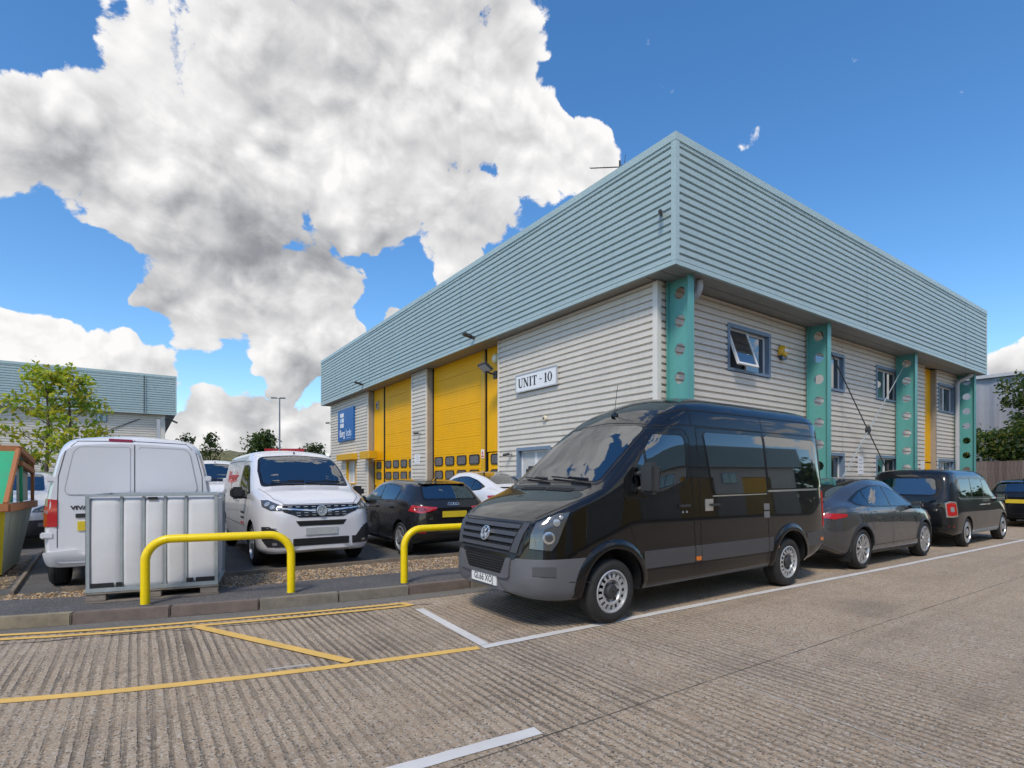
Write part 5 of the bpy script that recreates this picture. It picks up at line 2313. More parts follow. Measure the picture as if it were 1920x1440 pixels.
    def pierce(s, pts, d):
        """cut the outline of a pane through the body shell and its black surround"""
        d = Vector(d).normalized()
        u = Vector((0, 0, 1)).cross(d)
        u = u.normalized() if u.length > .1 else Vector((1, 0, 0))
        v = d.cross(u)
        P = [Vector(p) for p in pts]
        o = sum(P, Vector()) / len(P)
        q = [((p - o).dot(u) * .985, (p - o).dot(v) * .975) for p in P]
        a0, a1 = min(t[0] for t in q) - .02, max(t[0] for t in q) + .02
        b0, b1 = min(t[1] for t in q) - .02, max(t[1] for t in q) + .02
        for ob in s.skin:
            bm = bmesh.new()
            bm.from_mesh(ob.data)
            bm.normal_update()

            def cand():
                out = []
                for f in bm.faces:
                    if f.normal.dot(d) > -.05:
                        continue
                    xs = [(w.co - o).dot(u) for w in f.verts]
                    ys = [(w.co - o).dot(v) for w in f.verts]
                    if max(xs) < a0 or min(xs) > a1 or max(ys) < b0 or min(ys) > b1:
                        continue
                    c = f.calc_center_median()
                    if (s.hit(c, d)[0] - c).length > .08:
                        continue
                    out.append(f)
                return out
            fs = cand()
            if not fs:
                bm.free()
                continue
            for i in range(len(q)):
                (ax, ay), (bx, by) = q[i - 1], q[i]
                e = u * (bx - ax) + v * (by - ay)
                if e.length < 1e-5:
                    continue
                es = {x for f in fs for x in f.edges}
                vs_ = {x for f in fs for x in f.verts}
                r_ = bmesh.ops.bisect_plane(bm, geom=list(vs_) + list(es) + fs, plane_co=o + u * ax + v * ay, plane_no=e.cross(d))
                fs = [f for f in r_['geom'] if isinstance(f, bmesh.types.BMFace) and f.is_valid]
            kill = []
            for f in fs:
                c = f.calc_center_median()
                if inside(((c - o).dot(u), (c - o).dot(v)), q):
                    kill.append(f)
            bmesh.ops.delete(bm, geom=kill, context='FACES')
            bm.to_mesh(ob.data)
            bm.free()

    def glass(s, name, pts, d, **k):
        s.pierce(pts, d)
        return s.panel(name, pts, d, k.pop('m', None) or M_CLEAR, **k)

    def glass_sides(s, name, pts, **k):
        return [s.glass(name, [(x, sd * 1.0, z) for x, z in pts], (0, -sd, 0), **k) for sd in (-1, 1)]

    def glass_rear(s, name, pts, **k):
        return s.glass(name, [(s.L + .2, y, z) for y, z in pts], (-1, 0, 0), **k)

    def cabin(s, dash, seats, floor, bulk=None, wheel=.4, hw=.7):
        """dash (x0, x1, z), seat rows [(x, [y...], base z, height)], floor (x0, x1, z)"""
        x0, x1, z = dash
        b = MB()
        b.prism([(x0, z - .25), (x1, z - .30), (x1, z - .06), ((x0 + x1) / 2, z), (x0, z)], lambda x, q, t: (x, -hw + 2 * hw * t, q))
        b.build('dashboard', M_TRIM, s.root, bevel=.02, smooth=True, sharp=50)
        b = MB()
        n = 20
        c = Vector((x1 + .10, wheel, z - .02))
        path = [c + Vector((.07 * math.sin(2 * math.pi * k / n), .19 * math.cos(2 * math.pi * k / n), .175 * math.sin(2 * math.pi * k / n))) for k in range(n + 1)]
        b.tube(path, .016, 6)
        b.cyl(c + Vector((0, -.18, 0)), c + Vector((0, .18, 0)), .014, n=6)
        b.cyl(c, c - Vector((.15, 0, .06)), .035, n=8)
        b.build('steering_wheel', M_BLACKR, s.root, smooth=True)
        for (x, ys, zb, h) in seats:
            for y in ys:
                b = MB()
                b.box((x - .48, y - .23, zb), (x + .02, y + .23, zb + .14))
                st = b.build('seat', M_SEATF, s.root, bevel=.05, smooth=True, sharp=60)
                b = MB()
                b.obox(Matrix.Translation((x + .10, y, zb + .14 + h / 2)) @ Matrix.Rotation(R(14), 4, 'Y'), (.13, .44, h))
                b.build('backrest', M_SEATF, st, bevel=.05, smooth=True, sharp=60)
                b = MB()
                b.obox(Matrix.Translation((x + .20, y, zb + .14 + h + .12)) @ Matrix.Rotation(R(10), 4, 'Y'), (.09, .24, .17))
                b.build('headrest', M_SEATF, st, bevel=.035, smooth=True, sharp=60)
        b = MB()
        b.box((floor[0], -hw, floor[2]), (floor[1], hw, floor[2] + .02))
        b.build('cabin_floor', M_TRIM, s.root)
        if bulk:
            b = MB()
            b.box((bulk[0], -hw, floor[2] + .02), (bulk[0] + .03, hw, bulk[1]))
            b.build('bulkhead', M_TRIM, s.root)

    def side(s, name, pts, sd, m, **k):
        return s.panel(name, [(x, sd * 1.0, z) for x, z in pts], (0, -sd, 0), m, **k)

    def sides(s, name, pts, m, **k):
        return [s.side(name, pts, sd, m, **k) for sd in (-1, 1)]

    def front(s, name, pts, m, **k):
        return s.panel(name, [(-.2, y, z) for y, z in pts], (1, 0, 0), m, **k)

    def rear(s, name, pts, m, **k):
        return s.panel(name, [(s.L + .2, y, z) for y, z in pts], (-1, 0, 0), m, **k)

    def top(s, name, pts, m, d=(0, 0, -1), z=1.5, **k):
        return s.panel(name, [(x, y, z) for x, y in pts], d, m, **k)

    def mirror(s, name, pts, d, m, **k):
        """same oblique panel on both sides; pts given for the left (-y) side"""
        a = s.panel(name, pts, d, m, **k)
        b = s.panel(name, [(x, -y, z) for x, y, z in reversed(pts)], (d[0], -d[1], d[2]), m, **k)
        return a, b

    def strip(s, name, path, d, m, w=.008, off=.0025, parent=None, step=.06):
        """thin line lying on the body along a 3-D path"""
        d = Vector(d).normalized()
        P = [Vector(p) for p in path]
        Q = []
        for a, b in zip(P, P[1:]):
            n = max(1, int((b - a).length / step))
            Q += [a.lerp(b, i / n) for i in range(n)]
        Q.append(P[-1])
        b = MB()
        vv = []
        for i, p in enumerate(Q):
            t = (Q[min(i + 1, len(Q) - 1)] - Q[max(i - 1, 0)]).normalized()
            sdv = t.cross(d).normalized() * (w / 2)
            for sg in (-1, 1):
                h, nr = s.hit(p + sdv * sg, d)
                vv.append(h + nr * off)
        b.add(vv, [(2 * i, 2 * i + 1, 2 * i + 3, 2 * i + 2) for i in range(len(Q) - 1)])
        o = b.build(name, m, parent or s.root, fix=False)
        return orient(o, -d)

    def seam_side(s, path, sds=(-1, 1), w=.008, m=None, name='panel_gap'):
        for sd in sds:
            s.strip(name, [(x, sd, z) for x, z in path], (0, -sd, 0), m or M_SEAM, w)

    def wheels(s, axles, r, w, ytrack, style, rim=None):
        first = {}
        for x in axles:
            for sd in (-1, 1):
                if sd not in first:
                    tw, rw = wheel_meshes(r, w, style)
                    if sd > 0:
                        mr = Matrix.Diagonal((1, -1, 1, 1))
                        for q in (tw, rw):
                            q.transform(mr)
                            q.flip_normals()
                    first[sd] = (tw, rw)
                tw, rw = first[sd]
                o = link('wheel', tw, s.root, (x, sd * ytrack, r))
                o.rotation_euler = (0, R(random.uniform(0, 60)), 0)
                link('rim', rw, o)

    def plate(s, pos, d, size, m, text=None, tilt=None, border=None):
        h, nr = s.hit(pos, d)
        nr = Vector(nr)
        ex = Vector((0, 0, 1)).cross(nr)
        ex.normalize()
        ey = nr.cross(ex)
        mt = basis(h + nr * .008, ex, ey)
        b = MB()
        b.obox(mt, (size[0], size[1], .016))
        o = b.build('number_plate', m, s.root)
        if text:
            put_text('plate_lettering', text, size[1] * .92, M_INK, o, mt @ Matrix.Translation((0, 0, .0085)), extrude=.0008, bold=.001, sx=.88, space=1.05)
        return o


def s_close(c, nrm, veh):
    """is a face of the cut body still on the outer skin?"""
    h, n2, _, dist = veh.bvh.find_nearest(c)
    return dist is not None and dist < .004


def wheel_meshes(r, w, style):
    """tyre and rim for the left side (outer face at y = 0, wheel runs to +y)"""
    ri = r * (.66 if style == 'steel' else .72)
    t = MB()
    t.lathe([(ri - .01, .035), (ri, .012), (ri + .012, .006), ((ri + r) / 2, -.004), (r - .045, .004), (r - .016, .020), (r - .002, .05),
             (r, .07), (r, w - .07), (r - .002, w - .05), (r - .016, w - .02), (r - .05, w), (ri, w - .01)], 44)
    for k in range(3):                      # tread grooves
        y = w * (.32 + .18 * k)
        t.lathe([(r + .001, y - .006), (r - .0, y - .005), (r + .0008, y + .005)], 44, mi=1)
    tyre = t.mesh('wheel', [M_TYRE, M_SEAM], smooth=True, sharp=40)
    b = MB()
    b.lathe([(ri + .004, .012), (ri - .008, .004), (ri - .016, .006), (ri - .024, .03), (ri - .03, .10), (ri - .03, w * .8)], 44, mi=0)
    b.lathe([(ri - .03, .10), (.01, .10)], 44, mi=1)             # dark well behind the spokes

    def sector(r0, r1, a0, a1, y0, y1, yb, n=3, mi=0):
        vv = []
        for (rr, yy) in ((r0, y0), (r1, y1)):
            for k in range(n + 1):
                a = a0[0] + (a0[1] - a0[0]) * k / n if rr == r0 else a1[0] + (a1[1] - a1[0]) * k / n
                vv.append((rr * math.cos(a), yy, rr * math.sin(a)))
        m_ = n + 1
        vv += [(x, yb, z) for x, _, z in vv]
        ff = [(k, k + 1, m_ + k + 1, m_ + k) for k in range(n)]
        ff += [(k, k + 1, 2 * m_ + k + 1, 2 * m_ + k) for k in range(n)]
        ff += [(m_ + k, m_ + k + 1, 3 * m_ + k + 1, 3 * m_ + k) for k in range(n)]
        ff += [(0, m_, 3 * m_, 2 * m_), (n, m_ + n, 3 * m_ + n, 2 * m_ + n)]
        b.add(vv, ff, mi)
    R1 = ri - .022
    if style == 'steel':
        # disc with a ring of holes and a raised hub
        n = 16
        b.lathe([(R1, .035), (R1 * .93, .028)], 48)
        b.lathe([(R1 * .70, .018), (R1 * .60, .020), (R1 * .52, .045), (R1 * .40, .05)], 48)
        for k in range(n):
            a = 2 * math.pi * k / n
            h = math.pi / n
            sector(R1 * .70, R1 * .93, (a - h * .45, a + h * .45), (a - h * .5, a + h * .5), .018, .028, .06)
        b.lathe([(R1 * .40, .05), (R1 * .38, .02), (R1 * .30, .006), (.01, .002)], 24, mi=2)
        for k in range(6):
            a = 2 * math.pi * k / 6
            b.cyl((R1 * .46 * math.cos(a), .05, R1 * .46 * math.sin(a)), (R1 * .46 * math.cos(a), .02, R1 * .46 * math.sin(a)), .016, n=6, mi=2)
    elif style == 'turbine':
        for k in range(10):
            a = 2 * math.pi * k / 10
            wd = .17 if k % 2 == 0 else .11
            sector(.05, R1, (a - .30, a + .30), (a - wd, a + wd), .022, .012 if k % 2 == 0 else .02, .05, mi=0)
        b.lathe([(.075, .05), (.07, .014), (.045, .008), (.01, .008)], 20, mi=0)
    elif style == 'five':
        for k in range(5):
            a = 2 * math.pi * k / 5
            for dd in (-.13, .13):
                sector(.05, R1, (a + dd * 1.6 - .12, a + dd * 1.6 + .12), (a + dd - .07, a + dd + .07), .03, .012, .06, mi=0)
        b.lathe([(.07, .06), (.065, .02), (.04, .012), (.01, .012)], 20, mi=0)
    elif style == 'cover':
        b.lathe([(R1, .022), (R1 * .8, .012), (R1 * .74, .018), (R1 * .68, .012), (R1 * .4, .02), (R1 * .3, .006), (.01, .006)], 40, mi=0)
        for k in range(18):
            a = 2 * math.pi * k / 18
            sector(R1 * .42, R1 * .64, (a - .05, a + .05), (a - .07, a + .07), .010, .006, .02, n=1, mi=1)
    me = b.mesh('rim', [M_STEELW if style == 'steel' else M_ALLOY, M_SEAM, M_DARK], smooth=True, sharp=30)
    return tyre, me


def vw_badge(parent, mt, r):
    """ring with V over W"""
    b = MB()
    b.lathe([(r, 0), (r, .012), (r * .97, .02), (r * .88, .02), (r * .85, .012), (r * .85, .004)], 32, axis='z')
    w = r * .17

    def bar(p, q):
        p, q = Vector(p) * r, Vector(q) * r
        d = (q - p)
        b.obox(basis(((p + q) / 2).to_3d() + Vector((0, 0, .011)), (d.x, d.y, 0), (-d.y, d.x, 0)), (d.length, w, .014))
    bar((-.36, .80), (-.02, .10)); bar((.36, .80), (.02, .10))
    bar((-.78, .40), (-.36, -.74)); bar((.78, .40), (.36, -.74)); bar((-.36, -.74), (0, .0)); bar((.36, -.74), (0, .0))
    for i, v in enumerate(b.v):
        b.v[i] = mt @ Vector(v)
    b.build('badge', M_CHROME, parent)
    d = MB()
    d.lathe([(r * .9, .003), (.001, .003)], 32, axis='z')
    d.v = [mt @ Vector(v) for v in d.v]
    d.build('badge_backing', M_BLACK, parent)


def door_mirror(veh, x, y, z, sd, size, m, arm=True, big=False, mcap=None):
    b = MB()
    sx, sy, sz = size
    b.box((x - sx / 2, sd * y, z - sz / 2), (x + sx / 2, sd * (y + sy), z + sz / 2))
    o = b.build('door_mirror', mcap or m, veh.root, bevel=min(size) * .32, smooth=True, sharp=60)
    g = MB()
    g.box((x + sx / 2 - .002, sd * (y + sy * .12), z - sz * .38), (x + sx / 2 + .003, sd * (y + sy * .88), z + sz * .38))
    g.build('mirror_glass', M_CGLASS, o)
    a = MB()
    h, _ = veh.hit((x - .02, sd * 1.0, z - sz * .35), (0, -sd, 0))
    a.tube([(x - .02, h.y - sd * .02, z - sz * .35), (x, sd * (y + sy * .3), z - sz * .30)], [.035, .03], 8)
    if big:
        a.tube([(x - .02, h.y - sd * .02, z + sz * .15), (x, sd * (y + sy * .3), z + sz * .18)], [.03, .03], 8)
    a.build('mirror_arm', m, o)
    return o


def handle(veh, x, z, sd, L=.2, m=None, plate=None, d=None):
    h, nr = veh.hit((x, sd, z), (0, -sd, 0))
    b = MB()
    ex = Vector((1, 0, 0))
    mt = basis(h + nr * .028, ex, (0, 0, 1) if True else nr)
    b.obox(mt, (L, .032, .022))
    for q in (-.42, .42):
        b.obox(basis(h + nr * .012 + ex * q * L, ex, (0, 0, 1)), (.03, .03, .034))
    o = b.build('door_handle', m or M_BLACK, veh.root, bevel=.006)
    if plate:
        p = MB()
        p.obox(basis(h + nr * .004 + ex * plate[2], ex, (0, 0, 1)), (plate[0], plate[1], .008))
        p.build('handle_plate', plate[3], o)
    return o


def wiper(veh, p0, p1, d, m=M_BLACK):
    b = MB()
    P = []
    for k in range(9):
        t = k / 8
        h, nr = veh.hit(Vector(p0).lerp(Vector(p1), t), d)
        P.append(h + nr * .03)
    b.tube(P, .010, 6)
    b.tube([P[0] - Vector((0, 0, .01)), P[0] + Vector((.0, 0, .02)), P[4] + Vector((0, 0, .012))], .014, 6)
    b.build('wiper', m, veh.root, smooth=True)
# ---------------------------------------------------------------- black high-roof van
P_BLACK = paint('black_paint', (.003, .003, .0035), 0, .012, (.10, .09, .08))
T = dict(
    zb=[(0, .40), (.15, .345), (.5, .31), (5.2, .33), (5.86, .44)],
    w2=[(0, .56), (.03, .66), (.09, .76), (.2, .86), (.4, .93), (.7, .97), (1.2, .985), (5.3, .985), (5.65, .965), (5.80, .935), (5.86, .89)],
    z2=[(0, .56), (.3, .62), (1, .75), (5.86, .85)],
    w3=[(0, .55), (.04, .63), (.12, .74), (.25, .84), (.5, .915), (1.0, .955), (1.4, .965), (5.5, .958), (5.78, .915), (5.86, .875)],
    z3=[(0, .68), (.04, .78), (.12, .92), (.25, 1.03), (.5, 1.17), (1.0, 1.33), (1.4, 1.40), (5.86, 1.40)],
    w4=[(0, .52), (.04, .61), (.12, .72), (.25, .815), (.5, .895), (.95, .935), (1.3, .915), (1.85, .885), (2.4, .888), (5.5, .885), (5.78, .85), (5.86, .81)],
    z4=[(0, .73), (.04, .87), (.12, 1.045), (.25, 1.14), (.5, 1.27), (.95, 1.445), (1.3, 1.68), (1.85, 2.08), (2.4, 2.2), (5.5, 2.2), (5.86, 2.13)],
    w5=[(0, .45), (.04, .55), (.12, .65), (.25, .735), (.5, .81), (.95, .845), (1.3, .805), (1.85, .765), (2.2, .775), (2.6, .79), (5.5, .785), (5.78, .76), (5.86, .72)],
    z5=[(0, .76), (.04, .92), (.12, 1.09), (.25, 1.18), (.5, 1.305), (.95, 1.485), (1.3, 1.765), (1.85, 2.215), (2.2, 2.42), (2.6, 2.525), (3.2, 2.55), (5.5, 2.55), (5.78, 2.52), (5.86, 2.44)],
    z6=[(0, .77), (.04, .94), (.12, 1.11), (.25, 1.205), (.5, 1.335), (.95, 1.52), (1.3, 1.81), (1.85, 2.285), (2.2, 2.53), (2.6, 2.69), (3.2, 2.765), (5.4, 2.76), (5.74, 2.71), (5.86, 2.58)])
VX, VY = 3.2, 5.13
v = Vehicle('panel_van', 'black high-roof van with grey bumper parked at the kerb in the foreground', 'van', (VX, VY, 0), R(-.3), 5.86, T)
AX = (1.06, 4.72)


def asg(c):
    if c.x < .80 and c.z < .765 - .04 * max(0, c.x - .5):
        return 1
    return 0


out = v.body([P_BLACK, M_BUMP], AX, .445, .385, cuts=(('z', .765), ('x', .80)), assign=lambda c: 1 if c.x < .80 and c.z < .765 else 0,
             names=('body', 'front_bumper'), w=.985)
v.wheels(AX, .358, .235, .965, 'steel')
FD = (1, 0, 0)
# grille: dark recess, four slats, black panel round it
v.front('grille_surround', rpoly([(-.64, .795), (.64, .795), (.70, 1.14), (-.70, 1.14)], .03), M_DUMP, off=.006, thick=.02)
v.front('grille_recess', rpoly([(-.50, .82), (.50, .82), (.585, 1.115), (-.585, 1.115)], .03), M_SEAM, off=.009, thick=.01)
M_SLAT = mat('grille_slat_plastic', (.055, .055, .060), .45, var=.06)
for k in range(4):
    z = .835 + k * .074
    yw = .505 + (z - .82) * .27
    v.front('grille_slat', [(-yw, z), (yw, z), (yw + .012, z + .040), (-yw - .012, z + .040)], M_SLAT, off=.030, thick=.028)
for k in range(9):
    y = -.44 + k * .11
    v.front('grille_rib', [(y - .006, .83), (y + .006, .83), (y + .006, 1.11), (y - .006, 1.11)], M_SEAM, off=.014, thick=.012)
for sd in (-1, 1):
    v.front('grille_end', [(sd * .505, .82), (sd * .60, .82), (sd * .68, 1.12), (sd * .59, 1.12)][::sd], M_SLAT, off=.022, thick=.02)
h, nr = v.hit((0, 0, .985), FD)
vw_badge(v.root, basis(h + Vector((-.036, 0, 0)), (0, -1, 0), (.28, 0, .96)), .084)
# lower intake and plate
v.front('lower_intake', rpoly([(-.34, .575), (.34, .575), (.44, .745), (-.44, .745)], .05), M_SEAM, off=.006, thick=.012)
for k in range(5):
    z = .60 + k * .027
    v.front('intake_bar', [(-.35 - k * .012, z), (.35 + k * .012, z), (.355 + k * .012, z + .009), (-.355 - k * .012, z + .009)], M_DUMP, off=.012, thick=.012)
v.front('intake_lip', rpoly([(-.50, .55), (-.38, .535), (.38, .535), (.50, .55), (.53, .76), (.455, .76), (.35, .572), (-.35, .572), (-.455, .76), (-.53, .76)], .02), M_BUMP, off=.022, thick=.03, res=.05)
v.front('upper_intake_strip', [(-.56, .752), (.56, .752), (.60, .795), (-.60, .795)], M_BLACK, off=.008, thick=.012)
v.plate((0, 0, .485), FD, (.52, .112), M_PLATEW, 'GL66 XOJ')
# headlamps, indicator, fog recess (oblique panels on the corners)
OB = (.70, .714, 0)
hl = [(.47, -.93, 1.255), (.33, -.90, 1.235), (.16, -.745, 1.135), (.11, -.72, 1.02), (.09, -.715, .865), (.26, -.88, .845), (.315, -.915, .93), (.385, -.925, 1.09)]
a1, a2 = v.mirror('headlamp_gasket', hl, OB, M_SEAM, off=.004, thick=.01, res=.06)
ctr = sum((Vector(p) for p in hl), Vector()) / len(hl)
hl2 = [tuple(ctr + (Vector(p) - ctr) * .955) for p in hl]
lamps = v.mirror('headlamp', hl2, OB, M_LAMPD, off=.010, thick=.012, res=.05)
for lamp, sg in zip(lamps, (1, -1)):
    for (px, py, pz, rr, m_) in ((.235, -.865, .985, .066, M_CHROME), (.235, -.865, .985, .045, M_LAMPD), (.31, -.895, 1.14, .040, M_LAMP), (.36, -.91, 1.19, .022, M_LAMP)):
        hh, nn = v.hit((px, py * sg, pz), (.70, .714 * sg, 0))
        b = MB()
        mt = basis(hh + nn * (.011 if rr != .045 else .014), Vector((0, 0, 1)).cross(nn), nn.cross(Vector((0, 0, 1)).cross(nn)))
        b.lathe([(rr, 0), (rr * .95, .004), (rr * .5, .008), (.001, .009)], 20, axis='z')
        b.v = [mt @ Vector(q) for q in b.v]
        b.build('lamp_reflector', m_, lamp, smooth=True)
v.mirror('bumper_vent', [(.11, -.76, .60), (.30, -.90, .59), (.30, -.90, .69), (.11, -.76, .69)], OB, mat('bumper_recess', (.06, .062, .068), .55, var=.06), off=.012, thick=.014)
v.seam_side([(.45, .525), (.78, .50)], m=M_DUMP)
# windscreen
WS = rpoly([(1.03, -.74), (1.03, .74), (1.80, .735), (1.83, .60), (1.845, 0), (1.83, -.60), (1.80, -.735)], [.06, .06, .1, .0, .0, .0, .1])
dn = Vector((.62, 0, -.78))
v.panel('windscreen_seal', [(x, y, 1.58 + (x - 1.03) * .85) for x, y in rpoly([(.99, -.80), (.99, .80), (1.84, .775), (1.86, 0), (1.84, -.775)], [.08, .08, .10, 0, .10])], dn, M_BLACK, off=.004, thick=.01)
v.glass('windscreen', [(x, y, 1.58 + (x - 1.03) * .85) for x, y in WS], dn, off=.008, thick=.01)
v.strip('panel_gap', [(1.89, -.74, 2.25), (1.91, 0, 2.32), (1.89, .74, 2.25)], (.5, 0, -.86), M_SEAM, .010)
wiper(v, (1.02, -.62, 1.55), (1.06, .08, 1.60), dn)
wiper(v, (1.02, .12, 1.55), (1.07, .66, 1.60), dn)
# scuttle and bonnet shut lines
v.top('scuttle_panel', rpoly([(.84, -.66), (.84, .66), (.96, .70), (.96, -.70)], .03), M_DUMP, d=(.35, 0, -.93), off=.004)
v.top('scuttle_grille', rpoly([(.80, -.02), (.80, .44), (.885, .46), (.885, -.02)], .01), M_SEAM, d=(.35, 0, -.93), off=.007)
v.top('scuttle_grille', rpoly([(.80, -.52), (.80, -.06), (.885, -.06), (.885, -.54)], .01), M_SEAM, d=(.35, 0, -.93), off=.007)
for sd in (-1, 1):
    v.strip('panel_gap', [(.22, sd * .66, 1.18), (.5, sd * .80, 1.28), (.95, sd * .885, 1.45)], (.35, -sd * .25, -.9), M_SEAM, .010)
# side glass
DLO = rpoly([(1.22, 1.40), (1.30, 1.60), (1.69, 2.07), (1.80, 2.16), (2.30, 2.16), (2.37, 2.09), (2.37, 1.60), (2.28, 1.53), (1.90, 1.41), (1.5, 1.36), (1.28, 1.355)],
            [.02, .03, .05, .05, .06, .06, .05, .06, .1, .05, .03])
v.sides('door_window_frame', DLO, M_BLACK, off=.004, thick=.01)
v.glass_sides('door_window', rpoly([(1.64, 1.44), (1.64, 1.95), (1.81, 2.125), (2.29, 2.125), (2.33, 2.08), (2.33, 1.62), (2.26, 1.565), (1.88, 1.45)], [.02, .02, .04, .05, .05, .05, .06, .08], 2), off=.008, thick=.008)
v.glass_sides('quarter_window', rpoly([(1.36, 1.44), (1.38, 1.63), (1.60, 1.90), (1.60, 1.44)], .03, 2), off=.008, thick=.008)
v.sides('belt_highlight', [(1.20, 1.315), (1.5, 1.325), (1.92, 1.38), (2.36, 1.52), (2.36, 1.535), (1.92, 1.395), (1.5, 1.342), (1.20, 1.332)], P_BLACK, off=.008, thick=.01)
W2 = rpoly([(2.86, 1.395), (2.74, 2.19), (4.08, 2.20), (4.105, 1.40)], [.10, .08, .06, .06], 6)
W3 = rpoly([(4.165, 1.455), (4.15, 2.205), (5.60, 2.185), (5.70, 1.455)], [.05, .05, .12, .06], 6)
for W in (W2, W3):
    c = sum((Vector(p) for p in W), Vector((0, 0))) / len(W)
    big = [tuple(c + (Vector(p) - c) * Vector((1.0, 1.0)).x * 1.03) for p in W]
    v.sides('window_seal', big, M_BLACK, off=.004, thick=.01)
    v.sides('side_window', W, M_TINT, off=.009, thick=.01)
v.sides('window_ledge', [(2.84, 1.365), (4.10, 1.372), (4.10, 1.388), (2.86, 1.382)], M_CHROME, off=.008, thick=.01)
# seams, roof joint lines
v.seam_side([(1.30, 1.36), (1.28, 1.25), (1.35, .98), (1.42, .80)])
v.seam_side([(2.46, .36), (2.46, .9), (2.44, 1.6), (2.44, 2.1), (2.36, 2.2), (1.80, 2.205), (1.60, 2.05)])
v.seam_side([(2.58, .36), (2.585, 1.2), (2.60, 2.25)])
v.seam_side([(4.125, .36), (4.125, 2.25)])
v.seam_side([(2.60, 2.25), (4.125, 2.255)], w=.006)
v.seam_side([(1.86, 2.235), (2.4, 2.27), (5.76, 2.26)], w=.010)
v.seam_side([(2.1, 2.40), (2.45, 2.475), (5.80, 2.475)], w=.012)
for x in (2.52, 4.13):
    v.strip('panel_gap', [(x, -.86, 2.28), (x, -.80, 2.47)], (0, 1, -.1), M_SEAM, .008)
    v.strip('panel_gap', [(x, -.79, 2.5), (x, -.4, 2.66), (x, .4, 2.66), (x, .79, 2.5)], (0, 0, -1), M_SEAM, .008)
v.seam_side([(5.80, .5), (5.80, 2.4)], w=.010)
# grey side mouldings and sill
for a, c in ((1.54, 2.45), (2.475, 2.575), (2.595, 4.11), (4.14, 4.24), (5.20, 5.80)):
    v.sides('side_moulding', rpoly([(a, .565), (c, .565), (c, .765), (a, .765)], .012), mat('side_moulding_plastic', (.062, .062, .066), .5, var=.06), off=.014, thick=.02)
v.seam_side([(1.54, .545), (4.2, .545)], w=.006)
v.sides('sill_strip', [(1.55, .335), (4.22, .345), (4.22, .365), (1.55, .355)], M_BUMP, off=.006, thick=.01)
# wheel arch lips
for xc, sg in ((AX[0], 0), (AX[1], 1)):
    o_, i_ = [], []
    for k in range(19):
        a = R(-6 + 192 * k / 18)
        o_.append((xc + .545 * math.cos(a), .40 + .535 * math.sin(a)))
        i_.append((xc + .448 * math.cos(a), .39 + .447 * math.sin(a)))
    for k in range(18):
        pass
    for sd in (-1, 1):
        b = MB()
        vv = []
        for (ox, oz), (ix, iz) in zip(o_, i_):
            for (qx, qz, off) in ((ox, oz, .004), ((ox + ix) / 2, (oz + iz) / 2, .040), (ix, iz, .034), (ix, iz, -.03)):
                hh, nn = v.hit((qx, sd, max(qz, .34)), (0, -sd, 0))
                vv.append(Vector((qx, sd * abs(hh.y) + sd * off, qz)))
        b.add(vv, [(4 * i + j, 4 * i + j + 1, 4 * i + j + 5, 4 * i + j + 4) for i in range(18) for j in range(3)])
        b.build('wheel_arch_lip', P_BLACK, v.root, smooth=True, sharp=60)
# small fittings
for x, z in ((2.52, .605), (4.33, .625), (5.68, .645)):
    v.sides('side_marker', rpoly([(x - .045, z - .025), (x + .045, z - .025), (x + .045, z + .025), (x - .045, z + .025)], .01), M_AMBER, off=.022, thick=.02)
for sd in (-1, 1):
    handle(v, 2.26, 1.265, sd, .19, M_DARK)
    handle(v, 2.86, 1.262, sd, .19, M_DARK, (.16, .15, -.10, mat('brushed_lock_plate', (.62, .61, .58), .35, .8)))
v.side('slide_rail', [(4.15, 1.405), (5.55, 1.415), (5.55, 1.442), (4.15, 1.432)], -1, M_CHROME, off=.012, thick=.014)
for z in (1.09, 1.20):
    v.side('lock_patch', rpoly([(4.02, z - .045), (4.155, z - .045), (4.155, z + .045), (4.02, z + .045)], .008), -1, mat('grey_patch', (.16, .16, .17), .5), off=.005, thick=.008)
for (x, z) in ((2.235, 1.19), (2.31, 1.19)):
    v.side('lock_barrel', rpoly([(x - .014, z - .014), (x + .014, z - .014), (x + .014, z + .014), (x - .014, z + .014)], .012), -1, M_GALV, off=.004, thick=.006)
door_mirror(v, 1.50, .985, 1.60, -1, (.13, .23, .36), M_DARK, big=True)
door_mirror(v, 1.50, .985, 1.60, 1, (.13, .23, .36), M_DARK, big=True)
v.mirror('tail_lamp', [(5.77, -.95, .83), (5.87, -.88, .83), (5.87, -.86, 1.38), (5.77, -.93, 1.40)], (-.6, .8, 0), M_RED, off=.014, thick=.02)
v.rear('rear_window', rpoly([(-.72, 1.45), (-.04, 1.45), (-.04, 2.15), (-.68, 2.15)], .06), M_TINT, off=.008)
v.rear('rear_window', rpoly([(.04, 1.45), (.72, 1.45), (.68, 2.15), (.04, 2.15)], .06), M_TINT, off=.008)
v.rear('rear_bumper', rpoly([(-.86, .46), (.86, .46), (.86, .66), (-.86, .66)], .03), M_BUMP, off=.04, thick=.05)
b = MB()
hh, _ = v.hit((2.06, 0, 3), (0, 0, -1))
b.lathe([(.05, -.01), (.045, .03), (.02, .05)], 14, axis='z', c=tuple(hh))
b.cyl(hh + Vector((0, 0, .04)), hh + Vector((.06, 0, .42)), .004, n=6)
b.build('aerial', M_BLACK, v.root, smooth=True)
# paper roll and papers on the dashboard are hidden by the reflections; the wheel shows as a dark arc
v.cabin((.98, 1.42, 1.42), [(2.12, (-.48, 0, .46), .78, .62)], (.9, 2.5, .45), (2.5, 2.5), .46, .80)
b = MB()
b.lathe([(.06, 0), (.06, .11), (.02, .11), (.02, 0)], 14, axis='z', c=(1.22, -.30, 1.425))
b.build('paper_roll', M_WHITE, v.root, smooth=True)
van = v
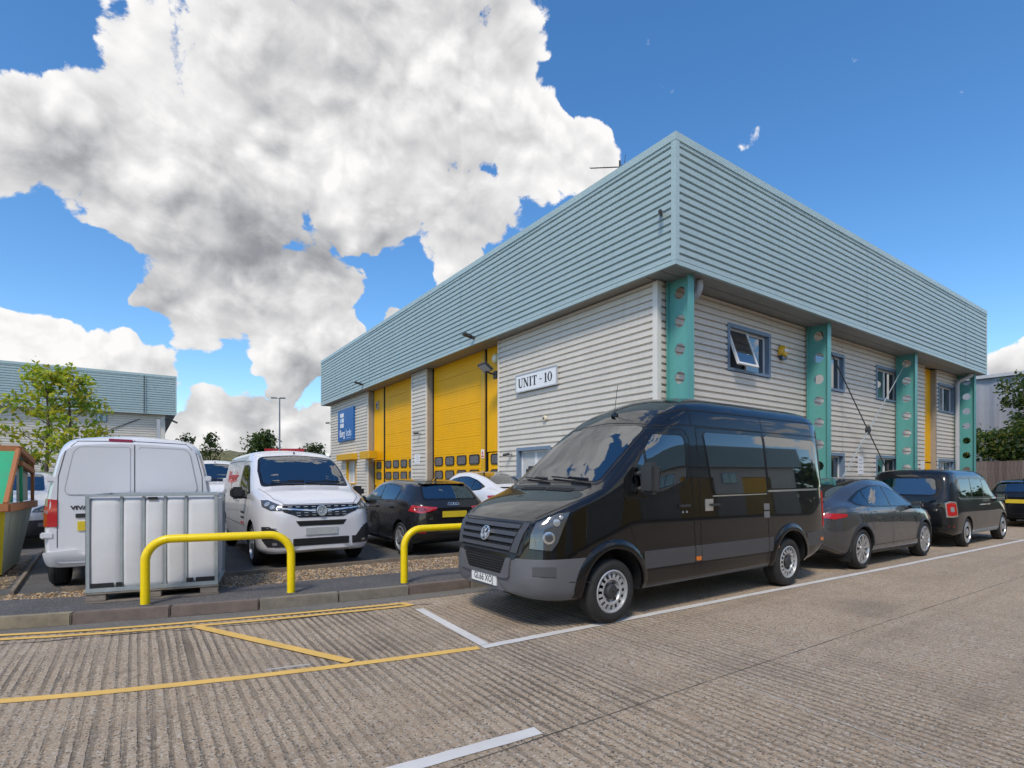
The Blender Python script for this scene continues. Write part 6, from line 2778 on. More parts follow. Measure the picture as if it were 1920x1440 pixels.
# ---------------------------------------------------------------- white medium vans
P_WHITE = paint('white_paint', (.66, .66, .68), 0, .05, (.33, .31, .28))
TV = dict(
    zb=[(0, .30), (.1, .25), (.5, .23), (4.5, .26), (4.96, .36)],
    w2=[(0, .58), (.03, .68), (.09, .78), (.2, .87), (.4, .93), (.75, .955), (1.2, .96), (4.4, .96), (4.75, .945), (4.9, .92), (4.96, .88)],
    z2=[(0, .52), (1, .65), (4.96, .75)],
    w3=[(0, .57), (.04, .66), (.12, .75), (.25, .83), (.5, .895), (1.0, .93), (1.5, .937), (4.5, .935), (4.88, .90), (4.96, .865)],
    z3=[(0, .72), (.04, .80), (.12, .89), (.25, .96), (.5, 1.04), (1.0, 1.11), (1.5, 1.14), (4.96, 1.14)],
    w4=[(0, .54), (.04, .60), (.12, .68), (.25, .75), (.5, .815), (.95, .86), (1.3, .855), (1.8, .82), (2.3, .815), (4.5, .815), (4.88, .79), (4.96, .76)],
    z4=[(0, .79), (.04, .88), (.12, .97), (.25, 1.03), (.5, 1.115), (.95, 1.21), (1.3, 1.38), (1.8, 1.61), (2.3, 1.69), (4.7, 1.69), (4.96, 1.64)],
    w5=[(0, .45), (.04, .50), (.12, .57), (.25, .62), (.5, .68), (.95, .73), (1.3, .725), (1.8, .705), (2.3, .69), (4.7, .69), (4.96, .65)],
    z5=[(0, .83), (.04, .93), (.12, 1.02), (.25, 1.075), (.5, 1.15), (.95, 1.25), (1.3, 1.47), (1.8, 1.755), (2.1, 1.84), (2.6, 1.865), (4.6, 1.85), (4.86, 1.82), (4.96, 1.76)],
    z6=[(0, .84), (.04, .945), (.12, 1.04), (.25, 1.10), (.5, 1.18), (.95, 1.285), (1.3, 1.51), (1.8, 1.805), (2.1, 1.895), (2.6, 1.94), (4.6, 1.925), (4.86, 1.885), (4.96, 1.81)])


def white_van(label, loc, rotz, scale, lettering=True):
    v = Vehicle('delivery_van', label, 'van', loc, rotz, 4.96, TV, 'white delivery vans', scale)
    AX = (.92, 4.19)
    v.body([P_WHITE], AX, .395, .345, w=.95)
    v.wheels(AX, .338, .215, .94, 'five')
    FD = (1, 0, 0)
    # grille with chrome bar and badge
    v.front('grille', rpoly([(-.60, .885), (-.66, .965), (-.60, .985), (.60, .985), (.66, .965), (.60, .885), (.35, .80), (-.35, .80)], .02), M_BLACK, off=.008, thick=.012, res=.06)
    for k, z in enumerate((.955, .915, .865, .83)):
        n = 9
        for i in range(n):
            if i == 4:
                continue
            y = -.50 + i * .125
            if abs(y) > (.52 if k < 2 else .42):
                continue
            v.front('grille_dash', [(y - .028, z - .004), (y + .028, z - .004), (y + .035, z + .006), (y - .035, z + .006)], M_GALV, off=.014, thick=.008)
    for sd in (-1, 1):
        v.front('chrome_bar', [(sd * .10, .882), (sd * .62, .925), (sd * .62, .942), (sd * .10, .904)][::sd], M_CHROME, off=.016, thick=.012)
    h, nr = v.hit((0, 0, .895), FD)
    b = MB()
    mt = basis(h + Vector((-.02, 0, 0)), (0, -1, 0), (.15, 0, 1))
    b.lathe([(.088, 0), (.088, .014), (.082, .02), (.068, .02), (.066, .010)], 28, axis='z')
    b.lathe([(.067, .008), (.001, .008)], 28, axis='z', mi=1)
    for p, q, w in (((-.045, .03), (.035, .045), .016), ((-.05, .025), (-.03, -.035), .014), ((-.03, -.035), (.02, -.005), .016), ((.02, -.005), (.04, -.045), .016), ((.0, .02), (.03, .0), .014)):
        d = Vector((q[0] - p[0], q[1] - p[1], 0))
        b.obox(basis(((p[0] + q[0]) / 2, (p[1] + q[1]) / 2, .012), d, (-d.y, d.x, 0)), (d.length, w, .012))
    b.v = [mt @ Vector(q) for q in b.v]
    b.build('badge', [M_CHROME, M_GALV], v.root, smooth=True, sharp=30)
    OB = (.78, .62, 0)
    hl = [(.04, -.60, .90), (.16, -.76, .905), (.34, -.87, .965), (.42, -.90, 1.06), (.30, -.82, 1.065), (.12, -.66, 1.0), (.05, -.60, .955)]
    v.mirror('headlamp_gasket', hl, OB, M_SEAM, off=.004, thick=.01, res=.06)
    c = sum((Vector(p) for p in hl), Vector()) / len(hl)
    lamps = v.mirror('headlamp', [tuple(c + (Vector(p) - c) * .93) for p in hl], OB, M_LAMPD, off=.009, thick=.01, res=.05)
    for lamp, sg in zip(lamps, (1, -1)):
        for px, py, pz, rr in ((.16, -.74, .955, .042), (.25, -.81, 1.0, .05), (.09, -.66, .935, .03)):
            hh, nn = v.hit((px, py * sg, pz), (.78, .62 * sg, 0))
            b = MB()
            mt = basis(hh + nn * .010, Vector((0, 0, 1)).cross(nn), nn.cross(Vector((0, 0, 1)).cross(nn)))
            b.lathe([(rr, 0), (rr * .9, .005), (.001, .008)], 16, axis='z')
            b.v = [mt @ Vector(q) for q in b.v]
            b.build('lamp_reflector', M_LAMP, lamp, smooth=True)
    # bumper intakes
    v.front('upper_intake', rpoly([(-.36, .665), (.36, .665), (.42, .745), (-.42, .745)], .015), M_DUMP, off=.005, thick=.01)
    v.front('upper_intake_slot', rpoly([(-.34, .685), (.34, .685), (.39, .728), (-.39, .728)], .01), M_SEAM, off=.008, thick=.008)
    v.front('lower_grille', rpoly([(-.46, .36), (.46, .36), (.46, .475), (-.46, .475)], .015), M_DUMP, off=.006, thick=.01)
    for k in range(3):
        z = .378 + k * .032
        v.front('grille_slot', [(-.44, z), (.44, z), (.44, z + .016), (-.44, z + .016)], M_SEAM, off=.010, thick=.008)
    cp = [(.02, -.50, .355), (.15, -.82, .36), (.24, -.885, .46), (.26, -.895, .66), (.13, -.80, .665), (.05, -.68, .60), (.02, -.56, .475), (.012, -.50, .475)]
    v.mirror('bumper_corner', cp, OB, M_DUMP, off=.008, thick=.012, res=.06)
    for k in range(3):
        z = .46 + k * .045
        v.mirror('corner_slot', [(.10, -.76, z), (.23, -.88, z), (.23, -.88, z + .018), (.09, -.74, z + .018)], OB, M_SEAM, off=.012, thick=.008)
    v.mirror('day_lamp', [(.075, -.70, .632), (.16, -.825, .64), (.16, -.825, .648), (.07, -.69, .642)], OB, M_LAMP, off=.012, thick=.008)
    v.mirror('fog_lamp', [(.06, -.68, .385), (.10, -.74, .385), (.10, -.74, .42), (.06, -.68, .42)], OB, M_LAMP, off=.013, thick=.008)
    v.plate((0, 0, .58), FD, (.52, .112), M_PLATEG)
    for sd in (-1, 1):
        v.strip('panel_gap', [(.06, sd * .55, 1.0), (.3, sd * .70, 1.08), (.95, sd * .82, 1.27)], (.4, -sd * .2, -.9), M_SEAM, .007)
    v.strip('panel_gap', [(.04, -.6, 1.0), (.035, 0, 1.0), (.04, .6, 1.0)], FD, M_SEAM, .007)
    for y in (-.25, .25):
        v.top('washer_jet', rpoly([(.86, y - .015), (.86, y + .015), (.89, y + .015), (.89, y - .015)], .01), M_BLACK, d=(.35, 0, -.93), off=.008)
    # windscreen
    dn = Vector((.6, 0, -.8))
    f = lambda x: 1.30 + (x - 1.0) * .62
    v.panel('windscreen_seal', [(x, y, f(x)) for x, y in rpoly([(.96, -.77), (.96, .77), (1.40, .76), (1.80, .685), (1.85, 0), (1.80, -.685), (1.40, -.76)], [.1, .1, 0, .12, 0, .12, 0])], dn, M_BLACK, off=.004, thick=.008)
    v.glass('windscreen', [(x, y, f(x)) for x, y in rpoly([(1.02, -.72), (1.02, .72), (1.40, .715), (1.75, .65), (1.80, 0), (1.75, -.65), (1.40, -.715)], [.1, .1, 0, .12, 0, .12, 0], 3)], dn, off=.008, thick=.008)
    wiper(v, (1.03, -.6, 1.3), (1.05, .0, 1.33), dn)
    wiper(v, (1.03, .05, 1.3), (1.05, .6, 1.33), dn)
    v.cabin((.98, 1.42, 1.14), [(2.06, (-.42, .42), .55, .56)], (.9, 2.45, .35), (2.45, 1.78), .42, .78)
    # side glass, seams
    v.sides('door_window_frame', rpoly([(1.12, 1.16), (1.75, 1.60), (1.90, 1.64), (2.33, 1.64), (2.33, 1.14), (1.5, 1.115)], [.03, .05, .06, .05, .05, .05]), M_BLACK, off=.004, thick=.008)
    v.glass_sides('door_window', rpoly([(1.50, 1.16), (1.55, 1.42), (1.80, 1.58), (1.92, 1.61), (2.28, 1.61), (2.28, 1.17)], .04, 2), off=.008, thick=.008)
    v.sides('quarter_window', rpoly([(1.22, 1.18), (1.46, 1.36), (1.44, 1.16)], .02), M_CGLASS, off=.008, thick=.008)
    v.seam_side([(1.15, 1.15), (1.16, .9), (1.28, .7), (1.36, .45)])
    v.seam_side([(2.42, .34), (2.42, 1.1), (2.40, 1.64), (2.3, 1.70), (1.85, 1.70)])
    v.seam_side([(3.45, .34), (3.45, 1.70)])
    v.seam_side([(1.4, .60), (3.9, .60)], w=.010, m=M_DUMP)
    v.seam_side([(2.42, 1.73), (4.8, 1.73)], w=.010)
    for sd in (-1, 1):
        v.side('side_recess', rpoly([(2.56, 1.18), (3.36, 1.18), (3.36, 1.60), (2.50, 1.60)], .06), sd, P_WHITE, off=.006, thick=.006)
        v.side('side_recess', rpoly([(3.55, 1.18), (4.62, 1.18), (4.58, 1.60), (3.55, 1.60)], .06), sd, P_WHITE, off=.006, thick=.006)
        handle(v, 2.28, 1.02, sd, .16, P_WHITE)
        handle(v, 2.60, 1.02, sd, .16, P_WHITE)
        door_mirror(v, 1.38, .97, 1.16, sd, (.16, .24, .20), M_DUMP)
    # rear
    RD = (-1, 0, 0)
    v.strip('panel_gap', [(5, 0, .50), (5, 0, 1.86)], RD, M_SEAM, .010)
    for sd in (-1, 1):
        v.strip('panel_gap', [(5, sd * .80, .55), (5, sd * .80, 1.0), (5, sd * .79, 1.40), (5, sd * .72, 1.70), (5, sd * .60, 1.83), (5, 0, 1.845)], RD, M_SEAM, .008)
        p = [(sd * .05, 1.18), (sd * .74, 1.18), (sd * .64, 1.70), (sd * .58, 1.76), (sd * .05, 1.77)]
        v.rear('door_recess', rpoly(p[::-sd], [.03, .09, .09, .06, .03][::-sd]), P_WHITE, off=.007, thick=.007)
        q = rpoly(p, [.03, .09, .09, .06, .03])
        v.strip('panel_gap', [(5, a, c_) for a, c_ in q], RD, mat('white_shade_line', (.34, .34, .35), .6), .007, off=.0085)  # no gap here: grey line paints the shade along the recess edge
        v.mirror('tail_lamp', [(4.78, -.955, .80), (4.95, -.90, .80), (4.96, -.80, .80), (4.96, -.80, 1.12), (4.95, -.87, 1.13), (4.80, -.95, 1.13)], (-.85, .53, 0), M_RED, off=.014, thick=.018, res=.06) if sd < 0 else None
        for (hy, hz) in ((.845, 1.37), (.90, .70)):
            hh, nn = v.hit((4.9, sd * hy, hz), (-1, 0, 0))
            hb = MB()
            hb.obox(basis(hh + Vector((.012, 0, 0)), (0, 1, 0), (0, 0, 1)), (.13, .075, .05))
            hb.build('hinge', P_WHITE, v.root, bevel=.012, smooth=True, sharp=60)
        v.rear('bumper_reflector', rpoly([(sd * .60, .40), (sd * .74, .40), (sd * .74, .435), (sd * .60, .435)][::-sd], .01), M_REDD, off=.010, thick=.01)
        v.mirror('tail_lamp_window', [(4.86, -.94, .955), (4.955, -.885, .955), (4.955, -.885, .995), (4.86, -.94, .995)], (-.85, .53, 0), M_LAMP, off=.018, thick=.01) if sd < 0 else None
    v.rear('rear_bumper', rpoly([(-.90, .34), (.90, .34), (.92, .50), (.60, .52), (.55, .46), (-.55, .46), (-.60, .52), (-.92, .50)], .03), P_WHITE, off=.035, thick=.05, res=.07)
    v.rear('brake_lamp', rpoly([(-.28, 1.865), (-.02, 1.86), (-.02, 1.83), (-.28, 1.832)], .008), M_REDD, off=.012, thick=.012)
    v.rear('handle_strip', rpoly([(-.62, .90), (-.06, .90), (-.06, .95), (-.62, .95)], .01), M_DUMP, off=.012, thick=.012)
    v.rear('door_lock', rpoly([(-.11, 1.05), (-.07, 1.05), (-.07, 1.11), (-.11, 1.11)], .01), M_BLACK, off=.014, thick=.012)
    v.plate((5.0, -.34, .80), RD, (.52, .112), M_PLATEY)
    hh, nn = v.hit((5.0, -.52, 1.02), RD)
    put_text('lettering', 'VIVARO', .062, M_DARK, v.root, basis(hh + nn * .004, (0, 1, 0), (0, 0, 1)), extrude=.002, bold=.003, sx=1.35)
    b = MB()
    hh, _ = v.hit((1.95, 0, 3), (0, 0, -1))
    b.cyl(hh, hh + Vector((.02, 0, .035)), .02, .008, n=8)
    b.build('aerial', M_BLACK, v.root)
    if lettering:
        M_SR = mat('red_lettering', (.55, .04, .035), .4)
        for sd in (-1, 1):
            hh, nn = v.hit((3.45, sd, 1.42), (0, -sd, 0))
            ex = (1, 0, 0) if sd < 0 else (-1, 0, 0)
            mt = basis(hh + nn * .012, ex, (0, nn.z * -.0 + sd * -.12, 1))
            put_text('lettering', 'Repair', .34, M_SR, v.root, mt, extrude=.002, shear=.3, sx=1.5, bold=.004)
            bl = MB()
            for i in range(16):
                bl.obox(mt @ Matrix.Translation((-.62 + i * .082, -.22, 0)), (.05 if i % 5 else .03, .035, .004))
            bl.build('small_print', M_INK, v.root)
            h2, n2 = v.hit((1.75, sd, .82), (0, -sd, 0))
            for k, m_ in enumerate((M_INK, M_INK, M_SR)):
                bl = MB()
                for i in range(7):
                    bl.obox(basis(h2 + n2 * .005 + Vector((-.15 + i * .05, 0, -.09 * k)), ex, (0, 0, 1)), (.03, .035, .003))
                bl.build('small_print', m_, v.root)
    return v


white_van('white van facing the road with red lettering on its side', (2.52, 9.22, .10), R(90), (1.02, 1.0, 1.07))
white_van('white van with its back doors to the road, behind the liquid container', (-.06, 9.05 + 4.96 * 1.02, .10), R(-90), (1.02, 1.025, 1.09), lettering=False)
# a third one stands farther back in the gap between the two
white_van('white van farther back in the gap between the two nearer vans', (2.05, 18.2, .10), R(90), (1.02, 1.0, 1.09), lettering=False)

# ---------------------------------------------------------------- hatchbacks
TA = dict(
    zb=[(0, .25), (.3, .19), (3.6, .21), (4.03, .34)],
    w2=[(0, .48), (.03, .58), (.1, .69), (.25, .79), (.6, .85), (1.2, .865), (3.3, .87), (3.65, .845), (3.85, .78), (3.95, .70), (4.03, .56)],
    z2=[(0, .5), (1, .58), (4.03, .62)],
    w3=[(0, .48), (.05, .58), (.12, .66), (.3, .75), (.7, .81), (1.1, .83), (1.6, .835), (3.2, .84), (3.6, .81), (3.85, .73), (3.95, .66), (4.03, .54)],
    z3=[(0, .60), (.05, .66), (.12, .71), (.3, .78), (.7, .86), (1.1, .92), (1.6, .945), (2.5, .96), (3.3, .98), (3.8, .97), (3.95, .92), (4.03, .84)],
    w4=[(0, .43), (.05, .50), (.12, .57), (.3, .645), (.7, .71), (1.0, .74), (1.3, .725), (1.9, .675), (2.5, .66), (3.2, .65), (3.6, .64), (3.85, .62), (3.95, .58), (4.03, .48)],
    z4=[(0, .63), (.05, .70), (.12, .755), (.3, .825), (.7, .915), (1.0, .97), (1.3, 1.09), (1.9, 1.28), (2.5, 1.33), (3.2, 1.29), (3.6, 1.19), (3.85, 1.04), (3.95, .965), (4.03, .88)],
    w5=[(0, .35), (.12, .45), (.3, .52), (.7, .57), (1.0, .60), (1.3, .585), (1.9, .565), (2.5, .555), (3.2, .55), (3.6, .54), (3.85, .52), (4.03, .4)],
    z5=[(0, .65), (.05, .72), (.12, .775), (.3, .85), (.7, .94), (1.0, 1.0), (1.3, 1.155), (1.9, 1.37), (2.4, 1.40), (3.2, 1.365), (3.55, 1.29), (3.8, 1.10), (3.9, 1.02), (4.03, .89)],
    z6=[(0, .66), (.05, .73), (.12, .785), (.3, .865), (.7, .96), (1.0, 1.02), (1.3, 1.185), (1.9, 1.41), (2.4, 1.435), (3.2, 1.40), (3.55, 1.33), (3.8, 1.13), (3.9, 1.04), (4.03, .90)])


def hatchback(label, loc, rotz, scale, pnt, name='hatchback_car', rings=False, plate_text=None, lower=None, group=None):
    v = Vehicle(name, label, 'car', loc, rotz, 4.03, TA, group, scale)
    AX = (.80, 3.36)
    if lower:
        v.body([pnt, lower], AX, .355, .315, w=.865, cuts=(('z', .52),), assign=lambda c: 1 if c.z < .52 else 0, names=('body', 'lower_body'))
    else:
        v.body([pnt], AX, .355, .315, w=.865)
    v.wheels(AX, .312, .205, .855, 'five')
    v.sides('window_surround', rpoly([(1.20, .985), (1.55, 1.18), (1.95, 1.30), (2.5, 1.335), (3.05, 1.30), (3.20, 1.23), (3.12, 1.01), (2.2, .985)], [.02, .05, .1, .1, .08, .05, .04, .1]), M_BLACK, off=.003, thick=.006)
    v.glass_sides('front_window', rpoly([(1.42, 1.0), (1.70, 1.17), (2.0, 1.275), (2.20, 1.295), (2.22, 1.005)], .03, 2), off=.006, thick=.006)
    v.glass_sides('rear_window', rpoly([(2.28, 1.005), (2.27, 1.30), (2.6, 1.305), (3.02, 1.27), (3.10, 1.20), (3.05, 1.03)], .04, 2), off=.006, thick=.006)
    RD = (-1, 0, -.25)
    rg = rpoly([(-.60, 1.035), (.60, 1.035), (.53, 1.29), (.40, 1.315), (-.40, 1.315), (-.53, 1.29)], [.05, .05, .05, .03, .03, .05])
    v.rear('tailgate_glass_surround', rg, M_BLACK, off=.004, thick=.006, res=.07)
    v.glass_rear('tailgate_glass', [(y * .93, 1.175 + (z - 1.175) * .86) for y, z in rg], off=.008, thick=.006, res=.07)
    v.cabin((1.05, 1.42, .93), [(2.15, (-.36, .36), .40, .52), (3.0, (-.36, .36), .42, .50)], (1.0, 3.3, .26), None, .36, .66)
    b = MB()
    sp = [(-.52, 0), (.52, 0), (.46, .12), (-.46, .12)]
    b.prism(sp, lambda y, x, t: (3.46 + x * 1.3, y, 1.325 + .028 * t - x * .12))
    b.build('roof_spoiler', pnt, v.root, bevel=.008)
    v.glass('windscreen', [(x, y, 1.03 + (x - 1.06) * .5) for x, y in rpoly([(1.06, -.62), (1.06, .62), (1.72, .52), (1.72, -.52)], .08, 2)], (.5, 0, -.86), off=.005)
    # lamps
    tl = [(3.74, -.84, .84), (3.97, -.66, .80), (4.02, -.40, .86), (4.02, -.36, .90), (3.97, -.60, .925), (3.80, -.79, .945)]
    v.mirror('tail_lamp', tl, (-.8, .6, 0), M_RED, off=.010, thick=.014, res=.05)
    v.mirror('tail_lamp_inner', [(3.83, -.78, .865), (3.97, -.65, .835), (4.0, -.50, .87), (3.97, -.60, .895), (3.84, -.76, .905)], (-.8, .6, 0), M_REDD, off=.013, thick=.01, res=.05)
    v.mirror('headlamp', [(.06, -.50, .66), (.20, -.70, .66), (.42, -.79, .77), (.30, -.72, .79), (.10, -.55, .72)], (.75, .66, 0), M_LAMPD, off=.008, thick=.01, res=.05)
    v.mirror('headlamp_lens', [(.12, -.60, .675), (.22, -.71, .69), (.32, -.745, .755), (.16, -.62, .72)], (.75, .66, 0), M_LAMP, off=.011, thick=.008, res=.05)
    v.front('grille', rpoly([(-.36, .36), (.36, .36), (.44, .56), (.36, .66), (-.36, .66), (-.44, .56)], .03), M_DUMP, off=.006)
    v.front('front_plate_holder', rpoly([(-.26, .42), (.26, .42), (.26, .53), (-.26, .53)], .005), M_PLATEW, off=.014, thick=.012)
    v.mirror('fog_lamp', [(.08, -.60, .40), (.20, -.74, .40), (.20, -.74, .47), (.08, -.60, .47)], (.75, .66, 0), M_LAMP, off=.008, thick=.008)
    # tailgate, bumper
    for sd in (-1, 1):
        v.strip('panel_gap', [(4.2, sd * .58, .62), (4.2, sd * .60, .78), (4.2, sd * .42, .84)], (-1, 0, 0), M_SEAM, .007)
    v.strip('panel_gap', [(4.2, -.58, .62), (4.2, .58, .62)], (-1, 0, 0), M_SEAM, .007)
    v.rear('diffuser', rpoly([(-.50, .30), (.50, .30), (.56, .42), (-.56, .42)], .03), M_DUMP, off=.008, thick=.01)
    v.mirror('bumper_reflector', [(3.93, -.70, .44), (3.99, -.58, .44), (3.99, -.58, .47), (3.93, -.70, .475)], (-.8, .6, 0), M_REDD, off=.008, thick=.008)
    v.plate((4.2, 0, .775), (-1, 0, 0), (.52, .112), M_PLATEY, plate_text)
    if rings:
        hh, nn = v.hit((4.2, 0, .955), (-1, 0, 0))
        b = MB()
        for k in range(4):
            mt = basis(hh + nn * .006 + Vector((0, (k - 1.5) * .055, 0)), (0, 1, 0), nn.cross(Vector((0, 1, 0))))
            q = MB()
            q.lathe([(.038, 0), (.038, .007), (.028, .007), (.028, 0)], 18, axis='z')
            b.add([mt @ Vector(p) + Vector((k % 2 * .0015, 0, 0)) for p in q.v], q.f)
        b.build('badge', M_CHROME, v.root)
        hh, nn = v.hit((4.2, -.50, .70), (-1, 0, 0))
        put_text('badge_lettering', 'A1', .06, M_CHROME, v.root, basis(hh + nn * .004, (0, 1, 0), (0, 0, 1)), extrude=.002, bold=.002)
    v.seam_side([(1.18, .95), (1.20, .7), (1.28, .35)])
    v.seam_side([(2.25, .98), (2.27, .6), (2.22, .28)])
    v.seam_side([(3.12, 1.0), (3.08, .8), (2.98, .62)])
    v.sides('sill', rpoly([(1.22, .22), (2.95, .22), (2.95, .29), (1.22, .29)], .02), M_DUMP if not lower else lower, off=.012, thick=.015)
    for sd in (-1, 1):
        handle(v, 2.08, .86, sd, .17, pnt)
        handle(v, 2.95, .88, sd, .17, pnt)
        door_mirror(v, 1.46, .86, .99, sd, (.11, .17, .13), M_BLACK, mcap=pnt)
    b = MB()
    b.cyl((3.15, 0, 1.39), (3.32, 0, 1.46), .02, .006, n=8)
    b.build('aerial', M_BLACK, v.root)
    return v


P_CHAR = paint('charcoal_paint', (.018, .017, .018), .35, .03, (.16, .15, .13))
P_SILV = paint('silver_paint', (.50, .52, .55), .35, .03)
P_NAVY = paint('black_blue_paint', (.005, .006, .008), 0, .02, (.10, .09, .08))
hatchback('dark grey hatchback with red tail lamps between the white van and the black van', (5.10, 9.16 + 4.03 * 1.03, .10), R(-91), (1.03, 1.0, 1.045), P_CHAR, rings=True)
hatchback('silver car with dark lower body half hidden behind the skip', (-2.42, 15.0, .10), R(90), (1.05, 1.03, 1.18), P_SILV, lower=M_DUMP, name='hatchback_car')
hatchback('black car with a yellow plate parked beyond the black cab', (27.6, 4.85, .0), R(180), (1.03, 1.05, 1.10), P_NAVY)

# ---------------------------------------------------------------- fastback electric cars
TT = dict(
    zb=[(0, .30), (.3, .22), (4.2, .25), (4.75, .42)],
    w2=[(0, .52), (.03, .62), (.1, .74), (.3, .86), (.7, .93), (1.3, .955), (3.6, .96), (4.2, .93), (4.5, .86), (4.65, .79), (4.75, .66)],
    z2=[(0, .55), (1, .65), (4.75, .74)],
    w3=[(0, .52), (.05, .62), (.12, .70), (.35, .81), (.8, .875), (1.3, .90), (3.4, .91), (4.1, .885), (4.45, .81), (4.65, .73), (4.75, .62)],
    z3=[(0, .66), (.05, .72), (.12, .78), (.35, .87), (.8, .96), (1.3, 1.0), (2.2, 1.03), (3.4, 1.06), (4.2, 1.08), (4.55, 1.05), (4.75, .94)],
    w4=[(0, .48), (.05, .54), (.12, .60), (.35, .69), (.8, .76), (1.1, .79), (1.5, .77), (2.2, .71), (2.8, .695), (3.5, .69), (4.1, .685), (4.5, .66), (4.75, .54)],
    z4=[(0, .70), (.05, .77), (.12, .82), (.35, .92), (.8, 1.01), (1.1, 1.06), (1.5, 1.20), (2.2, 1.43), (2.8, 1.47), (3.5, 1.37), (4.1, 1.20), (4.5, 1.11), (4.75, .97)],
    w5=[(0, .40), (.12, .47), (.35, .54), (.8, .61), (1.1, .64), (1.5, .615), (2.2, .585), (2.8, .575), (3.5, .56), (4.1, .545), (4.5, .53), (4.75, .43)],
    z5=[(0, .72), (.05, .79), (.12, .84), (.35, .945), (.8, 1.04), (1.1, 1.095), (1.5, 1.29), (2.2, 1.555), (2.7, 1.575), (3.5, 1.46), (4.1, 1.27), (4.5, 1.15), (4.75, .985)],
    z6=[(0, .73), (.05, .80), (.12, .85), (.35, .96), (.8, 1.06), (1.1, 1.12), (1.5, 1.33), (2.2, 1.60), (2.7, 1.618), (3.5, 1.50), (4.1, 1.305), (4.5, 1.17), (4.75, .995)])


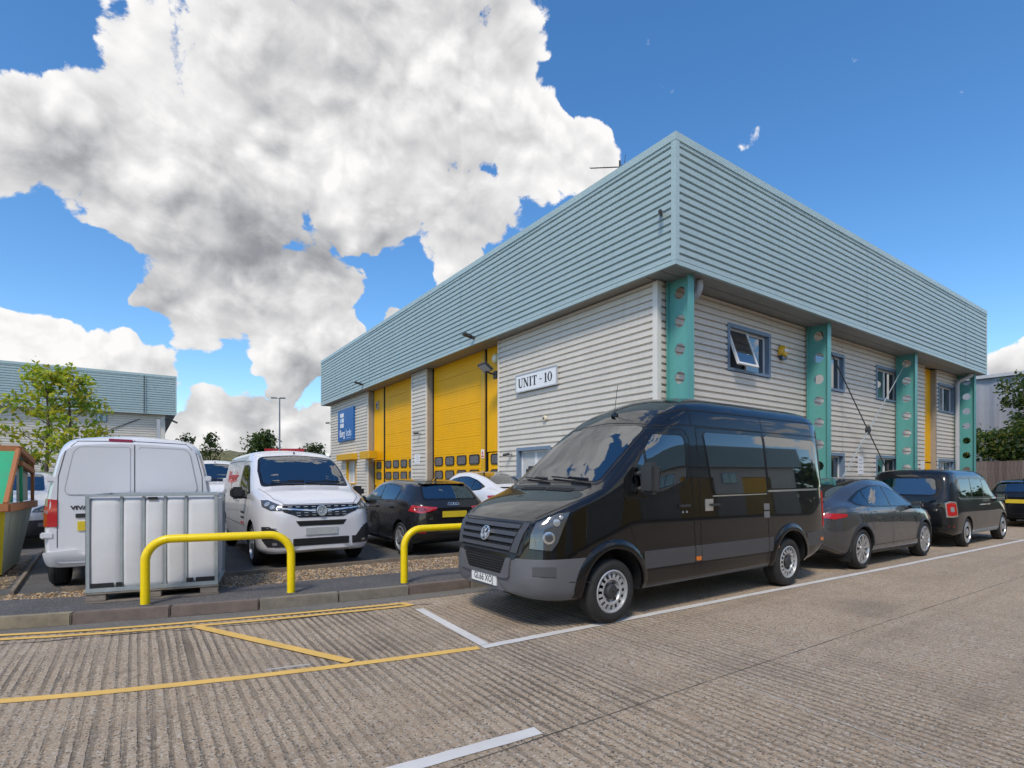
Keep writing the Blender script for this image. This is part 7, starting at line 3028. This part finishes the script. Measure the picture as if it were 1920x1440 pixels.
def fastback(label, loc, rotz, scale, pnt):
    v = Vehicle('fastback_car', label, 'car', loc, rotz, 4.75, TT, 'fastback cars with glass roofs', scale)
    AX = (.92, 3.81)
    v.body([pnt], AX, .395, .36, w=.955)
    v.wheels(AX, .358, .235, .95, 'turbine')
    v.sides('window_surround', rpoly([(1.32, 1.045), (1.75, 1.27), (2.2, 1.42), (2.6, 1.475), (3.0, 1.47), (3.5, 1.37), (3.98, 1.20), (3.90, 1.12), (3.3, 1.075), (2.2, 1.055)], [.02, .1, .1, .1, .1, .1, .03, .03, .05, .1]), M_BLACK, off=.003, thick=.006)
    v.glass_sides('front_window', rpoly([(1.55, 1.075), (1.85, 1.27), (2.2, 1.39), (2.5, 1.44), (2.52, 1.08)], [.02, .05, .05, .03, .03], 2), off=.006, thick=.006)
    v.glass_sides('rear_side_window', rpoly([(2.57, 1.085), (2.56, 1.445), (3.0, 1.445), (3.38, 1.37), (3.42, 1.105)], .03, 2), off=.006, thick=.006)
    v.glass_sides('quarter_window', rpoly([(3.46, 1.11), (3.44, 1.355), (3.88, 1.20), (3.83, 1.14)], .02, 2), off=.006, thick=.006)
    v.top('glass_roof', rpoly([(1.95, -.53), (1.95, .53), (3.0, .52), (3.0, -.52)], .06), M_CGLASS, z=1.7, off=.004)
    v.top('tailgate_glass', rpoly([(3.10, -.52), (3.10, .52), (4.28, .50), (4.28, -.50)], .08), M_CGLASS, z=1.6, d=(-.3, 0, -.95), off=.004)
    v.glass('windscreen', [(x, y, 1.13 + (x - 1.14) * .45) for x, y in rpoly([(1.14, -.64), (1.14, .64), (1.88, .54), (1.88, -.54)], .08, 2)], (.5, 0, -.86), off=.005)
    v.cabin((1.15, 1.60, 1.0), [(2.35, (-.40, .40), .45, .56), (3.25, (-.40, .40), .48, .52)], (1.1, 3.5, .30), None, .40, .74)
    v.mirror('tail_lamp', [(4.32, -.90, .94), (4.56, -.80, .90), (4.70, -.60, .93), (4.73, -.40, .96), (4.70, -.42, 1.0), (4.52, -.78, 1.0), (4.30, -.89, .985)], (-.7, .7, 0), M_RED, off=.008, thick=.012, res=.05)
    v.mirror('headlamp', [(.08, -.58, .70), (.25, -.78, .72), (.55, -.85, .84), (.35, -.79, .83), (.12, -.62, .75)], (.7, .7, 0), M_LAMPD, off=.008, thick=.01, res=.05)
    v.rear('lower_valance', rpoly([(-.62, .36), (.62, .36), (.66, .52), (-.66, .52)], .04), M_DUMP, off=.008, thick=.01)
    v.plate((5, 0, .80), (-1, 0, 0), (.52, .112), M_PLATEY)
    v.plate((-.5, 0, .50), (1, 0, 0), (.52, .112), M_PLATEW)
    b = MB()
    b.prism([(-.55, 0), (.55, 0), (.50, .10), (-.50, .10)], lambda y, x, t: (4.40 + x, y, 1.18 + .022 * t))
    b.build('tail_spoiler', M_BLACK, v.root, bevel=.006)
    v.seam_side([(1.36, 1.04), (1.36, .8), (1.42, .45)])
    v.seam_side([(2.56, 1.06), (2.58, .6), (2.52, .35)])
    v.seam_side([(3.55, 1.10), (3.50, .85), (3.36, .68)])
    v.seam_side([(1.4, .40), (3.35, .40)], w=.012, m=M_DUMP)
    v.sides('sill', rpoly([(1.36, .235), (3.37, .255), (3.37, .31), (1.36, .30)], .02), M_DUMP, off=.010, thick=.015)
    for sd in (-1, 1):
        v.side('flush_handle', rpoly([(2.22, .945), (2.46, .945), (2.46, .985), (2.22, .985)], .012), sd, M_CHROME if False else pnt, off=.006, thick=.006)
        v.side('flush_handle', rpoly([(3.20, .965), (3.44, .965), (3.44, 1.005), (3.20, 1.005)], .012), sd, pnt, off=.006, thick=.006)
        door_mirror(v, 1.62, .94, 1.08, sd, (.12, .19, .14), M_BLACK, mcap=pnt)
        v.side('side_camera', rpoly([(1.14, .86), (1.27, .87), (1.27, .895), (1.14, .885)], .008), sd, M_BLACK, off=.008, thick=.008)
        for xc in AX:
            b = MB()
            vv = []
            for k in range(17):
                a = R(4 + 172 * k / 16)
                for rr, off in ((.455, .003), (.43, .018), (.397, .016), (.397, -.02)):
                    qx, qz = xc + rr * math.cos(a), .36 + rr * math.sin(a)
                    hh, _ = v.hit((qx, sd, qz), (0, -sd, 0))
                    vv.append(Vector((qx, sd * (abs(hh.y) + off), qz)))
            b.add(vv, [(4 * i + j, 4 * i + j + 1, 4 * i + j + 5, 4 * i + j + 4) for i in range(16) for j in range(3)])
            b.build('wheel_arch_lip', M_DUMP, v.root, smooth=True, sharp=60)
    for sd in (-1, 1):
        b = MB()
        b.box((4.25, sd * .72, .16), (4.27, sd * .92, .42))
        b.build('mud_flap', M_BLACKR, v.root)
    return v


P_GREY = paint('midnight_grey_paint', (.075, .077, .085), .55, .03, (.2, .19, .17))
fastback('dark grey fastback car parked at the kerb behind the black van', (14.15, 5.04, 0), R(179.4), (.97, .97, 1.0), P_GREY)
fastback('white fastback car with a dark glass roof in front of the nearer loading door', (8.43, 11.5 + 4.75, .10), R(-90), (1, 1, 1.06), P_WHITE)

# ---------------------------------------------------------------- black cab
TX = dict(
    zb=[(0, .32), (.3, .26), (4.4, .28), (4.86, .40)],
    w2=[(0, .58), (.03, .68), (.1, .78), (.3, .87), (.8, .92), (4.1, .93), (4.5, .915), (4.72, .87), (4.80, .82), (4.86, .72)],
    z2=[(0, .58), (1, .70), (4.86, .74)],
    w3=[(0, .57), (.05, .66), (.12, .72), (.35, .80), (.8, .86), (1.3, .885), (4.3, .895), (4.65, .86), (4.79, .80), (4.86, .70)],
    z3=[(0, .72), (.05, .84), (.12, .90), (.35, .97), (.8, 1.03), (1.3, 1.07), (4.3, 1.10), (4.86, 1.08)],
    w4=[(0, .52), (.05, .58), (.12, .63), (.35, .69), (.8, .74), (1.2, .785), (1.5, .785), (2.0, .785), (2.6, .79), (4.2, .79), (4.58, .765), (4.72, .73), (4.86, .64)],
    z4=[(0, .78), (.05, .92), (.12, .97), (.35, 1.03), (.8, 1.09), (1.2, 1.16), (1.5, 1.33), (2.0, 1.60), (2.6, 1.66), (4.2, 1.66), (4.58, 1.61), (4.72, 1.45), (4.86, 1.14)],
    w5=[(0, .43), (.12, .52), (.35, .57), (.8, .61), (1.2, .66), (1.5, .665), (2.0, .68), (2.6, .69), (4.2, .69), (4.58, .67), (4.72, .64), (4.86, .54)],
    z5=[(0, .81), (.05, .95), (.12, 1.0), (.35, 1.055), (.8, 1.115), (1.2, 1.20), (1.5, 1.42), (2.0, 1.75), (2.6, 1.80), (4.1, 1.80), (4.5, 1.765), (4.66, 1.66), (4.76, 1.42), (4.86, 1.17)],
    z6=[(0, .82), (.05, .96), (.12, 1.015), (.35, 1.075), (.8, 1.135), (1.2, 1.225), (1.5, 1.46), (2.0, 1.80), (2.6, 1.86), (4.1, 1.855), (4.5, 1.83), (4.66, 1.73), (4.76, 1.47), (4.86, 1.18)])


def black_cab(loc, rotz, scale):
    v = Vehicle('taxi_cab', 'upright black cab parked beyond the dark grey car', 'taxi', loc, rotz, 4.86, TX, None, scale)
    AX = (.90, 3.88)
    v.body([P_NAVY], AX, .39, .345, w=.925)
    v.wheels(AX, .345, .215, .92, 'cover')
    v.sides('window_surround', rpoly([(1.40, 1.13), (1.98, 1.60), (2.15, 1.655), (4.25, 1.645), (4.46, 1.52), (4.46, 1.24), (4.30, 1.15), (2.4, 1.13)], [.03, .08, .08, .15, .12, .1, .1, .1]), M_BLACK, off=.003, thick=.006)
    for p in ([(1.62, 1.17), (2.04, 1.56), (2.42, 1.60), (2.44, 1.17)], [(2.52, 1.175), (2.50, 1.61), (3.36, 1.61), (3.38, 1.18)], [(3.46, 1.185), (3.44, 1.61), (4.20, 1.60), (4.38, 1.48), (4.38, 1.27), (4.26, 1.19)]):
        v.glass_sides('side_window', rpoly(p, .06, 2), off=.006, thick=.006)
    v.sides('chrome_belt', [(1.45, 1.105), (2.4, 1.11), (4.30, 1.13), (4.42, 1.18), (4.43, 1.195), (4.29, 1.147), (2.4, 1.124), (1.45, 1.118)], M_CHROME, off=.008, thick=.008)
    rg = rpoly([(-.62, 1.22), (.62, 1.22), (.56, 1.64), (-.56, 1.64)], .10, 6)
    v.rear('tailgate_glass_surround', rg, M_BLACK, off=.004, res=.08)
    v.glass_rear('tailgate_glass', [(y * .93, 1.43 + (z - 1.43) * .9) for y, z in rg], off=.008, res=.08)
    v.glass('windscreen', [(x, y, 1.25 + (x - 1.26) * .8) for x, y in rpoly([(1.26, -.66), (1.26, .66), (1.90, .62), (1.90, -.62)], .08, 2)], (.6, 0, -.8), off=.005)
    v.cabin((1.25, 1.65, 1.08), [(2.35, (-.0, .42), .52, .60), (4.0, (-.44, 0, .44), .52, .56)], (1.2, 4.4, .36), None, .42, .74)
    tl = [(4.55, -.90, .74), (4.74, -.82, .72), (4.80, -.74, .73), (4.80, -.70, 1.06), (4.72, -.76, 1.10), (4.57, -.87, 1.08)]
    c = sum((Vector(p) for p in tl), Vector()) / len(tl)
    v.mirror('tail_lamp_bezel', tl, (-.75, .66, 0), M_CHROME, off=.006, thick=.012, res=.06)
    v.mirror('tail_lamp', [tuple(c + (Vector(p) - c) * .80) for p in tl], (-.75, .66, 0), M_RED, off=.012, thick=.012, res=.06)
    v.mirror('tail_lamp_window', [tuple(c + (Vector(p) - c) * .30) for p in tl], (-.75, .66, 0), M_LAMP, off=.016, thick=.008, res=.06)
    v.mirror('headlamp', [(.10, -.56, .80), (.10, -.56, .98), (.28, -.74, 1.0), (.30, -.80, .84)], (.7, .7, 0), M_LAMP, off=.008, thick=.01)
    v.front('grille', rpoly([(-.30, .50), (.30, .50), (.34, .84), (-.34, .84)], .05), M_CHROME, off=.008)
    v.rear('bumper_step', rpoly([(-.80, .55), (.80, .55), (.80, .64), (-.80, .64)], .03), P_NAVY, off=.03, thick=.04)
    v.mirror('bumper_reflector', [(4.66, -.86, .50), (4.78, -.78, .50), (4.78, -.78, .535), (4.66, -.86, .535)], (-.75, .66, 0), M_REDD, off=.008, thick=.008)
    v.plate((5, 0, .88), (-1, 0, 0), (.52, .112), M_PLATEY)
    v.seam_side([(1.42, 1.12), (1.42, .7), (1.5, .42)])
    v.seam_side([(2.48, 1.15), (2.48, .36)])
    v.seam_side([(3.42, 1.15), (3.42, .8), (3.36, .5)])
    for sd in (-1, 1):
        v.strip('panel_gap', [(5, sd * .62, .70), (5, sd * .64, 1.18), (5, sd * .60, 1.68)], (-1, 0, 0), M_SEAM, .008)
        handle(v, 2.30, .98, sd, .2, M_CHROME)
        handle(v, 2.66, .98, sd, .2, M_CHROME)
        door_mirror(v, 1.60, .93, 1.14, sd, (.12, .2, .2), M_BLACK)
    v.strip('panel_gap', [(5, -.62, .70), (5, .62, .70)], (-1, 0, 0), M_SEAM, .008)
    v.sides('sill_bar', rpoly([(1.36, .30), (3.44, .30), (3.44, .37), (1.36, .37)], .02), M_GALV, off=.015, thick=.02)
    return v


black_cab((19.45, 5.02, 0), R(179.6), (.92, 1.0, .985))
